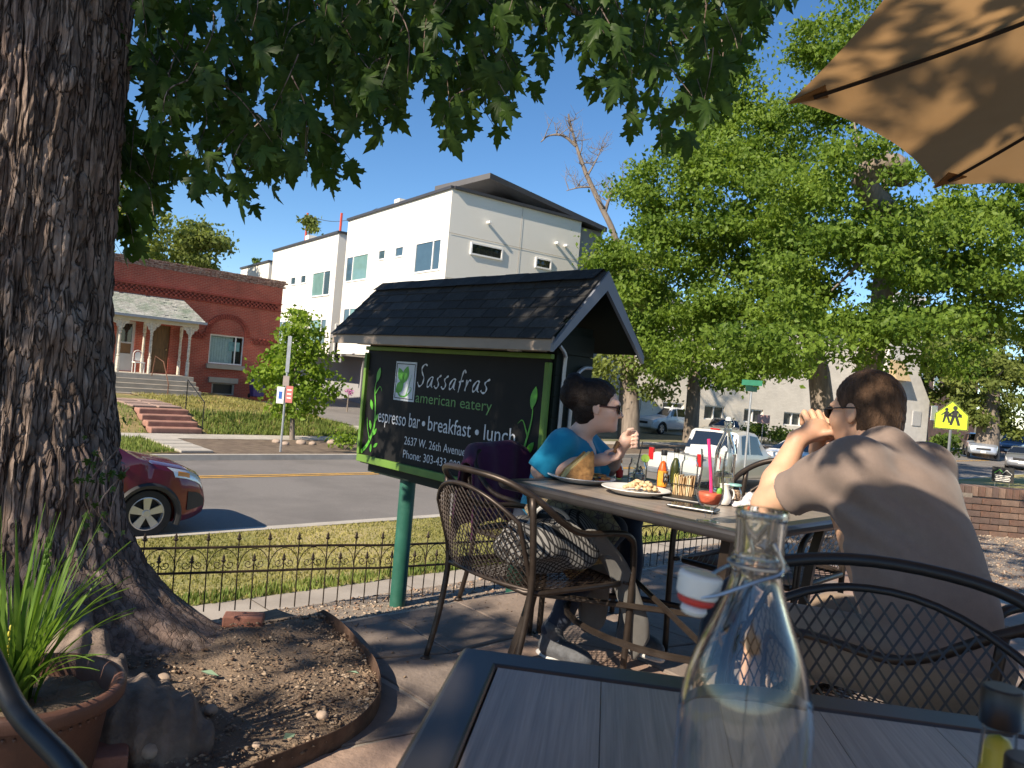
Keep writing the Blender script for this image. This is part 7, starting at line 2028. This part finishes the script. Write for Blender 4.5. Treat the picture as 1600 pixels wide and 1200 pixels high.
# ================================================================== THE BIG MAPLE
def bark_mat():
    m, nt, b = new_mat('maple_bark'); v = coords(nt, (1, 1, .35)); v2 = coords(nt, (1, 1, .5))
    c = ramp(nt, noise(nt, v, 22, 6, .65), [(.3, (.075, .055, .045)), (.5, (.19, .145, .12)), (.72, (.33, .265, .225))])
    c = mixc(nt, ramp(nt, noise(nt, v2, 3, 4), [(.5, 0), (.75, .5)]), c, (.24, .16, .14))
    # narrow cracks between long bark plates
    vw = N(nt, 'ShaderNodeVectorMath', operation='ADD'); wn_ = N(nt, 'ShaderNodeTexNoise'); wn_.inputs['Scale'].default_value = 9; wn_.inputs['Detail'].default_value = 3
    v3 = coords(nt, (1, 1, .11)); nt.links.new(v3, wn_.inputs['Vector']); sc_ = N(nt, 'ShaderNodeVectorMath', operation='SCALE'); sc_.inputs['Scale'].default_value = .07
    nt.links.new(wn_.outputs['Color'], sc_.inputs[0]); nt.links.new(v3, vw.inputs[0]); nt.links.new(sc_.outputs[0], vw.inputs[1])
    vo = N(nt, 'ShaderNodeTexVoronoi', feature='DISTANCE_TO_EDGE'); vo.inputs['Scale'].default_value = 40; nt.links.new(vw.outputs[0], vo.inputs['Vector'])
    crack = ramp(nt, vo.outputs['Distance'], [(.0, 0), (.09, 1)])
    szn = N(nt, 'ShaderNodeSeparateXYZ'); nt.links.new(coords(nt), szn.inputs[0]); low_ = ramp(nt, szn.outputs[2], [(.15, .75), (.6, 0)]); crack = mixc(nt, low_, crack, (1, 1, 1))
    vc = N(nt, 'ShaderNodeTexVoronoi'); vc.inputs['Scale'].default_value = 40; nt.links.new(vw.outputs[0], vc.inputs['Vector'])
    tone = ramp(nt, vc.outputs['Color'], [(.2, .85), (.8, 1.5)])
    c = mixc(nt, 1.0, c, tone, 'MULTIPLY')
    c = mixc(nt, crack, (.075, .055, .045), c)
    nt.links.new(c, b.inputs['Base Color']); b.inputs['Roughness'].default_value = .95; b.inputs['Specular IOR Level'].default_value = .15
    hgt = mixc(nt, .45, crack, noise(nt, v, 60, 6, .7))
    bump(nt, b, hgt, 1.0, .02); return m
m_bark = bark_mat()
maple = thing('maple_tree', 'huge old maple with deeply furrowed trunk at the left and leaves overhead', 'tree', TC)
nth, nz = 540, 640
th_ = np.linspace(-pi, pi, nth, endpoint=False); th_ = radians(-55) + th_ - .62 * np.sin(th_); zz = np.concatenate([np.linspace(-.5, 3.6, nz - 20), np.linspace(3.7, 6.5, 20)])
TT, ZZ = np.meshgrid(th_, zz)
roots = .55 + .45 * np.cos(5 * TT + .9) * .9 + .25 * np.cos(3 * TT - .4)
Rr = .43 + .03 * np.cos(2 * TT + .5) + .02 * np.cos(3 * TT + ZZ) + (.14 + .26 * np.clip(roots, 0, 1.3)) * np.exp(-np.clip(ZZ + .05, 0, 9) / .25) + .44 * np.exp(-np.clip(ZZ, 0, 9) / .28) * np.exp(-(np.angle(np.exp(1j * (TT + .29))) / .55) ** 2) + .05 * np.exp(-((ZZ - .75) / .3) ** 2) * np.exp(-((np.cos(TT - 5.9) - 1) ** 2) / .05) - .015 * ZZ
wx = TT * 46 / (2 * pi); per = 46
def pnoise(fx, fy, seed, k):       # periodic in the angle
    n = int(k); x = TT / (2 * pi) * n; a = vnoise(x, fy, seed); b = vnoise(x - n, fy, seed); w_ = np.clip((x - (n - 2)) / 2, 0, 1); return a * (1 - w_) + b * w_
warp_ = 1.2 * vnoise(TT * 3, ZZ * 2.0, 9)
warp_ = warp_ * .45 + .5 * vnoise(TT * 8, ZZ * 6, 11) + .3 * vnoise(TT * 26, ZZ * 22, 12)
r1 = 1 - np.abs(2 * vnoise(TT * 13 + warp_ * 1.0 + .2 * ZZ, ZZ * 2.6 + warp_, 1) - 1)
r2 = 1 - np.abs(2 * vnoise(TT * 27 + warp_ * 1.3, ZZ * 6.5 + warp_, 2) - 1)
r4 = 1 - np.abs(2 * vnoise(TT * 6 + warp_, ZZ * 11 + 2 * warp_, 5) - 1)
r3 = vnoise(TT * 70, ZZ * 45, 3)
fiss = np.clip(r1, 0, 1) ** 4 * 1.0 + np.clip(r2, 0, 1) ** 4 * .55 + np.clip(r4, 0, 1) ** 9 * .35
sst = lambda a, b, x: np.clip((x - a) / (b - a), 0, 1) ** 2 * (3 - 2 * np.clip((x - a) / (b - a), 0, 1))
pl1 = sst(.44, .52, vnoise(TT * 15 + warp_ * .8, ZZ * 4.2 + .5 * warp_, 21)); pl2 = sst(.46, .53, vnoise(TT * 24 + warp_, ZZ * 8 + warp_, 22)); pl3 = sst(.5, .56, vnoise(TT * 44 + warp_, ZZ * 17, 23))
Rr = Rr - .026 * fiss + .009 * (pl1 - .5) + .007 * (pl2 - .5) + .004 * (pl3 - .5) + .006 * (r3 - .5) + .014 * (vnoise(TT * 6, ZZ * 6, 7) - .5)
for (t0, z0, s_, h_) in ((5.75, 1.18, .10, .05), (5.2, .8, .09, .05), (6.0, .62, .13, .05), (5.6, 2.1, .06, .03)):
    dth = np.angle(np.exp(1j * (TT - t0))) * .5; Rr = Rr + h_ * np.exp(-(dth ** 2 + (ZZ - z0) ** 2) / s_ ** 2)
lean = .012 * ZZ
Vt = np.stack([Rr * np.cos(TT) + lean, Rr * np.sin(TT), ZZ], 2).reshape(-1, 3)
ii = np.arange((nz - 1) * nth).reshape(nz - 1, nth); jj = np.roll(ii, -1, 1)
me = fast_mesh('trunk', Vt, np.stack([ii, jj, jj + nth, ii + nth], 2).reshape(-1, 4)); me.shade_smooth(); obj('trunk', me, m_bark, maple)
# the bulging surface root near the pot
rs_ = Sdf((-1.55, 1.75, -.1), (-.55, 2.85, .36), .009)
rs_.ell((-1.0, 2.12, .07), (.21, .18, .125), None, .05); rs_.cap((-1.12, 2.25, .08), (-1.6, 2.7, .16), .09, .12, .08); rs_.ell((-.85, 2.08, .05), (.11, .10, .09), None, .06)
rs_.warp(lambda X, Y, Z: .010 * np.sin(38 * X + 20 * Y + 3 * np.sin(20 * Z)) * np.sin(30 * Z - 22 * Y) + .008 * np.sin(90 * X + 40 * Y))
obj('root', rs_.mesh('root', TC), M('root_bark', (.17, .13, .105), .95, 0, .35, 12, .9, 50, dirt=((.28, .21, .16), 6, .6)), maple)
for pts, r0, r1_ in (([(-1.9, 2.8, 3.6), (-1.0, 3.3, 3.7), (.2, 3.7, 3.65), (1.6, 3.9, 3.5)], .11, .03), ([(-1.9, 2.9, 3.3), (-1.2, 3.3, 3.35), (-.4, 3.6, 3.2), (.3, 3.9, 3.0)], .05, .01), ([(-2.0, 2.7, 3.6), (-1.6, 1.6, 4.3), (-1.4, .2, 4.9), (-1.2, -1.6, 5.3)], .2, .06), ([(-2.1, 2.8, 4.2), (-2.8, 1.0, 5.2), (-3.6, -1.0, 5.8)], .16, .05)):
    limb(maple, [Vector(p) for p in pts], r0, r1_, 'branch', 8, m_bark)
# lobed maple leaf
def maple_leaf_poly():
    half = [(0, 0), (.05, .02), (.20, -.06), (.34, -.05), (.30, .06), (.40, .10), (.34, .17), (.24, .20), (.36, .30), (.52, .34), (.47, .42), (.55, .52), (.42, .50), (.36, .56), (.24, .47), (.16, .44), (.20, .60), (.17, .68), (.20, .78), (.11, .80), (.07, .90), (0, 1.05)]
    return half + [(-x, y) for x, y in half[-2:0:-1]]
LP = maple_leaf_poly()
def leaf_geo(bend, fold):
    c = (0, .30); V0 = [(c[0], c[1], 0)] + [(x, y, 0) for x, y in LP]
    out = [(x, y, -fold * abs(x) + bend * (y - .3) ** 2 + .05 * sin(6 * x + 4 * y)) for x, y, z in V0]
    n = len(LP); return np.array(out, np.float32), np.array([(0, 1 + i, 1 + (i + 1) % n) for i in range(n)])
m_mleaf = leaf_mat('maple_leaf', (.022, .050, .012), (.070, .125, .026), 1.3, .40, .45, 4)
leaf_me = []
for k, (bd, fo_) in enumerate(((-.35, .25), (-.15, .35), (-.55, .15))):
    v, t = leaf_geo(bd, fo_)
    v[:, 1] -= 0
    me = fast_mesh('leaf', v, None, t); me.materials.append(m_mleaf); leaf_me.append((me, v, t))
XB = [185, 215, 250, 300, 350, 395, 450, 500, 545, 575, 600, 650, 700, 750, 800, 830, 870, 900, 950, 1000, 1040, 1080, 1110, 1150, 1185, 1215, 1240]
YB = [405, 405, 325, 285, 300, 345, 285, 305, 290, 215, 150, 195, 220, 190, 225, 150, 110, 70, 120, 195, 235, 250, 180, 120, 60, 30, -40]
poses = []
twigs = MB()
def leaf_pose(p, L, rr=rnd):
    down = Vector((rr.gauss(0, .45), rr.gauss(0, .35), -1)).normalized()
    nrm = Vector((rr.gauss(0, .7), -1 + rr.gauss(0, .6), rr.gauss(0.1, .6)))
    x = down.cross(nrm)
    x = x.normalized() if x.length > .05 else Vector((1, 0, 0))
    z = x.cross(down)
    return Matrix(((x.x, down.x, z.x, p.x), (x.y, down.y, z.y, p.y), (x.z, down.z, z.z, p.z), (0, 0, 0, 1))) @ Matrix.Scale(L, 4)
n_sp = 0
while n_sp < 430:
    x = rnd.uniform(185, 1235) if rnd.random() < .8 else rnd.uniform(185, 620); yb = float(np.interp(x, XB, YB)); y = yb - abs(rnd.gauss(0, .42)) * (yb + 140) if rnd.random() < .55 else rnd.uniform(-110, yb)
    if y > yb: continue
    if vnoise(np.array([x / 75.0]), np.array([y / 75.0]), 4)[0] < .25 and y > 60: continue
    D = rnd.uniform(2.7, 4.6)
    tip = at(x, y, D); L0 = rnd.uniform(.16, .34)
    back = tip + Vector((rnd.uniform(-.25, .1), rnd.uniform(-.1, .2), L0)); mid = (tip + back) / 2 + Vector((rnd.uniform(-.04, .04), 0, .03))
    P = smooth_path([back - TC, mid - TC, tip - TC], 4); twigs.tube(P, [.003 - .0018 * i / (len(P) - 1) for i in range(len(P))], 4)
    nl_ = rnd.randrange(3, 6)
    for i in range(nl_):
        t = (i + .5) / nl_; p = P[min(len(P) - 1, int(t * len(P)))] + TC + Vector((rnd.uniform(-.05, .05), rnd.uniform(-.05, .05), rnd.uniform(-.04, .01)))
        s_ = rnd.uniform(.085, .14)
        poses.append((leaf_pose(p, s_), p.y / s_))
    n_sp += 1
to = obj('twig', twigs, m_bark, maple); to['kind'] = 'stuff'
order = sorted(range(len(poses)), key=lambda i: poses[i][1])
for r_, i in enumerate(order[:300]):
    o = link('leaf', leaf_me[i % 3][0], maple); o.matrix_local = Matrix.Translation(-TC) @ poses[i][0]
def bake_leaves(name, mats, parent, mesh_k=None, mat=m_mleaf):
    VV, TT_, off = [], [], 0
    for i, m_ in enumerate(mats):
        _, v, t = leaf_me[i % 3]; A = np.array(m_, np.float32); VV.append(v @ A[:3, :3].T + A[:3, 3]); TT_.append(t + off); off += len(v)
    o = obj(name, fast_mesh(name, np.concatenate(VV), None, np.concatenate(TT_)), mat, parent); o['kind'] = 'stuff'; return o
bake_leaves('crown', [Matrix.Translation(-TC) @ poses[i][0] for i in order[300:]], maple)
# unseen leaves added over the camera, laid out for the shade they cast
kx, ky = -SUN_DIR.x / SUN_DIR.z, -SUN_DIR.y / SUN_DIR.z
BL = [(.9, 5.2, .9, .8, 2.0), (.5, 6.6, .8, .8, 1.9), (2.3, 6.9, 1.3, 1.0, 1.3), (1.05, 4.35, .5, .42, 2.4), (-.7, 4.0, .45, .4, 2.2), (-1.5, 3.0, .45, .45, 1.7), (-.25, 3.35, .55, .32, 2.4), (.35, 2.45, .4, .35, 1.6), (-.95, 1.65, .5, .35, 2.2), (.3, 1.2, .6, .5, 2.0), (4.0, 4.1, 1.3, 1.2, .75), (2.3, 3.5, .2, .15, .6), (3.2, 2.4, 1.0, .8, 1.0), (5.2, 6.0, 1.4, 1.1, .7), (7.6, 8.4, 1.6, 1.1, .8), (3.6, 8.0, 1.2, .8, 1.2), (-2.2, 4.0, .5, .6, 1.2), (-1.9, 1.2, .6, .6, 1.4), (-.4, 2.55, .35, .2, .6)]
cm = []
for (x, y, rx, ry, dn) in BL:
    n = int(pi * rx * ry * dn / .0052)
    nclump = max(4, n // 7)
    for c in range(nclump):
        a, q = rnd.uniform(0, 2 * pi), sqrt(rnd.random()) * 1.08; px_, py_ = x + rx * q * cos(a), y + ry * q * sin(a); z = rnd.uniform(3.9, 6.4)
        for k in range(7):
            p = Vector((px_ - kx * z, py_ - ky * z, z)) + Vector((rnd.gauss(0, .09), rnd.gauss(0, .09), rnd.gauss(0, .12)))
            cm.append(Matrix.Translation(-TC) @ leaf_pose(p, rnd.uniform(.09, .14)))
for (x, y, r_, n) in ((1.98, 3.16, .13, 13), (2.22, 3.32, .10, 7), (1.86, 3.02, .05, 3)):      # unseen low leaves, added to dapple the man's shoulder
    for k in range(n):
        z = rnd.uniform(2.55, 3.0); a = rnd.uniform(0, 2 * pi); q = r_ * sqrt(rnd.random())
        cm.append(Matrix.Translation(-TC) @ leaf_pose(Vector((x + q * cos(a) - kx * z, y + q * sin(a) - ky * z, z)), rnd.uniform(.09, .12)))
bake_leaves('shade_crown', cm, maple)
# ivy and shoots at the foot of the trunk
iv = thing('trunk_ivy', 'small ragged ivy clump growing on the trunk above the red car', 'ivy', at(165, 790, 2.75))
for k in range(34):
    x, y = rnd.gauss(158, 22), rnd.gauss(765, 42); p = at(min(x, 200), y, rnd.uniform(2.60, 2.75)); o = link('leaf', leaf_me[k % 3][0], iv); o.matrix_local = Matrix.Translation(-iv.location) @ leaf_pose(p, rnd.uniform(.018, .035))
mb = MB()
for k in range(8):
    p0_ = at(rnd.uniform(140, 185), rnd.uniform(800, 850), 2.75) - iv.location; mb.tube(smooth_path([p0_, p0_ + Vector((rnd.uniform(-.04, .04), -.06, .1)), p0_ + Vector((rnd.uniform(-.06, .06), -.03, .24))], 4), .003, 5)
obj('stem', mb, m_bark, iv)['kind'] = 'stuff'

# ================================================================== POTTED PLANT
PP = Vector((-1.10, 1.84, .02))
pot = thing('flower_pot', 'brown plastic flower pot with wide ribbed rim at the lower left', 'pot', PP)
m_pot = M('brown_pot', (.13, .062, .042), .55, 0, .12, 5, .15, 140)
obj('pot_wall', MB().lathe([(0, 0), (.135, 0), (.14, .01), (.172, .235), (.176, .24), (.20, .243), (.205, .25), (.207, .275), (.202, .283), (.190, .286), (.178, .275), (.172, .25), (.165, .22), (0, .215)], 56), m_pot, pot, True, 35)
mb = MB()
for k in range(48): a = 2 * pi * k / 48; mb.ball((.1715 * cos(a), .1715 * sin(a), .222), .005, 6, 4)
b_ = obj('bead_band', mb, m_pot, pot, True); b_['kind'] = 'stuff'
sv = []; n = 26
for i in range(n):
    for j in range(n): x, y = (i / (n - 1) - .5) * .33, (j / (n - 1) - .5) * .33; sv.append((x, y, .222 + .02 * float(vnoise(np.array([x * 30]), np.array([y * 30]))[0])))
mb = MB(); mb.add(sv, [(i * n + j, (i + 1) * n + j, (i + 1) * n + j + 1, i * n + j + 1) for i in range(n - 1) for j in range(n - 1) if ((i - n / 2) ** 2 + (j - n / 2) ** 2) < (n / 2 - .5) ** 2]); obj('soil', mb, m_soil, pot, True)
plant = thing('strap_leaf_plant', 'clump of long narrow green strap leaves growing in the brown pot', 'plant', PP + Vector((-.05, 0, .22))); plant.scale = (.9, .9, .88)
m_strap = leaf_mat('strap_leaf', (.06, .13, .025), (.20, .32, .06), 3, .35, .45, 12)
def blade_mesh(L, lean, curl):
    mb = MB(); vs = []; n = 12
    for i in range(n + 1):
        t = i / n; w = .0052 * (1 - t ** 3) + .0004; r = lean * t ** 1.5 * L; z = L * (t - curl * t ** 2.6); vs += [(r, -w, z + .002), (r, 0, z - .001), (r, w, z + .002)]
    fs = []
    for i in range(n):
        for k in (0, 1): q = i * 3 + k; fs.append((q, q + 1, q + 4, q + 3))
    mb.add(vs, fs); me = mb.mesh('blade'); me.materials.append(m_strap); me.shade_smooth(); return me
bl_me = [blade_mesh(L, ln, cu) for L, ln, cu in ((.50, .25, .03), (.46, .45, .10), (.42, .7, .22), (.38, .9, .36), (.52, .12, .0), (.48, .55, .16))]
for k in range(110):
    r_ = .06 * sqrt(rnd.random()); a = rnd.uniform(0, 2 * pi); o = link('blade', bl_me[rnd.randrange(6)], plant); o.location = (r_ * cos(a), r_ * sin(a), 0); o.rotation_euler = (rnd.uniform(-.12, .12), rnd.uniform(-.12, .12), a + rnd.gauss(0, .6)); s_ = rnd.uniform(.7, 1.08); o.scale = (s_, rnd.uniform(.8, 1.3), s_)
for (dx, dy, h, lab) in ((.02, -.05, .20, 0), (.06, .01, .43, 1)):
    mb = MB(); mb.tube([(dx * .4, dy * .4, 0), (dx, dy, h)], .003, 5); st = obj('flower_stalk', mb, m_strap, plant)
    mb = MB()
    for k in range(16): a = k * 2.4; mb.ball((dx + .007 * cos(a), dy + .007 * sin(a), h - .05 + .006 * k), (.004, .004, .008), 6, 4)
    f_ = obj('flower_spike', mb, M('yellow_flower', (.55, .50, .06), .6) if lab == 0 else m_strap, plant, True); f_['kind'] = 'stuff'

# ================================================================== UMBRELLAS
def canvas_mat():
    m, nt, b = new_mat('tan_canvas'); v = coords(nt); c = ramp(nt, noise(nt, v, 3, 4), [(.3, (.36, .215, .095)), (.7, (.42, .26, .12))])
    nt.links.new(c, b.inputs['Base Color']); b.inputs['Roughness'].default_value = .9; b.inputs['Specular IOR Level'].default_value = .1
    bump(nt, b, noise(nt, v, 500, 1), .15, .001)
    t = N(nt, 'ShaderNodeBsdfTranslucent'); nt.links.new(c, t.inputs['Color']); ms = N(nt, 'ShaderNodeMixShader'); ms.inputs[0].default_value = .55
    nt.links.new(b.outputs[0], ms.inputs[1]); nt.links.new(t.outputs[0], ms.inputs[2]); nt.links.new(ms.outputs[0], nt.nodes['Material Output'].inputs['Surface']); return m
m_canvas = canvas_mat()
m_rib = M('dark_bronze_rib', (.022, .016, .013), .5, .4)
def umbrella(label, c, zr, R, a0, zbase=0.0, rise=.52, scallop=.04):
    t = thing('patio_umbrella', label, 'umbrella', (c[0], c[1], zbase), a0, 'tan patio umbrellas')
    H = zr - zbase
    zt = lambda q: H + rise * (1 - q) - .05 * sin(pi * q)
    for g in range(8):
        t0, t1 = g * pi / 4, (g + 1) * pi / 4; mb = MB(); vs = []; nr, na = 14, 10
        for i in range(nr + 1):
            q = i / nr
            for j in range(na + 1):
                s = j / na; p0_ = Vector((cos(t0), sin(t0), 0)); p1_ = Vector((cos(t1), sin(t1), 0)); d = p0_.lerp(p1_, s) * R * q
                e = 4 * s * (1 - s); d *= 1 - scallop * e * q ** 2
                vs.append((d.x, d.y, zt(q) - .035 * e * q * (1 - q) + .02 * e * q ** 3))
        mb.add(vs, [(i * (na + 1) + j, (i + 1) * (na + 1) + j, (i + 1) * (na + 1) + j + 1, i * (na + 1) + j + 1) for i in range(nr) for j in range(na)]); obj('canopy_panel', mb, m_canvas, t, True, 60)
        mb = MB(); P = [Vector((cos(t0) * R * q, sin(t0) * R * q, zt(q) - .014)) for q in np.linspace(.03, .955, 9)]; mb.tube(P, .011, 4, flat=.6); obj('rib', mb, m_rib, t)
        mb = MB(); mb.prism([(R * .93, -.045), (R * 1.005, -.004), (R * 1.005, .004), (R * .93, .045)], H - .012 + .012, H + .0, None, 'z'); mb.v = [(x, y, zt(min(1, sqrt(x * x + y * y) / R)) - .006 - (.004 if k > 3 else 0)) for k, (x, y, z) in enumerate(mb.v)]
        mb.v = [tuple(Rz(t0) @ Vector(v)) for v in mb.v]; obj('rib_pocket', mb, m_canvas, t)
    mb = MB(); mb.tube([(0, 0, 0), (0, 0, H + rise)], .019, 12); obj('pole', mb, m_rib, t, True)
    mb = MB(); mb.lathe([(0, 0), (.25, 0), (.25, .03), (.05, .06), (.035, .14), (0, .14)], 24); obj('base', mb, m_rib, t, True, 40)
    return t
t1_, t2_ = at(1236, 156, 2.26), at(1462, 290, 2.95)
mid = (t1_ + t2_) / 2; dv = (t2_ - t1_); side = dv.to_2d().length; nrm = Vector((dv.y, -dv.x, 0)).normalized(); Ru = side / (2 * sin(pi / 8)); cu_ = mid + nrm * (Ru * cos(pi / 8))
umbrella('tan canvas patio umbrella seen from below at the upper right', (cu_.x, cu_.y), (t1_.z + t2_.z) / 2, Ru, atan2(t1_.y - cu_.y, t1_.x - cu_.x))
UC = (1.97 - kx * 2.2, 1.66 - ky * 2.2)  # out-of-view umbrella, added so its edge shades the man's lower back
umbrella('second tan umbrella above the photographer\'s table, shading the man\'s lower back', UC, 2.15, 1.38, pi / 8, scallop=.02)
